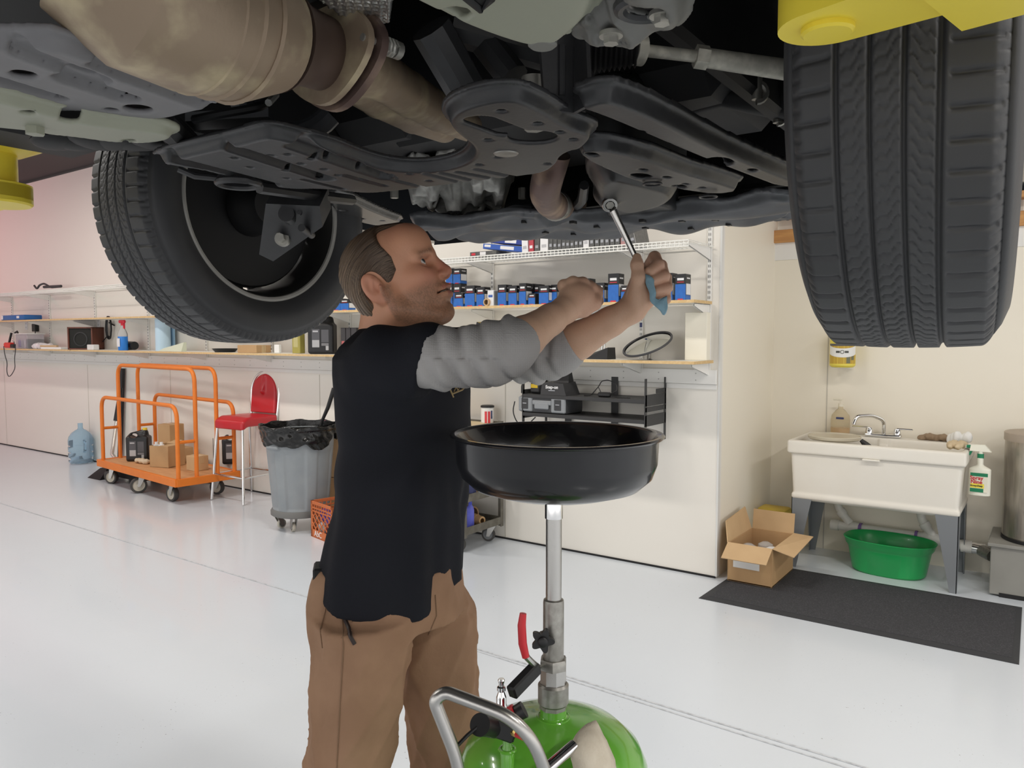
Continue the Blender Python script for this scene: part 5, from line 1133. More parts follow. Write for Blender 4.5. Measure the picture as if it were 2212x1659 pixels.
# bin on a dolly
cn = on(629, 1138, 2, .02); cn = Vector((cn.x+.0, cn.y+.10, 0))
bn = thing('trash_can', 'round grey trash can with black liner on a wheeled dolly', 'trash can', (cn.x, cn.y, 0), .2)
binm = mat('bin_grey', (.24, .265, .285), .55, noise=.5, nscale=7, col2=(.33, .35, .36))
f = Fld((-.31, -.31, .12), (.31, .31, .84), .0052); X, Y, Z = f.full(); r = np.sqrt(X*X+Y*Y); an = np.arctan2(Y, X)
R_ = .215+.055*(Z-.14)/.66; pan = (ss(np.abs(((an*6/(2*PI)+.5) % 1)-.5), .26, .37)); pz_ = 1-ss(Z, .60, .66); R_ = R_-.010*(1-pan)*pz_*ss(Z, .16, .19)+.010*ss(Z, .775, .785)
f.D = np.maximum(np.maximum(r-R_, np.abs(Z-.47)-.33), -(np.maximum(r-R_+.012, .16-Z))).astype(np.float32)
for k in range(2):
    a = PI*k-1.75; f.cap((.262*math.cos(a)-.05*math.sin(a), .262*math.sin(a)+.05*math.cos(a), .665), (.262*math.cos(a)+.05*math.sin(a), .262*math.sin(a)-.05*math.cos(a), .665), .018, .018, .02)
obj('can', npmesh('can', *f.mesh(), binm), None, bn)
f = Fld((-.34, -.34, .60), (.34, .34, .86), .006); X, Y, Z = f.full(); r = np.sqrt(X*X+Y*Y); an = np.arctan2(Y, X)
lowz = .705+.03*np.sin(an*3+1)+.02*np.sin(an*7)-.05*ss(np.cos(an+1.75), .86, .97)-.05*ss(np.cos(an+.3), .9, .98)
Ro = .285+.005*np.sin(an*9+2*np.sin(Z*30))+.003*np.sin(an*21+Z*60)+.012*ss(Z, .78, .80)+.01*ss(Z, .69, .72)
f.D = np.maximum(np.maximum(r-Ro, .0+lowz-Z), np.maximum(Z-.825-.006*np.sin(an*9), -(np.maximum(r-Ro+.012, .62-Z)))).astype(np.float32)
f.D = np.maximum(f.D, -(r-.256)).astype(np.float32)
obj('bin_liner', npmesh('bin_liner', *f.mesh(), mat('glossy_black_film', (.012, .012, .012), .15, bump=.4, bscale=28)), None, bn)
mb = MB(); mb.lathe([(.001, .115), (.225, .115), (.232, .12), (.232, .15), (.222, .165), (.20, .165), (.001, .13)], n=48); dl = obj('dolly', mb, mat('dolly_grey', (.16, .16, .155), .7), bn)
for a in (-2.4, -1.2, .2, 1.7): caster(bn, .175*math.cos(a), .175*math.sin(a), .118, .036, a+.6, .024, hubm, steel)
obj('liner_inside', MB().lathe([(.262, .825), (.258, .78), (.235, .62), (.20, .50), (.001, .48), (.001, .47), (.205, .49), (.24, .62), (.262, .78)], n=48, cap=False), MATS['glossy_black_film'], bn)
# pry bar sticking out of the bin
mb = MB(); q = Vector((cn.x+.08, cn.y+.12, .70)); mb.tube([q, q+Vector((.02, .02, .14)), q+Vector((.07, .04, .25)), q+Vector((.12, .06, .40))], [.012, .012, .016, .018], 10); obj('scraper_handle', mb, black, label='black tool handle sticking up out of the bin', cat='tool')
# cartons behind the bin and the orange milk crate
mb = None
q = on(700, 1062, 2, 0); carton('large carton on the floor behind the bin, bottom of two', (-4.75, 4.39, 0), (.60, .29, .34), 0, card)
carton('carton stacked on the larger one behind the bin', (-4.75, 4.39, .345), (.58, .28, .33), .0, card2)
bd_ = thing if 0 else None
mk = mat('stencil_black', (.02, .02, .02), .6)
cq = on(667, 1162, 2, 0); cr = thing('milk_crate', 'orange lattice milk crate full of small packs beside the man', 'crate', (cq.x+.17, cq.y+.17, 0), -.22)
cro = mat('crate_orange', (.62, .17, .05), .5, noise=.4, nscale=10, col2=(.42, .10, .03))
W2, HH = .165, .275
def cside(M):
    mb = MB()
    def b(x, z, w_, h_): mb.box(M @ Vector((x, 0, z)), (w_, .008, h_), .001, M.to_3x3().to_4x4())
    b(0, .03, 2*W2, .06); b(0, HH-.012, 2*W2, .024); b(0, HH-.05, 2*W2, .010); b(0, HH-.075, 2*W2, .010)
    for k in range(9): b(-W2+.02+.036*k, HH-.045, .006, .07)
    b(-W2+.012, HH/2, .024, HH); b(W2-.012, HH/2, .024, HH)
    for k in range(-2, 6):
        for s_ in (-1, 1):
            x0 = -W2+.06*k; x1 = x0+.135
            a, c = (x0, x1) if s_ > 0 else (x1, x0)
            pa, pb = Vector((a, 0, .06)), Vector((c, 0, .195)); t0, t1 = 0, 1
            d = pb-pa
            for lim, sg in ((-W2+.01, 1), (W2-.01, -1)):
                va, vb = (pa.x-lim)*sg, (pb.x-lim)*sg
                if va < 0 and vb < 0: t0, t1 = 1, 0
                elif va < 0: t0 = max(t0, va/(va-vb))
                elif vb < 0: t1 = min(t1, va/(va-vb))
            if t1 > t0+.05: mb.tube([M @ pa.lerp(pb, t0), M @ pa.lerp(pb, t1)], .0045, 6)
    return mb
for i in range(4): obj('side', cside(rotz(PI/2*i) @ Matrix.Translation((0, -W2+.004, 0))), cro, cr)
obj('bottom', MB().box((0, 0, .006), (2*W2, 2*W2, .012)), cro, cr)
text('lettering', 'AbC', .062, frame((-.055, -W2-.0008, .032), (1, 0, 0), (0, 0, 1)), paper, cr)
purple = mat('purple_wrap', (.12, .06, .35), .35)
for i, (x, y, z, m_) in enumerate(((-.09, -.08, .20, purple), (.0, -.09, .19, purple), (.08, -.08, .20, paper), (-.08, .03, .215, purple), (.03, .02, .21, purple), (.09, .06, .2, purple), (-.05, .10, .22, purple), (-.09, -.10, .10, paper), (.02, -.10, .10, mat('dark_red_pack', (.25, .03, .04), .5)), (.10, -.10, .09, mat('dark_green_pack', (.03, .10, .05), .5)))):
    q = MW[cr.name] @ Vector((x, y, z-.08)); mb = MB(); mb.box(q+Vector((0, 0, .045)), (.075, .07, .09), .012, rotz(.3*i)); obj('pack', mb, m_, label='small coloured pack inside the orange milk crate', cat='pack', group='packs in the milk crate')
# steel tool cart behind the man
ct = thing('tool_cart', 'worn steel utility cart with three trays behind the man', 'cart', (-3.72, 4.28, 0))
ctm = mat('worn_steel', (.20, .19, .16), .5, .3, noise=.8, nscale=14, col2=(.11, .10, .08))
for z in (.155, .385, .86):
    mb = MB(); mb.box((0, 0, z-.012), (.84, .42, .006))
    for s_ in (-1, 1): mb.box((0, s_*.215, z), (.86, .008, .055), .002); mb.box((s_*.43, 0, z), (.008, .43, .055), .002)
    obj('tray', mb, ctm, ct)
for x, y in ((-.43, -.215), (.43, -.215), (-.43, .215), (.43, .215)):
    mb = MB(); mb.box((x*1.008, y, .50), (.006, .034, .78), .001); mb.box((x-.015*(1 if x > 0 else -1), y*1.02, .50), (.034, .006, .78), .001); obj('post', mb, ctm, ct)
    caster(ct, x*.88, y*.8, .125, .05, .4, .03, tread, grey)
mb = MB(); mb.box((0, 0, .868), (.84, .42, .014), .003); obj('wood_top', mb, mat('tan_board', (.60, .48, .30), .7), ct)
tb = MB(); tb.box((-3.6, 4.36, .40), (.5, .2, .012), .002); obj('tan_board', tb, mat('orange_ply', (.62, .38, .16), .6), label='tan board lying in the middle tray of the cart', cat='board')
# things on the cart
wp = on(1053, 905, 0, -3.40); wc = thing('wipes_tub', 'white and red tub with black lid on top of the cart', 'tub', (-3.40, wp.y, .876))
R_ = .047
mb = MB(); mb.lathe([(.001, 0), (R_, 0), (R_, .115), (.001, .115)], n=36); obj('tub_body', mb, paper, wc)
mb = MB(); mb.lathe([(.001, .112), (R_+.004, .112), (R_+.004, .124), (R_-.004, .128), (.001, .128)], n=36); obj('lid', mb, black, wc)
def band(r, a0, a1, z0, z1, n=10): return MB().raw([Vector((r*math.cos(a0+(a1-a0)*k/n), r*math.sin(a0+(a1-a0)*k/n), z)) for z in (z0, z1) for k in range(n+1)], [(i, i+1, n+2+i, n+1+i) for i in range(n)])
redl = mat('label_red', (.70, .06, .07), .5)
vw = math.atan2(-wp.y, 3.4)     # towards the viewer
obj('label', band(R_+.0006, vw-.45, vw+.45, .0, .085), redl, wc); obj('label', band(R_+.0007, vw+.55, vw+.85, .03, .09), mat('label_navy', (.04, .05, .14), .5), wc); obj('label', band(R_+.0012, vw-.06, vw+.06, .0, .085, 3), paper, wc)
bq = on(1016, 1155, 0, -3.36)
bb = thing('spray_paint_bottle', 'blue plastic bottle on the lowest tray of the cart', 'bottle', (-3.36, bq.y, .148))
bm_ = mat('blue_bottle', (.10, .12, .62), .4, noise=.3, nscale=30, col2=(.25, .25, .6))
mb = MB(); mb.lathe([(.001, 0), (.026, 0), (.028, .005), (.028, .125), (.022, .15), (.013, .162), (.012, .168), (.001, .168)], n=28); obj('bottle_body', mb, bm_, bb); mb = MB(); mb.lathe([(.001, .165), (.013, .165), (.012, .195), (.001, .195)], n=20); obj('cap', mb, mat('blue_cap', (.06, .08, .55), .4), bb)
kr = mat('kraft_paper', (.36, .22, .11), .8, noise=.3, nscale=20)
mb = MB(); a, b = Vector((-3.75, 4.38, .215)), Vector((-3.42, 4.32, .215)); u = (b-a).normalized()
def rollp(a, b, r, ri): 
    M = frame(a, (b-a).orthogonal(), (b-a).cross((b-a).orthogonal())); Lg = (b-a).length
    return MB().lathe([(ri, 0), (r, 0), (r, Lg), (ri, Lg)], M=M, n=28, cap=False)
obj('paper_roll', rollp(a, b, .058, .048), kr, label='thick brown paper roll on the lowest cart tray', cat='roll')
a = b+u*.002+Vector((.0, 0, -.03)); mb = MB(); M = frame(a, u.orthogonal(), u.cross(u.orthogonal())); mb.lathe([(.02, 0), (.038, 0), (.036, .05), (.033, .05), (.030, .10), (.018, .10)], M=M, n=28, cap=False); obj('paper_cone', mb, mat('kraft_paper_pale', (.46, .29, .14), .8), label='smaller tan paper roll poking out of the thick one', cat='roll')
q = on(1012, 1065, 0, -3.36); mb = MB(); mb.box((-3.35, q.y+.03, .43), (.05, .04, .075), .004); obj('small_box', mb, mat('navy_box', (.05, .06, .16), .5), label='small navy box in the middle tray of the cart', cat='box')
mb = MB(); mb.box((-3.36, q.y+.14, .40), (.03, .08, .02), .004); obj('tool_bit', mb, mat('orange_yellow', (.75, .42, .06), .4), label='orange plastic tool in the middle tray of the cart', cat='tool')
# ------------------------------------------------------------------ wall shelving
def xw(px, Y, py=700): return on(px, py, 1, Y).x
def zw(px, py, Y): return on(px, py, 1, Y).z
slotm = mat('slot_dark', (.05, .05, .05), .8)
particle = mat('particle_board', (.74, .55, .30), .75, noise=.7, nscale=60, col2=(.60, .40, .18))
UX = [-11.55, -10.46, -9.30, -8.14, -7.05, -6.0, -4.94, -3.41, -2.20, -1.745]
ZL, Z1, ZW = 1.362, 1.722, 2.055
for i, x in enumerate(UX):
    pos = ['at the far left end', 'second from the far left end', 'above the left of the speaker', 'behind the blue spray bottle', 'behind the far front tyre', 'hidden by the bottom of the far tyre', 'beside the black jug on the ledge', 'behind the blue filter boxes left of the fists', 'above the round mirror', 'at the right end of the shelves'][i]
    t = thing('shelf_standard', 'white slotted shelf upright '+pos, 'upright', (x, YB-.009, 1.30), 0, 'white slotted shelf uprights')
    uh = 1.20 if i > 5 else .77
    obj('channel', MB().box((0, 0, uh/2-.02), (.024, .016, uh), .001), white, t)
    mb = MB()
    for k in range(36 if i > 5 else 22):
        for s_ in (-1, 1): mb.box((s_*.005, -.0085, .03+.032*k), (.003, .0012, .017))
    obj('slots', mb, slotm, t)
def shelf(name, label, z, y0, x0, x1, th, m, wire=False):
    yc = (y0+YB)/2-.01; t = thing(name, label, 'shelf', ((x0+x1)/2, yc, z), 0); w = x1-x0; dpt = YB-.022-y0
    xo, yo = (x0+x1)/2, yc
    if not wire: obj('board', MB().box((0, y0+dpt/2-yo, -th/2), (w, dpt, th), .001), mat('melamine_white', (.80, .78, .72), .45), t); obj('front_edge', MB().box((0, y0-yo-.001, -th/2), (w, .003, th), .0005), m, t); obj('end_edge', MB().box((w/2+.001, y0+dpt/2-yo, -th/2), (.003, dpt, th), .0005), m, t)
    else:
        mb = MB(); n = int(w/.028)
        for k in range(n+1):
            x = -w/2+w*k/n; mb.box((x, y0+dpt/2-yo, .002), (.0035, dpt, .0035))
            mb.box((x, y0-yo, -.016), (.0035, .0035, .036))
        for yy, zz in ((y0, .0), (y0, -.034), (y0+dpt, 0), (y0+dpt*.5, -.002), (y0, -.017)): mb.box((0, yy-yo, zz), (w, .006, .006))
        obj('wire_grid', mb, m, t)
    for x in UX:
        bx = x-xo
        if not -w/2-.05 < bx < w/2+.05: continue
        mb = MB(); L_ = dpt*.86; zt = -th-.001 if not wire else -.006; s0 = YB-.019-yo
        for dx in (-.006, .006): mb.hexa([Vector((bx+dx-.001, s0, zt-.075)), Vector((bx+dx+.001, s0, zt-.075)), Vector((bx+dx+.001, s0-L_, zt-.016)), Vector((bx+dx-.001, s0-L_, zt-.016))], [Vector((bx+dx-.001, s0, zt)), Vector((bx+dx+.001, s0, zt)), Vector((bx+dx+.001, s0-L_, zt)), Vector((bx+dx-.001, s0-L_, zt))])
        mb.box((bx, s0-L_/2, zt-.001), (.014, L_, .002)); obj('bracket', mb, white, t)
    return t
shelf('wall_shelf', 'lowest long particle board shelf ledge holding jugs and the mirror', ZL, 4.235, -13, -1.71, .018, particle)
shelf('wall_shelf', 'middle particle board shelf holding the blue filter boxes', Z1, 4.26, -13, -1.725, .018, particle)
shelf('wire_shelf', 'white wire shelf on top holding flat filter cartons', ZW, 4.15, -13, -1.72, .004, mat('white_wire', (.82, .82, .78), .4), True)
# ---- filter boxes
fblk = mat('box_black', (.014, .014, .016), .35); fblue = mat('box_blue', (.02, .15, .52), .4, noise=.4, nscale=40, col2=(.012, .07, .33)); fred = mat('box_red', (.6, .03, .05), .5); fwht = mat('box_white', (.75, .75, .76), .5); fgrey = mat('box_side_grey', (.34, .35, .38), .5)
FBP = ['blue and black filter box ', 'filter boxes on the middle shelf']
def fbox(px0, px1, py, Yf, label, d=.075, z0=None, style=0):
    x0, x1 = xw(px0, Yf, 650), xw(px1, Yf, 650); z = (Z1 if z0 is None else z0); h_ = zw((px0+px1)/2, py, Yf)-z; wd = x1-x0
    t = thing('filter_box', label, 'box', ((x0+x1)/2, Yf+d/2, z+.0005), 0, FBP[1])
    W = wd/2
    if style == 2: obj('carton', MB().box((0, 0, h_/2), (wd, d, h_), .0015), fwht, t); obj('logo', MB().box((0, -d/2-.0004, h_*.62), (wd*.7, .001, h_*.16), .0004), mat('logo_blue', (.05, .12, .4), .5), t); obj('end_panel', MB().box((W+.0004, 0, h_*.5), (.001, d*.9, h_*.9), .0004), fgrey, t); return t
    obj('carton', MB().box((0, 0, h_/2), (wd, d, h_), .0015), fblk, t)
    obj('blue_panel', MB().box((0, -d/2-.0003, h_*.31), (wd-.002, .001, h_*.60), .0003), fblue, t)
    obj('logo', MB().box((.0, -d/2-.0004, h_*.80), (wd*.62, .001, h_*.09), .0003), fwht, t)
    obj('red_line', MB().box((.0, -d/2-.0004, h_*.69), (wd*.66, .001, h_*.028), .0003), fred, t)
    obj('red_tab', MB().box((.0, -d/2-.0008, h_*.03), (wd*.5, .001, h_*.05), .0003), fred, t)
    if style == 0: obj('side_label', MB().box((W+.0003, 0, h_*.42), (.001, d*.86, h_*.42), .0003), fwht, t); obj('side_blue', MB().box((W+.0002, 0, h_*.1), (.001, d-.002, h_*.18), .0002), fblue, t); obj('side_text', MB().box((W+.0003, 0, h_*.84), (.001, d*.6, h_*.05), .0002), fwht, t)
    return t
Y0 = 4.285
fbox(717, 735, 645, Y0, 'blue and black filter box left of the man, partly behind the far tyre')
fbox(735, 753, 646, Y0, 'blue and black filter box just left of the man\'s hair')
s1 = fbox(982, 1000, 633, Y0, 'short blue filter box directly in front of the man\'s chin')
for i, (a, b) in enumerate(((963, 978), (979, 995))):
    u = fbox(a, b, 613, Y0+.10, 'filter box in the lower row of the stack by his mouth, %s' % ('left one' if i == 0 else 'right one'))
    zt = u.location.z+(zw((a+b)/2, 613, Y0+.10)-Z1)
    fbox(a, b, 580, Y0+.10, 'filter box on top of the stack by his nose, %s' % ('left one' if i == 0 else 'right one'), z0=zt)
fbox(1004, 1025, 617, Y0, 'tall blue filter box next right of the short one by his chin')
fbox(1029, 1046, 620, Y0, 'blue filter box standing left of the small cardboard tube')
fbox(1053, 1066, 627, Y0, 'white filter carton with a small blue logo among the blue ones', style=2)
lb = ['first blue filter box right of the white carton', 'second blue filter box right of the white carton', 'narrow blue filter box with a red edged lid']
for (a, b, y), s_ in zip(((1075, 1093, 615), (1098, 1116, 617), (1121, 1136, 612)), lb): fbox(a, b, y, Y0, s_)
fbox(1141, 1156, 634, Y0, 'low filter box standing in front of two black boxes', style=1)
fbox(1141, 1152, 613, Y0+.1, 'dark box behind the low filter box, left of two', style=1); fbox(1154, 1164, 614, Y0+.1, 'dark box behind the low filter box, right of two', style=1)
fbox(1164, 1185, 617, Y0, 'wide blue filter box just left of the near fist')
fbox(1190, 1203, 615, Y0+.04, 'blue filter box half behind the near fist')
fbox(1212, 1236, 603, Y0+.02, 'tall filter box behind the near fist, left of two'); fbox(1252, 1274, 602, Y0+.02, 'tall filter box behind the near fist, right of two')
fbox(1286, 1305, 611, Y0, 'blue filter box with red top just right of the near fist')
fbox(1313, 1336, 591, Y0, 'tallest blue filter box between the two fists')
fbox(1341, 1356, 617, Y0, 'low blue filter box against the far hand\'s wrist')
fbox(1432, 1452, 590, Y0, 'tall filter box peeking out right of the far fist')
fbox(1458, 1481, 592, Y0, 'rightmost tall blue filter box on the middle shelf')
tx = xw(1051.5, 4.275, 650); mb = MB(); mb.lathe([(.018, 0), (.026, 0), (.026, .09), (.018, .09)], (tx, 4.268, Z1+.026), 24, Matrix.Rotation(-PI/2, 4, 'X'), cap=False); obj('cardboard_tube', mb, card2, label='small open cardboard tube lying among the filter boxes', cat='tube')
# ---- flat cartons on the wire shelf
sh1 = mat('grey_film_box', (.13, .13, .125), .2, noise=.6, nscale=50, col2=(.05, .05, .05)); shw = fwht; shn = mat('navy_carton', (.025, .05, .26), .4)
def wbox(px0, px1, hgt, m, label, d=.2, lean=0, Yf=4.19, band=None):
    x0, x1 = xw(px0, Yf, 540), xw(px1, Yf, 540); w_ = x1-x0
    t = thing('filter_carton', label, 'box', ((x0+x1)/2, Yf+d/2, ZW+.0045), 0, 'flat filter cartons on the wire shelf')
    M = Matrix.Rotation(lean, 4, 'Y')
    mb = MB(); mb.box((0, 0, hgt/2), (w_*.94, d, hgt), .002); mb.bm.transform(M); obj('carton', mb, m, t)
    mb = MB(); mb.box((0, -d/2-.0006, hgt*.18), (w_*.55, .001, hgt*.1), .0003); mb.bm.transform(M)
    obj('label', mb, band or (fgrey if m is not fwht else mat('print_grey', (.45, .45, .47), .6)), t); return t
mb = MB(); t = thing('filter_carton', 'low black carton with red print at the left end of the upper row', 'box', (xw(1043, 4.19, 540), 4.28, ZW+.0045), 0, 'flat filter cartons on the wire shelf')
wdt = xw(1072, 4.19, 540)-xw(1015, 4.19, 540); obj('carton', MB().box((0, 0, .016), (wdt, .18, .032), .002), sh1, t); obj('red_print', MB().box((-wdt*.36, -.0905, .016), (wdt*.15, .001, .016), .0003), fred, t); obj('label', MB().box((0, -.0905, .017), (wdt*.22, .001, .022), .0003), fwht, t)
for i, (a, b, z, m_, s_) in enumerate(((1042, 1128, .052, mat('bright_blue_carton', (.03, .10, .42), .4), 'bright blue carton tilted on the black one, lower of two'), (1058, 1130, .093, shn, 'navy carton tilted on the bright blue one, upper of two'))):
    x0, x1 = xw(a, 4.2, 540), xw(b, 4.2, 540); t = thing('filter_carton', s_, 'box', ((x0+x1)/2, 4.29, ZW+z), 0, 'flat filter cartons on the wire shelf'); M = Matrix.Rotation(.13, 4, 'Y'); w_ = x1-x0
    mb = MB(); mb.box((0, 0, 0), (w_, .17, .036), .002); mb.bm.transform(M); obj('carton', mb, m_, t)
    mb = MB(); mb.box((w_*.12, -.0856, 0), (w_*.34, .001, .022), .0003); mb.bm.transform(M); obj('label', mb, fwht, t)
    mb = MB(); mb.box((-w_*.38, -.0856, .004), (w_*.16, .001, .016), .0003); mb.bm.transform(M); obj('logo', mb, fwht, t)
wbox(1127, 1141, .19, fwht, 'white carton right of the tilted blue ones', lean=-.04)
wbox(1142, 1153, .19, mat('red_carton', (.45, .05, .07), .45), 'red and blue carton beside the first white one', lean=-.03, band=fwht)
wbox(1154, 1165, .18, sh1, 'dark carton between the red one and the second white one')
wbox(1166, 1184, .19, fwht, 'second white carton, left of the long dark row')
for k in range(8): wbox(1185+9.2*k, 1194+9.2*k, .19-.012*(k % 3), sh1, 'grey wrapped carton in the long dark row, %s from the second white carton' % ['first', 'second', 'third', 'fourth', 'fifth', 'sixth', 'seventh', 'eighth'][k], lean=-.03+.012*(k % 4))
wbox(1259, 1272, .19, fwht, 'third white carton, in the middle of the dark row')
for k in range(6): wbox(1273+11*k, 1283.5+11*k, .19-.01*(k % 2), sh1, 'grey wrapped carton %s to the right of the third white carton' % ['first', 'second', 'third', 'fourth', 'fifth', 'sixth'][k], lean=-.04+.02*(k % 3))
wbox(1340, 1352, .18, mat('rose_carton', (.42, .22, .22), .4), 'pinkish carton at the right end next to the wrench')
wbox(1362, 1374, .17, sh1, 'grey carton leaning alone at the right end of the row', lean=-.22)
# ---- ledge items
zl = ZL+.0005
def lx(px, Y=4.32): return xw(px, Y, 750)
dup(J0, (lx(697, 4.36), 4.36, zl), .6, 'black jug with yellow cap on the ledge left of the man', 'black coolant jugs')
for o in [o for o in C.objects if o.get('group') == 'black coolant jugs on the trolley']: o['group'] = 'black coolant jugs'
mb = MB(); x0 = lx(641); t = thing('oil_bottle', 'olive flat plastic bottle on the ledge under the far tyre', 'bottle', (x0, 4.34, zl)); f = Fld((-.07, -.04, 0), (.07, .04, .28), .005); X, Y, Z = f.full(); qx, qy, qz = np.abs(X)-.045+.02*ss(Z, .16, .22), np.abs(Y)-.022, np.abs(Z-.105)-.10; f.D = (np.sqrt(np.maximum(qx, 0)**2+np.maximum(qy, 0)**2+np.maximum(qz, 0)**2)+np.minimum(np.maximum(np.maximum(qx, qy), qz), 0)-.008).astype(np.float32); f.cap((0, 0, .2), (0, 0, .245), .016, .014, .01)
obj('bottle_body', npmesh('bottle_body', *f.mesh(), mat('olive_plastic', (.38, .33, .08), .35)), None, t); obj('label', MB().box((0, -.031, .10), (.06, .001, .09), .0003), mat('olive_label', (.50, .45, .2), .5), t)
carton('brown carton with white label on the ledge under the tyre', (lx(545), 4.34, zl), (.28, .16, .07), 0, card)
carton('white card packet standing right of the brown carton', (lx(592), 4.36, zl), (.07, .03, .075), 0, paper, tape=False, name='card_packet')
mb = MB(); mb.lathe([(.001, 0), (.09, 0), (.12, .035), (.115, .035), (.085, .006), (.001, .006)], (lx(478), 4.36, zl), 32); obj('black_tray', mb, black, label='shallow black tray on the ledge below the tyre', cat='tray')
foam = mat('pale_blue_foam', (.50, .66, .78), .8)
mb = MB(); mb.lathe([(.001, 0), (.075, 0), (.075, .335), (.001, .335)], (lx(333), 4.42, zl), 32); obj('foam_roll', mb, foam, label='pale blue foam roll standing left of the far tyre', cat='roll')
mb = MB(); mb.box((lx(362, 4.5), 4.51, zl+.14), (.24, .02, .28), .004); obj('blue_panel_sheet', mb, mat('mid_blue_sheet', (.28, .45, .62), .6), label='flatter blue sheet leaning behind the foam roll', cat='sheet')
mb = MB(); mb.hexa([Vector((lx(345), 4.30, zl)), Vector((lx(395), 4.30, zl)), Vector((lx(395), 4.36, zl)), Vector((lx(345), 4.36, zl))], [Vector((lx(352), 4.33, zl+.03)), Vector((lx(395), 4.33, zl+.09)), Vector((lx(395), 4.36, zl+.09)), Vector((lx(352), 4.36, zl+.03))]); obj('packing_wrap', mb, mat('pale_green_film', (.62, .66, .52), .4), label='pale green wrapped wedge lying before the blue sheet', cat='wrap')
# spray bottle with blue fluid
sx_ = lx(264); t = thing('spray_bottle', 'clear spray bottle of blue fluid with red trigger on the ledge', 'spray bottle', (sx_, 4.33, zl))
mb = MB(); mb.lathe([(.001, 0), (.046, 0), (.05, .006), (.05, .15), (.001, .15)], n=28); obj('fluid', mb, mat('blue_fluid', (.03, .22, .68), .2), t)
mb = MB(); mb.lathe([(.05, .15), (.049, .18), (.034, .22), (.018, .245), (.016, .27), (.001, .27)], n=28); obj('clear_neck', mb, mat('clear_plastic', (.85, .88, .9), .1, trans=.8, ior=1.1), t)
mb = MB(); mb.box((0, -.0505, .085), (.06, .002, .09), .0008); obj('label', mb, fwht, t)
mb = MB(); mb.cyl((0, 0, .27), (0, 0, .295), .018, n=20); mb.box((-.005, 0, .312), (.11, .03, .036), .008); mb.hexa([Vector(q) for q in ((.03, -.008, .235), (.04, -.008, .235), (.04, .008, .235), (.03, .008, .235))], [Vector(q) for q in ((.02, -.01, .30), (.036, -.01, .30), (.036, .01, .30), (.02, .01, .30))]); obj('trigger_head', mb, mat('trigger_red', (.75, .03, .06), .4), t)
mb = MB(); mb.cyl((lx(272, 4.44), 4.44, zl+.05), (lx(291, 4.42), 4.42, zl+.05), .05, .045, n=24); obj('black_can', mb, black, label='black cylinder lying behind the spray bottle', cat='can')
x0, x1 = lx(153), lx(203)
t = thing('loudspeaker', 'old brown wooden loudspeaker with black grille on the ledge', 'loudspeaker', ((x0+x1)/2-.05, 4.40, zl), .55)
veneer = mat('walnut_veneer', (.17, .055, .032), .45, noise=.6, nscale=6, col2=(.09, .03, .02), stretch=(10, 10, 1))
mb = MB(); 
for c_, d_ in (((0, 0, .008), (.30, .26, .016)), ((0, 0, .252), (.30, .26, .016)), ((-.142, 0, .13), (.016, .26, .26)), ((.142, 0, .13), (.016, .26, .26)), ((0, .12, .13), (.28, .016, .24))): mb.box(c_, d_, .001)
obj('cabinet', mb, veneer, t); obj('grille', MB().box((0, -.105, .13), (.27, .02, .23), .002), mat('grille_cloth', (.02, .02, .018), .9), t)
mb = MB(); mb.lathe([(.07, 0), (.085, .004), (.07, .006)], (0, -.1155, .12), 32, Matrix.Rotation(PI/2, 4, 'X'), cap=False); obj('cone_ring', mb, mat('cone_grey', (.028, .028, .028), .6), t)
# left clutter
mb = MB(); mb.box((lx(205), 4.30, zl+.03), (.14, .07, .06), .006); obj('clear_tray', mb, mat('frosted_plastic', (.75, .75, .74), .3), label='small frosted plastic tray right of the loudspeaker', cat='tray')
t = thing('storage_box', 'clear plastic box of small parts on the left of the ledge', 'storage box', (lx(54), 4.38, zl)); clr = mat('clear_box', (.70, .70, .74), .15, trans=.7, ior=1.1)
mb = MB(); mb.box((0, 0, .09), (.34, .2, .18), .006); obj('tub', mb, clr, t); mb = MB(); mb.box((0, 0, .185), (.36, .22, .012), .003); obj('lid', mb, mat('frosted_plastic', (.75, .75, .74), .3), t)
for i, (x, m_) in enumerate(((-.10, purple), (-.02, fgrey), (.06, fwht), (.12, dgrey))): mb = MB(); mb.box((x, 0, .06), (.07, .15, .09+.01*i), .006); obj('contents', mb, m_, t)
f = Fld((-.2, -.1, 0), (.2, .1, .12), .008)
for k in range(8): f.ell((-.14+.04*k, .03*math.sin(k*2), .03), (.05, .05, .03+.008*(k % 3)), .02)
X, Y, Z = f.full(); f.D = np.maximum(f.D+.007*np.sin(X*80)*np.sin(Y*70+Z*60), -Z).astype(np.float32); me = npmesh('plastic_bag', *f.mesh(), mat('bag_film', (.72, .70, .72), .2)); me.transform(Matrix.Translation((lx(86), 4.34, zl))); obj('plastic_bag', me, label='crumpled clear bags next to the storage box', cat='bag')
mb = MB(); mb.box((lx(120), 4.34, zl+.012), (.42, .16, .024), .003, rotz(.1)); obj('paper_pad', mb, paper, label='white papers lying flat left of the loudspeaker', cat='papers')
mb = MB(); mb.box((lx(112), 4.29, zl+.036), (.3, .03, .02), .003, rotz(.2)); obj('wood_stick', mb, card2, label='tan wooden stick lying on the papers', cat='stick')
t = thing('power_tool', 'red and black hand tool at the far left of the ledge', 'tool', (lx(20), 4.32, zl)); mb = MB(); mb.box((0, 0, .04), (.18, .07, .07), .015); obj('housing', mb, mat('tool_red', (.7, .04, .03), .4), t); mb = MB(); mb.box((.13, 0, .03), (.1, .05, .05), .008); mb.cyl((-.05, .02, .07), (-.02, .04, .20), .014, n=10); obj('grip', mb, black, t)
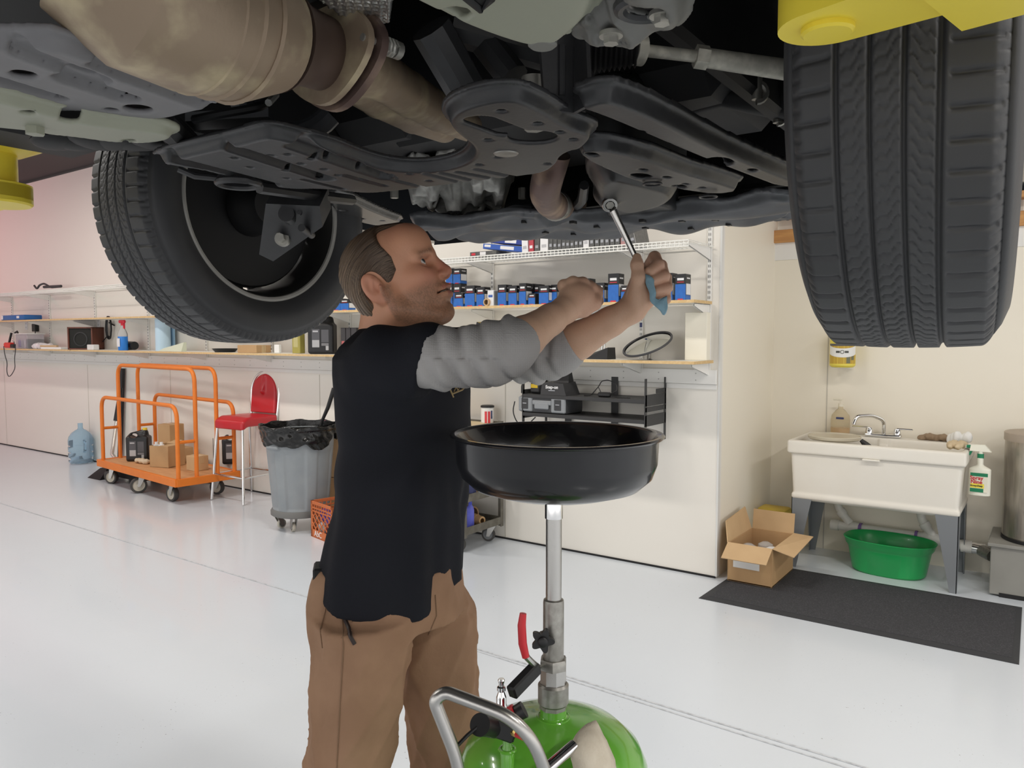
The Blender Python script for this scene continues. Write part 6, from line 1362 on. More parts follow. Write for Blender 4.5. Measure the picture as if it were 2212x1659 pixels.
mb = MB(); mb.tube([(lx(36, 4.42), 4.42, zl), (lx(36, 4.42), 4.44, zl+.2), (lx(33, 4.42), 4.45, zl+.22), (lx(30, 4.42), 4.44, zl+.2)], .012, 8); obj('caulk_gun', mb, dgrey, label='dark upright tool standing behind the red tool', cat='tool')
mb = MB(); P = [on(x, y, 1, 4.225) for x, y in ((30, 738), (34, 755), (31, 775), (33, 795), (25, 810), (18, 815), (14, 800), (16, 785), (10, 765), (8, 748))]; mb.tube(rpath(P, .05, 4), .005, 6); obj('hanging_cord', mb, dgrey, label='thin dark cord hanging in a loop from the left ledge', cat='cord')
t = thing('tool_case', 'flat blue tool case lying on the middle shelf at far left', 'case', (xw(46, 4.36, 685), 4.36, Z1+.0005)); mb = MB(); mb.box((0, 0, .032), (.66, .22, .064), .012, seg=2); obj('shell', mb, mat('case_blue', (.02, .12, .36), .4), t); obj('latch', MB().box((.18, -.112, .035), (.07, .006, .03), .002), fwht, t); obj('latch', MB().box((-.28, -.112, .035), (.05, .006, .05), .002), fwht, t)
mb = MB(); mb.tube(rpath([on(x, y, 1, 4.4) for x, y in ((74, 617), (80, 625), (85, 616), (95, 612), (110, 621), (132, 619))], .05), .012, 8); mb.cyl(on(95, 620, 1, 4.4), on(132, 618, 1, 4.4), .016, n=8); o_ = obj('handle_tool', mb, dgrey, label='dark looped tool lying on the wire shelf at left', cat='tool')
def outlet(px, py, label, plug=0):
    q = on(px, py, 1, YB-.004); t = thing('wall_outlet', label, 'outlet', (q.x, YB-.004, q.z)); obj('plate', MB().box((0, 0, 0), (.07, .008, .115), .002), fwht, t)
    mb = MB()
    for z in (.024, -.024):
        for x in (-.007, .007): mb.box((x, -.0045, z), (.003, .002, .009))
        mb.cyl((0, -.003, z-.012), (0, -.0055, z-.012), .0025, n=8)
    obj('slots', mb, slotm, t); return q
outlet(57, 703, 'white wall outlet left of the black plug at far left'); outlet(213, 697, 'white wall outlet near the coiled cord above the spray bottle'); q = outlet(1283, 674, 'white wall outlet below the near fist')
mb = MB(); mb.box(on(1281, 694, 1, 4.53), (.055, .05, .06), .006); obj('plug_adapter', mb, black, label='black power plug in the outlet below the near fist', cat='plug')
t = thing('plug_adapter', 'black power adapter with cord on the wall at far left', 'plug', tuple(on(76, 708, 1, 4.53))); obj('block', MB().box((0, 0, 0), (.09, .05, .10), .006), black, t); mb = MB(); mb.tube([(0, 0, -.05), (.0, -.01, -.15), (-.05, -.02, -.26), (-.12, -.04, -.30)], .006, 6); obj('lead', mb, black, t)
mb = MB(); c_ = on(236, 708, 1, 4.53); P = [c_+Vector((.05*math.sin(2*PI*k/14)*(1+.1*(k//14)), -.006*(k//14), .13*math.cos(2*PI*k/14))) for k in range(43)]; mb.tube(P, .007, 6); mb.tube([c_+Vector((0, 0, .06)), on(247, 703, 1, 4.54)], .008, 6); mb.tube([c_+Vector((0, 0, -.10)), on(230, 728, 1, 4.53), on(222, 738, 1, 4.53)], .006, 6); obj('coiled_cord', mb, black, label='black coiled power cord on the wall left of the spray bottle', cat='cord')
# right part of the ledge
for i, (a, b) in enumerate(((742, 752), (753, 763), (764, 776))):
    x0, x1 = lx(a, 4.4), lx(b, 4.4); t = thing('oil_filter_box', 'dark picture box behind the man\'s shoulder, %s of three' % ['left', 'middle', 'right'][i], 'box', ((x0+x1)/2, 4.42, zl), 0, 'dark boxes behind the shoulder'); obj('carton', MB().box((0, 0, .11), (x1-x0-.002, .10, .22), .002), mat('box_charcoal', (.045, .042, .045), .4), t); mb = MB(); mb.box((0, -.0505, .085), ((x1-x0)*.6, .001, .05), .0003); obj('red_print', mb, mat('print_red', (.45, .12, .12), .5), t)
mx_ = lx(1030, 4.38); t = thing('spray_can_box', 'yellow and black carton leaning behind the man\'s shoulder', 'box', (mx_-.01, 4.38, zl)); M = Matrix.Rotation(.30, 4, 'Y')
mb = MB(); mb.box((0, 0, .13), (.085, .06, .24), .002); mb.bm.transform(M); obj('carton', mb, mat('box_yellow', (.75, .52, .03), .45), t); mb = MB(); mb.box((-.022, -.0305, .13), (.04, .001, .24), .0003); mb.bm.transform(M); obj('black_stripe', mb, fblk, t); mb = MB(); mb.box((-.024, -.0312, .13), (.014, .001, .12), .0003); mb.bm.transform(M); obj('white_print', mb, fwht, t); mb = MB(); mb.box((.03, -.0312, .09), (.02, .001, .10), .0003); mb.bm.transform(M); obj('red_print', mb, fred, t)
# convex mirror
mc = on(1399, 744, 1, 4.36); t = thing('convex_mirror', 'round convex mirror with dark rim leaning on the ledge', 'mirror', tuple(mc))
nv = (Vector((-.30, -.72, .50))).normalized(); nv = Vector((-.36, -.60, .66)).normalized(); M = frame((0, 0, 0), nv.cross(Vector((0, 0, 1))), nv.cross(nv.cross(Vector((0, 0, 1))))*1); nv = (-_fw*.32+_up*.86-_rt*.38).normalized(); M = frame((0, 0, 0), _rt.cross(nv), nv.cross(_rt.cross(nv)))
Rm = .155
mb = MB(); mb.lathe([(.001, .024), (Rm*.35, .021), (Rm*.7, .012), (Rm*.97, 0)], M=M, n=64, cap=False); obj('glass', mb, mat('mirror_glass', (.82, .82, .78), .03, 1), t)
mb = MB(); mb.lathe([(Rm*.95, -.004), (Rm*1.03, -.004), (Rm*1.045, .003), (Rm*1.03, .010), (Rm*.96, .006)], M=M, n=64, cap=False); obj('rim', mb, mat('dark_rim', (.05, .05, .055), .5), t)
mb = MB(); mb.lathe([(Rm, -.004), (Rm*.7, -.022), (.001, -.03)], M=M, n=40, cap=False); obj('back_shell', mb, grey, t)
mb = MB(); mb.cyl(M @ Vector((0, 0, -.028)), M @ Vector((.02, -.03, -.10)), .012, n=12); mb.cyl(M @ Vector((.01, -.03, -.09)), M @ Vector((.06, -.01, -.09)), .009, n=12); obj('bracket', mb, zinc, t)
x0, x1 = lx(1482, 4.46), lx(1529, 4.46); mb = MB(); mb.box(((x0+x1)/2, 4.47, zl+.145), (x1-x0, .06, .29), .002); obj('white_board', mb, mat('cream_board', (.84, .80, .68), .6), label='cream white panel standing at the right end of the ledge', cat='panel')
t = thing('desk_phone', 'black angular device on the ledge left of the mirror', 'device', (lx(1300, 4.36), 4.36, zl)); mb = MB(); mb.hexa([Vector(q) for q in ((-.09, -.06, 0), (.07, -.06, 0), (.07, .06, 0), (-.09, .06, 0))], [Vector(q) for q in ((-.08, -.05, .025), (.07, -.05, .075), (.07, .05, .075), (-.08, .05, .025))]); obj('base', mb, black, t); mb = MB(); mb.cyl((.02, 0, .05), (.02, 0, .11), .005, n=8); mb.cyl((-.01, .02, .03), (-.01, .02, .09), .006, n=8); obj('prongs', mb, chrome, t)
for px_2 in (1386, 1531):
    q = on(px_2, 702, 1, YB-.02); o_ = [o for o in C.objects if o.name.startswith('shelf_standard') and abs(o.location.x-q.x) < .12]
    if o_: mb = MB(); mb.box((0, -.0095, q.z-1.30), (.018, .001, .03), .0003); obj('sticker', mb, mat('label_navy', (.04, .05, .14), .5), o_[0])
# ---- black wall rack
rk = mat('rack_black', (.035, .035, .036), .5)
x0, x1 = xw(1125, 4.22, 860), xw(1390, 4.22, 860); zt_, zl2 = zw(1260, 858, 4.22), zw(1260, 900, 4.22); w_ = x1-x0
t = thing('wall_rack', 'black steel two tier rack on the wall below the ledge', 'rack', ((x0+x1)/2, 4.39, .90)); ra = t
for z in (zt_, zl2): obj('shelf', MB().box((0, 0, z-.90-.012), (w_, .30, .024), .002), rk, t)
for s_ in (-1, 1):
    mb = MB(); X_ = s_*w_/2
    for y in (-.14, .145): mb.box((X_, y, .15), (.006, .025, .40), .001)
    for z in (zt_-.90+.0, zl2-.90): mb.box((X_, 0, z-.006), (.006, .30, .07), .001)
    mb.box((X_, 0, (zt_+zl2)/2-.90), (.006, .30, .03), .001); mb.box((X_, .08, zt_-.90+.045), (.006, .14, .03), .002); obj('end_plate', mb, rk, t)
for x in (-w_*.30, w_*.10):
    mb = MB(); mb.box((x, .147, .14), (.05, .006, .40), .001); obj('back_strut', mb, rk, t)
def rz_(px, Y=4.30): return xw(px, Y, 850)
t = thing('battery_charger', 'black battery charger with white lettering on the top rack shelf', 'charger', (rz_(1205), 4.32, zt_+.0005))
wq = rz_(1233)-rz_(1178); mb = MB(); mb.hexa([Vector(q) for q in ((-wq/2, -.08, 0), (wq/2, -.08, 0), (wq/2, .10, 0), (-wq/2, .10, 0))], [Vector(q) for q in ((-wq/2+.006, -.07, .078), (wq/2-.03, -.07, .078), (wq/2-.03, .09, .085), (-wq/2+.006, .09, .085))]); obj('housing', mb, mat('charger_black', (.03, .03, .032), .5), t)
text('lettering', 'Snap-on', .030, frame((-.012, -.0765, .052), (1, 0, 0), (0, .125, 1)), fwht, t, bold=.0008); obj('small_print', MB().box((-.012, -.0785, .030), (.05, .001, .006), .0002), fgrey, t)
mb = MB(); mb.hexa([Vector(q) for q in ((-.05, .0, .078), (.07, .0, .078), (.07, .07, .078), (-.05, .07, .078))], [Vector(q) for q in ((.0, .02, .13), (.06, .02, .15), (.06, .06, .15), (.0, .06, .13))]); obj('battery_pack', mb, black, t)
t = thing('cordless_tool', 'small black tool with yellow band left of the charger', 'tool', (rz_(1158), 4.32, zt_+.0005)); mb = MB(); mb.box((0, 0, .04), (.085, .07, .075), .012); mb.box((.03, .0, .085), (.03, .04, .03), .004); obj('housing', mb, mat('charger_black', (.03, .03, .032), .5), t); mb = MB(); mb.box((-.005, -.0355, .052), (.055, .002, .026), .0008); obj('yellow_band', mb, mat('tool_yellow', (.62, .42, .02), .45), t)
mb = MB(); mb.tube(rpath([(rz_(1127), 4.30, zt_), (rz_(1127), 4.30, zt_+.06), (rz_(1140), 4.34, zt_+.095), (rz_(1152), 4.36, zt_+.10)], .02), .005, 8); obj('hook_rod', mb, black, label='bent black rod at the left end of the rack', cat='rod')
q = Vector((rz_(1300), 4.30, zt_)); t = thing('cable', 'thin black cable with inline adapter lying on the rack', 'cable', tuple(q)); mb = MB(); mb.tube(rpath([(-.13, 0, .004), (-.08, .0, .006), (-.03, .02, .07), (-.02, .03, .10), (.03, .03, .11), (.09, .03, .085), (.10, .02, .04), (.05, .0, .02), (.0, 0, .02), (-.03, .01, .06)], .02, 4), .0032, 6); mb.tube([(.06, 0, .012), (.12, -.02, .004), (.20, 0, .004), (.17, .02, .004)], .0032, 6); obj('lead', mb, black, t); mb = MB(); mb.box((.02, 0, .017), (.085, .04, .03), .008); obj('adapter', mb, black, t)
x0, x1 = rz_(1127, 4.28), rz_(1228, 4.28); w_ = x1-x0
t = thing('tool_case', 'grey and black plastic tool case on the lower rack shelf', 'case', ((x0+x1)/2, 4.36, zl2+.0005)); mb = MB(); mb.box((0, 0, .056), (w_, .22, .11), .012, seg=2); obj('shell', mb, mat('case_dark', (.06, .062, .066), .5), t); cg = mat('case_grey', (.26, .275, .29), .5)
for x in (-w_*.36, w_*.34):
    mb = MB(); mb.box((x, -.108, .056), (w_*.30, .02, .10), .008); obj('corner_guard', mb, cg, t); mb = MB(); mb.box((x, -.119, .06), (w_*.14, .006, .07), .002); obj('latch', mb, dgrey, t); mb = MB(); mb.box((x, -.1225, .062), (w_*.08, .001, .006), .0002); obj('latch_mark', mb, fgrey, t)
mb = MB(); mb.box((0, -.112, .07), (w_*.4, .016, .03), .005); mb.box((0, -.118, .05), (w_*.3, .014, .045), .006); obj('handle', mb, cg, t)
mb = MB(); P = [Vector((rz_(1123), 4.24, zl2+.07)), Vector((rz_(1119), 4.235, zl2)), Vector((rz_(1128), 4.24, zl2-.08)), Vector((rz_(1138), 4.30, zl2-.10)), Vector((rz_(1150), 4.34, zl2-.04))]; mb.tube(rpath(P, .04), .004, 6); obj('power_lead', mb, black, label='black lead looping under the left end of the rack', cat='cord')
# ------------------------------------------------------------------ wash corner on the right
YF = 5.06; sx0, sx1 = on(1700, 950, 1, YF).x, on(2088, 990, 1, YF).x
stz, sbz = on(1700, 950, 1, YF).z, on(1700, 1080, 1, YF).z
cxs = (sx0+sx1)/2; hw = (sx1-sx0)/2; YR = 5.62
sk = thing('laundry_sink', 'wide white utility sink on grey steel legs against the wall', 'sink', (cxs, (YF+YR)/2, 0)); hd = (YR-YF)/2
sinkm = mat('sink_plastic', (.82, .79, .72), .4, noise=.2, nscale=6, col2=(.72, .66, .54))
f = Fld((-hw-.03, -hd-.03, sbz-.03), (hw+.03, hd+.03, stz+.03), .008); X, Y, Z = f.full()
def rb_(X, Y, Z, cx, cy, z0, z1, a, b, r):
    qx, qy, qz = np.abs(X-cx)-a+r, np.abs(Y-cy)-b+r, np.abs(Z-(z0+z1)/2)-(z1-z0)/2+r
    return np.sqrt(np.maximum(qx, 0)**2+np.maximum(qy, 0)**2+np.maximum(qz, 0)**2)+np.minimum(np.maximum(np.maximum(qx, qy), qz), 0)-r
tp_ = (stz-Z)/(stz-sbz); tape = .022*np.clip(tp_, 0, 1)
d = rb_(X, Y, Z, 0, 0, sbz, stz-.02, hw-.014-tape, hd-.014-tape, .02); d = np.minimum(d, rb_(X, Y, Z, 0, 0, stz-.085, stz, hw, hd, .012))
d = np.minimum(d, rb_(X, Y, Z, 0, 0, sbz+.012, sbz+.05, hw-.026, hd-.026, .006))
for s_ in (-1, 1): d = np.maximum(d, -rb_(X, Y, Z, s_*hw*.49, -.045, sbz+.04, stz+.2, hw*.45-tape, hd-.085-tape, .03))
d = np.maximum(d, -np.maximum(rb_(X, Y, Z, 0, -.045, stz-.045, stz+.2, hw*.1, hd-.10, .01), -1))
f.D = d.astype(np.float32); V, Q = f.mesh()
obj('basin', npmesh('basin', V, Q, sinkm), None, sk)
mb = MB(); mb.box((0, -hd-.001, stz-.088), (.10, .014, .012), .003); obj('front_clip', mb, sinkm, sk)
legm = mat('leg_grey_steel', (.20, .215, .23), .5)
for sx in (-1, 1):
    for sy in (-1, 1):
        x, y = sx*(hw-.03), sy*(hd-.03); mb = MB(); a = .125 if sy < 0 else .11
        mb.hexa([Vector((x, y, 0)), Vector((x-sx*.035, y, 0)), Vector((x-sx*.035, y+.004, 0)), Vector((x, y+.004, 0))], [Vector((x, y, sbz+.02)), Vector((x-sx*a, y, sbz+.02)), Vector((x-sx*a, y+.004, sbz+.02)), Vector((x, y+.004, sbz+.02))])
        mb.hexa([Vector((x, y, 0)), Vector((x-.004*sx, y, 0)), Vector((x-.004*sx, y-sy*.035, 0)), Vector((x, y-sy*.035, 0))], [Vector((x, y, sbz+.02)), Vector((x-.004*sx, y, sbz+.02)), Vector((x-.004*sx, y-sy*a, sbz+.02)), Vector((x, y-sy*a, sbz+.02))])
        obj('leg', mb, legm, sk)
# faucet
fq = on(1907, 950, 1, 5.56); fx, fy = fq.x-cxs, 5.56-(YF+YR)/2
mb = MB(); mb.box((fx, fy, stz+.012), (.22, .06, .022), .008, seg=2); fa = obj('faucet', mb, chrome, sk)
mb = MB(); mb.tube(rpath([(fx+.005, fy, stz+.02), (fx+.005, fy, stz+.115), (fx-.06, fy-.06, stz+.15), (fx-.14, fy-.14, stz+.145), (fx-.155, fy-.155, stz+.09)], .035, 6), .0125, 14); obj('spout', mb, chrome, fa)
for s_ in (-1, 1): mb = MB(); mb.lathe([(.001, .02), (.024, .02), (.022, .05), (.016, .062), (.001, .064)], (fx+s_*.085, fy, stz), 20); mb.box((fx+s_*.085+s_*.045-.01*(s_ < 0), fy-.005, stz+.062), (.10, .018, .010), .004); obj('tap_handle', mb, chrome, fa)
# drain pipes
pvc = mat('pvc_white', (.72, .70, .66), .4); prim = mat('purple_primer', (.20, .12, .34), .5); YP = 5.56
dp = thing('drain_pipe', 'white plastic drain pipe with purple joints under the sink', 'pipe', tuple(on(1915, 1150, 1, YP)))
def pp_(px, py, Y=YP): return MW[dp.name].inverted() @ on(px, py, 1, Y)
a, b = pp_(1800, 1133), pp_(2042, 1167)
obj('main_run', MB().cyl(a, b, .030, n=24), pvc, dp)
for p0, p1, r in (((1795, 1132), (1812, 1135), .037), ((1838, 1137), (1856, 1141), .037), ((1990, 1160), (2042, 1168), .036)): obj('coupling', MB().cyl(pp_(*p0), pp_(*p1), r, n=24), pvc, dp)
for p0, p1 in (((1855, 1141), (1862, 1142)), ((1976, 1158), (1982, 1159))): obj('primer_band', MB().cyl(pp_(*p0), pp_(*p1), .0375, n=24), prim, dp)
for P in (((1808, 1078), (1811, 1098), (1836, 1130)), ((1988, 1102), (1992, 1125), (2015, 1158))):
    mb = MB(); mb.tube(rpath([pp_(*q) for q in P], .03), .027, 16); obj('tailpiece', mb, pvc, dp); mb = MB(); c_ = pp_(*P[1]); e_ = pp_(*P[2]); mb.cyl(c_.lerp(e_, .15), c_.lerp(e_, .45), .034, n=20); obj('elbow', mb, pvc, dp)
a, b, c_ = pp_(2042, 1168), pp_(2098, 1182), pp_(2128, 1188)
obj('outlet_run', MB().cyl(a, b, .032, n=24), pvc, dp); obj('outlet_collar', MB().cyl(pp_(2076, 1178), pp_(2100, 1182), .040, n=24), pvc, dp)
mb = MB(); mb.cyl(b, c_, .036, n=24); 
for t_ in (.2, .8): q = b.lerp(c_, t_); mb.cyl(q-(c_-b)*.06, q+(c_-b)*.06, .0385, n=24)
obj('steel_coupling', mb, chrome, dp)
# things on the sink
zs = stz+.0005
lidm = mat('translucent_lid', (.80, .74, .60), .25, trans=.35)
lp_ = on(1803, 948, 2, zs); mb = MB(); mb.lathe([(.001, .0), (.150, .0), (.160, .006), (.163, .022), (.158, .026), (.150, .018), (.001, .016)], (lp_.x, 5.27, zs), 48); obj('bucket_lid', mb, lidm, label='clear round lid resting on the left basin', cat='lid')
sj = on(1815, 935, 1, 5.58); t = thing('soap_jug', 'clear pump jug of amber soap at the back of the sink', 'jug', (sj.x, 5.575, zs)); cj = mat('clear_jug', (.85, .78, .62), .12, trans=.75, ior=1.1)
mb = MB(); mb.lathe([(.001, 0), (.058, 0), (.062, .01), (.062, .10), (.056, .13), (.03, .165), (.017, .175), (.016, .19), (.001, .19)], n=32); obj('jug_body', mb, cj, t)
mb = MB(); mb.lathe([(.001, .003), (.056, .003), (.058, .045), (.001, .045)], n=28); obj('soap', mb, mat('amber_soap', (.75, .5, .25), .3), t)
mb = MB(); mb.lathe([(.001, .19), (.018, .19), (.018, .21), (.005, .214), (.005, .235), (.001, .235)], n=16); mb.box((-.02, 0, .238), (.06, .014, .012), .004); obj('pump', mb, mat('cream_plastic', (.75, .70, .58), .4), t); obj('label', MB().box((.01, -.0625, .115), (.05, .002, .014), .0006), mat('label_navy', (.04, .05, .14), .5), t)
mb = MB(); q = on(1878, 962, 1, 5.2); mb.tube([q+Vector((-.05, 0, .03)), q+Vector((-.02, 0, .0)), q+Vector((.03, .0, -.03))], [.012, .022, .014], 10); obj('scrub_brush', mb, black, label='black brush handle leaning inside the sink', cat='brush')
mb = MB(); q = on(1896, 972, 1, 5.22); mb.box(q+Vector((0, 0, -.01)), (.05, .03, .03), .006); obj('sponge', mb, yellow, label='small yellow sponge in the sink beside the brush', cat='sponge')
def lump(name, c_, rx, ry, rz0, m, label, cat, k=7, seed=0):
    f = Fld((-rx*1.6, -ry*1.6, 0), (rx*1.6, ry*1.6, rz0*2.4), .005)
    for i in range(k): f.ell((rx*(-.7+1.4*i/(k-1)), ry*.5*math.sin(i*2.1+seed), rz0*(.4+.25*(i % 3))), (rx*.35, ry*.55, rz0*.7), .012)
    X, Y, Z = f.full(); f.D = np.maximum(f.D+.003*np.sin(X*150+seed)*np.sin(Y*130), -Z).astype(np.float32); me = npmesh(name, *f.mesh(), m); me.transform(Matrix.Translation(c_)); return obj(name, me, label=label, cat=cat)
q = on(2020, 958, 1, 5.57); lump('work_glove', (q.x, 5.57, zs), .10, .04, .03, mat('brown_glove', (.28, .20, .13), .9), 'crumpled brown rag at the back right of the sink', 'rag')
q = on(2052, 965, 1, 5.50); lump('paper_towel', (q.x+.05, 5.50, zs), .07, .05, .05, paper, 'crumpled white paper towel at the right back of the sink', 'paper towel', 6, 1)
lump('rubber_glove', (sx1-.07, 5.26, zs), .055, .12, .03, mat('tan_glove', (.62, .50, .33), .8), 'tan glove hanging over the right end of the sink', 'glove', 7, 2)
# hanging spray bottle
bq_ = on(2112, 1070, 1, 5.22); t = thing('spray_bottle', 'white cleaner spray bottle with green trigger hooked beside the sink', 'spray bottle', (max(sx1+.058, bq_.x), 5.22, bq_.z), -.05)
zz = 0; cwm = mat('cream_white', (.80, .79, .68), .4); grn = mat('trigger_green', (.01, .20, .09), .4)
f = Fld((-.07, -.05, 0), (.07, .05, .25), .004); X, Y, Z = f.full(); a_ = .056-.040*ss(Z, .155, .185)+.0*Z; b_ = .034-.016*ss(Z, .155, .19); q = np.sqrt((X/a_)**2+(Y/b_)**2); f.D = np.maximum((q-1)*.02*1.2, np.maximum(.002-Z, Z-.225)).astype(np.float32)
obj('bottle_body', npmesh('bottle_body', *f.mesh(), cwm), None, t)
obj('label', MB().box((0, -.0345, .083), (.088, .003, .115), .001), mat('label_cream', (.78, .75, .62), .5), t)
mb = MB(); mb.box((0, -.0362, .128), (.088, .001, .02), .0003); mb.box((-.01, -.0362, .036), (.068, .001, .022), .0003); obj('green_band', mb, grn, t); mb = MB(); mb.box((-.008, -.0362, .062), (.07, .001, .026), .0003); obj('yellow_band', mb, mat('label_yellow', (.85, .72, .08), .5), t)
redt = mat('print_crimson', (.55, .02, .03), .5)
for s_, z, sz, m_ in (('Spray', .108, .030, redt), ('Nine', .084, .030, redt), ('Heavy-Duty', .062, .013, fblk)): text('lettering', s_, sz, frame((-.012, -.0372, z), (1, 0, 0), (0, 0, 1)), m_, t, bold=.0007)
mb = MB(); mb.cyl((0, 0, .222), (0, 0, .248), .017, n=20); mb.hexa([Vector(q) for q in ((-.062, -.008, .235), (-.052, -.008, .235), (-.052, .008, .235), (-.062, .008, .235))], [Vector(q) for q in ((-.05, -.009, .275), (-.034, -.009, .275), (-.034, .009, .275), (-.05, .009, .275))]); mb.cyl((-.072, 0, .286), (-.05, 0, .286), .010, n=12); obj('green_trigger', mb, grn, t)
mb = MB(); mb.hexa([Vector(q) for q in ((-.055, -.014, .262), (.055, -.014, .262), (.055, .014, .262), (-.055, .014, .262))], [Vector(q) for q in ((-.05, -.012, .298), (.02, -.012, .302), (.02, .012, .302), (-.05, .012, .298))]); mb.cyl((0, 0, .245), (0, 0, .265), .013, n=14); obj('spray_head', mb, cwm, t)
mb = MB(); mb.box((sx1-.0, 5.30, zs+.012), (.09, .10, .02), .004); obj('soap_dish', mb, white, label='small white tray on the right rim of the sink', cat='tray')
# green oval tub
g0 = on(1835, 1235, 2, 0); tb_ = thing('wash_tub', 'green oval plastic tub on the floor under the sink', 'tub', (on(1911, 1235, 2, 0).x+.02, 5.33, 0), -.08)
gm = mat('green_plastic', (.015, .33, .085), .3, coat=.1); A0, B0_, Hh = .205, .140, .215
prof = [(.01, .012, 0), (.80, .80, 0), (.86, .86, .012), (.96, .96, .15), (1.0, 1.0, .168), (1.02, 1.02, .172), (1.06, 1.06, .205), (1.08, 1.09, .213), (1.06, 1.07, .216), (1.03, 1.03, .208), (.985, .985, .172), (.94, .94, .15), (.84, .84, .016), (.01, .012, .012)]
mb = MB(); mb.rings([[Vector((A0*a*math.copysign(abs(math.cos(t_))**.8, math.cos(t_))*1.22, B0_*b*math.copysign(abs(math.sin(t_))**.8, math.sin(t_))*1.25, z+.0)) for t_ in [2*PI*k/64 for k in range(64)]] for a, b, z in prof], cap=False); obj('tub_body', mb, gm, tb_)
# open carton
bx0, bx1, by0, by1, bh = -1.595, -1.325, 4.53, 4.98, .235
ob = thing('cardboard_box', 'open cardboard box with spread flaps on the dark mat by the wall', 'box', ((bx0+bx1)/2, (by0+by1)/2, .0115)); hx, hy = (bx1-bx0)/2, (by1-by0)/2
mb = MB(); th = .005
mb.box((0, 0, th), (2*hx, 2*hy, .006))
for s_ in (-1, 1): mb.box((s_*(hx-th/2), 0, bh/2), (th, 2*hy, bh), .001); mb.box((0, s_*(hy-th/2), bh/2), (2*hx-2*th, th, bh), .001)
obj('carton', mb, card, ob)
def flap(P, n): n = Vector(n)*.005; P = [Vector(p) for p in P]; return MB().hexa(P, [p+n for p in P])
obj('flap', flap([(-hx, -hy, bh), (hx, -hy, bh), (hx-.005, -hy-.10, bh-.075), (-hx-.005, -hy-.10, bh-.075)], (0, -.4, .9)), card2, ob)
obj('flap', flap([(hx, -hy, bh), (hx, hy, bh), (hx+.125, hy-.02, bh+.0), (hx+.125, -hy+.0, bh-.03)], (.2, 0, .98)), card2, ob)
obj('flap', flap([(-hx+.005, hy, bh), (hx, hy, bh), (hx, hy+.02, bh+.125), (-hx+.005, hy+.02, bh+.125)], (0, 1, -.1)), card2, ob)
obj('flap', flap([(-hx, hy, bh), (-hx, -hy, bh), (-hx-.045, -hy+.09, bh+.11), (-hx-.045, hy, bh+.135)], (-1, 0, 0)), card2, ob)
obj('label', MB().box((-.02, -hy-.0008, .115), (.16, .0015, .05), .0005), paper, ob)
clearb = mat('clear_cup', (.8, .8, .8), .1, trans=.6, ior=1.1)
for i, (x, y, m_, s_) in enumerate(((-.07, -.03, clearb, 'clear plastic container inside the open box, left one'), (.005, .07, clearb, 'clear plastic container inside the open box, middle one'), (.075, -.03, fwht, 'white container inside the open box at its right side'))):
    mb = MB(); mb.lathe([(.001, 0), (.045, 0), (.048, .15), (.045, .17), (.02, .185), (.001, .185)], (ob.location.x+x, ob.location.y+y, .022), 24); obj('container', mb, m_, label=s_, cat='container')
mb = MB(); q = on(1672, 1095, 1, 5.35); mb.box((q.x, 5.36, q.z/2-.002), (.20, .16, q.z), .02, seg=2); obj('yellow_bucket', mb, mat('dull_yellow', (.62, .45, .07), .5), label='yellow container on the floor behind the open box', cat='container')
# mat
mtm = mat('charcoal_carpet', (.085, .087, .095), .95, noise=.9, nscale=160, col2=(.035, .036, .042), bump=.6, bscale=400)
mt = thing('floor_mat', 'long charcoal entrance mat on the floor in front of the sink', 'mat', (-.86, 4.59, 0)); mb = MB(); mb.prism([(-.72, -.40), (.745, -.40), (.735, .40), (-.70, .40)], .0005, .010); obj('carpet', mb, mtm, mt)
mb = MB(); fr_ = [(-.765, -.445), (.775, -.45), (.76, .45), (-.745, .445)]; inn = [(-.72, -.40), (.745, -.40), (.735, .40), (-.70, .40)]
for i in range(4):
    j = (i+1) % 4; mb.hexa([Vector((*fr_[i], .0005)), Vector((*fr_[j], .0005)), Vector((*inn[j], .0005)), Vector((*inn[i], .0005))], [Vector((*fr_[i], .003)), Vector((*fr_[j], .003)), Vector((*inn[j], .009)), Vector((*inn[i], .009))])
obj('rubber_border', mb, mat('mat_rubber', (.035, .037, .042), .7), mt)
# waste container / grease trap with steel drum
gx = on(2136, 1285, 2, 0).x; gz = on(2140, 1172, 1, 5.2).z
gt = thing('grease_trap', 'grey steel cabinet on the floor at the right picture edge', 'cabinet', (gx+.30, 5.40, 0)); gcm = mat('cabinet_grey', (.28, .275, .25), .45, noise=.3, nscale=8)
obj('body', MB().box((0, 0, gz/2), (.60, .44, gz-.02), .004), gcm, gt); obj('top_plate', MB().box((0, 0, gz-.005), (.63, .47, .02), .003), gcm, gt); mb = MB(); mb.box((0, -.21, .012), (.5, .03, .024)); obj('plinth', mb, blackm, gt)
mb = MB(); mb.tube([(-.302, .0, .18), (-.36, .06, .19)], .036, 16); obj('inlet', mb, zinc, gt)
dx0 = on(2163, 1150, 1, 5.40).x; dz1 = on(2170, 932, 1, 5.40).z
R_ = .21; dt_ = thing('steel_drum', 'tall brushed steel drum with beige lid on the grey cabinet', 'drum', (dx0+R_, 5.40, gz+.006))
hD = dz1-gz
stm = mat('streaky_steel', (.55, .51, .45), .3, .85, noise=.7, nscale=5, col2=(.30, .27, .23), stretch=(6, 6, 1))
obj('drum_body', MB().lathe([(.001, .0), (R_-.004, .0), (R_-.004, .02), (R_, .024), (R_, hD-.05), (.001, hD-.05)], n=64), stm, dt_); obj('base_ring', MB().lathe([(R_-.012, .0), (R_+.003, .0), (R_+.003, .018), (R_-.012, .018)], n=64, cap=False), black, dt_)
obj('lid', MB().lathe([(.001, hD-.05), (R_+.004, hD-.05), (R_+.006, hD-.045), (R_+.006, hD-.004), (R_, hD), (.001, hD+.006)], n=64), mat('beige_lid', (.42, .35, .28), .5), dt_)
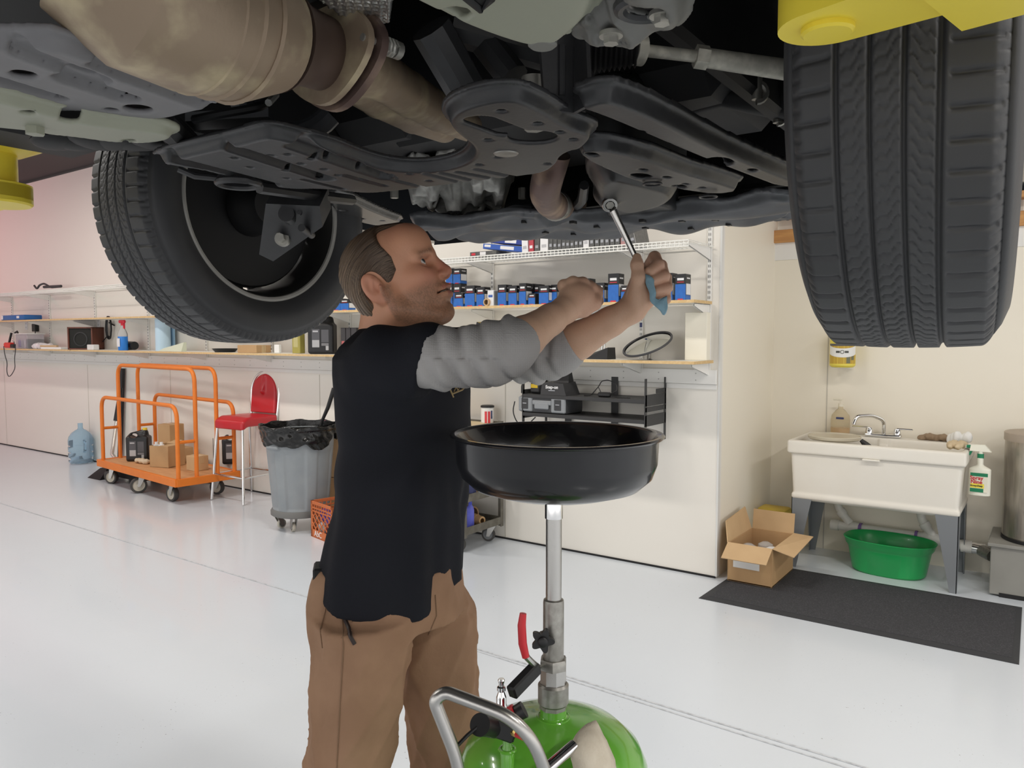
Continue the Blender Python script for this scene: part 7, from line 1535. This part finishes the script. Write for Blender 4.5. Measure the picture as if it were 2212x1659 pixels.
mb = MB(); a_ = math.atan2(-5.4, -dt_.location.x)+.30; mb.box((R_*math.cos(a_), R_*math.sin(a_), hD*.5), (.03, .03, hD-.1), .004, rotz(a_)); obj('seam_strip', mb, chrome, dt_)
# hand-cleaner tub on the wall
hx_ = on(1820, 770, 1, 5.56); hz0 = on(1820, 793, 1, 5.56).z; t = thing('cleaner_tub', 'yellow tub of hand cleaner on the wall below the near tyre', 'tub', (hx_.x, 5.56, hz0)); R_ = .082; vw = math.atan2(-5.56, -hx_.x)
obj('tub_body', MB().lathe([(.001, 0), (R_-.012, 0), (R_, .012), (R_, .20), (.001, .20)], n=40), mat('tub_yellow', (.78, .66, .10), .4), t)
obj('lid', MB().lathe([(.001, .20), (R_+.003, .20), (R_+.003, .235), (.001, .24)], n=40), mat('tub_yellow', (.78, .66, .10), .4), t)
obj('label', band(R_+.0006, vw-1.3, vw+1.3, .025, .160), mat('label_ochre', (.55, .36, .05), .5), t)
def curve_band(a0, a1, z0, z1, sag, m, r, n=24): return MB().raw([Vector((r*math.cos(a0+(a1-a0)*k/n), r*math.sin(a0+(a1-a0)*k/n), z-sag*(1-(2*k/n-1)**2))) for z in (z0, z1) for k in range(n+1)], [(i, i+1, n+2+i, n+1+i) for i in range(n)])
obj('label_banner', curve_band(vw-1.3, vw+1.3, .090, .150, .022, None, R_+.0012), paper, t); obj('label_dark', band(R_+.0010, vw-1.3, vw+1.3, .145, .160), mat('label_dark', (.10, .10, .11), .5), t)
obj('label_dark', band(R_+.0010, vw+.30, vw+.62, .028, .075, 5), mat('label_olive', (.17, .17, .10), .5), t); obj('label_dark', band(R_+.0010, vw+.7, vw+1.0, .05, .09, 5), mat('label_olive', (.17, .17, .10), .5), t)
ink = mat('print_ink', (.08, .08, .07), .6)
for a0, a1 in ((-.52, -.22), (.16, .46)): obj('print', band(R_+.0018, vw+a0, vw+a1, .098, .112, 5), ink, t)
mb = MB(); q = Vector(((R_+.002)*math.cos(vw-.03), (R_+.002)*math.sin(vw-.03), .105)); xx = Vector((-math.sin(vw), math.cos(vw), 0)); mb.tube([q+xx*.011*math.cos(2*PI*k/20)+Vector((0, 0, .011*math.sin(2*PI*k/20))) for k in range(20)], .0018, 6, close=True); obj('emblem', mb, ink, t)
mb = MB(); mb.box((0, .075, .10), (.10, .02, .22), .003); mb.box((0, .02, -.004), (.12, .12, .006), .001); obj('wall_holder', mb, white, t)
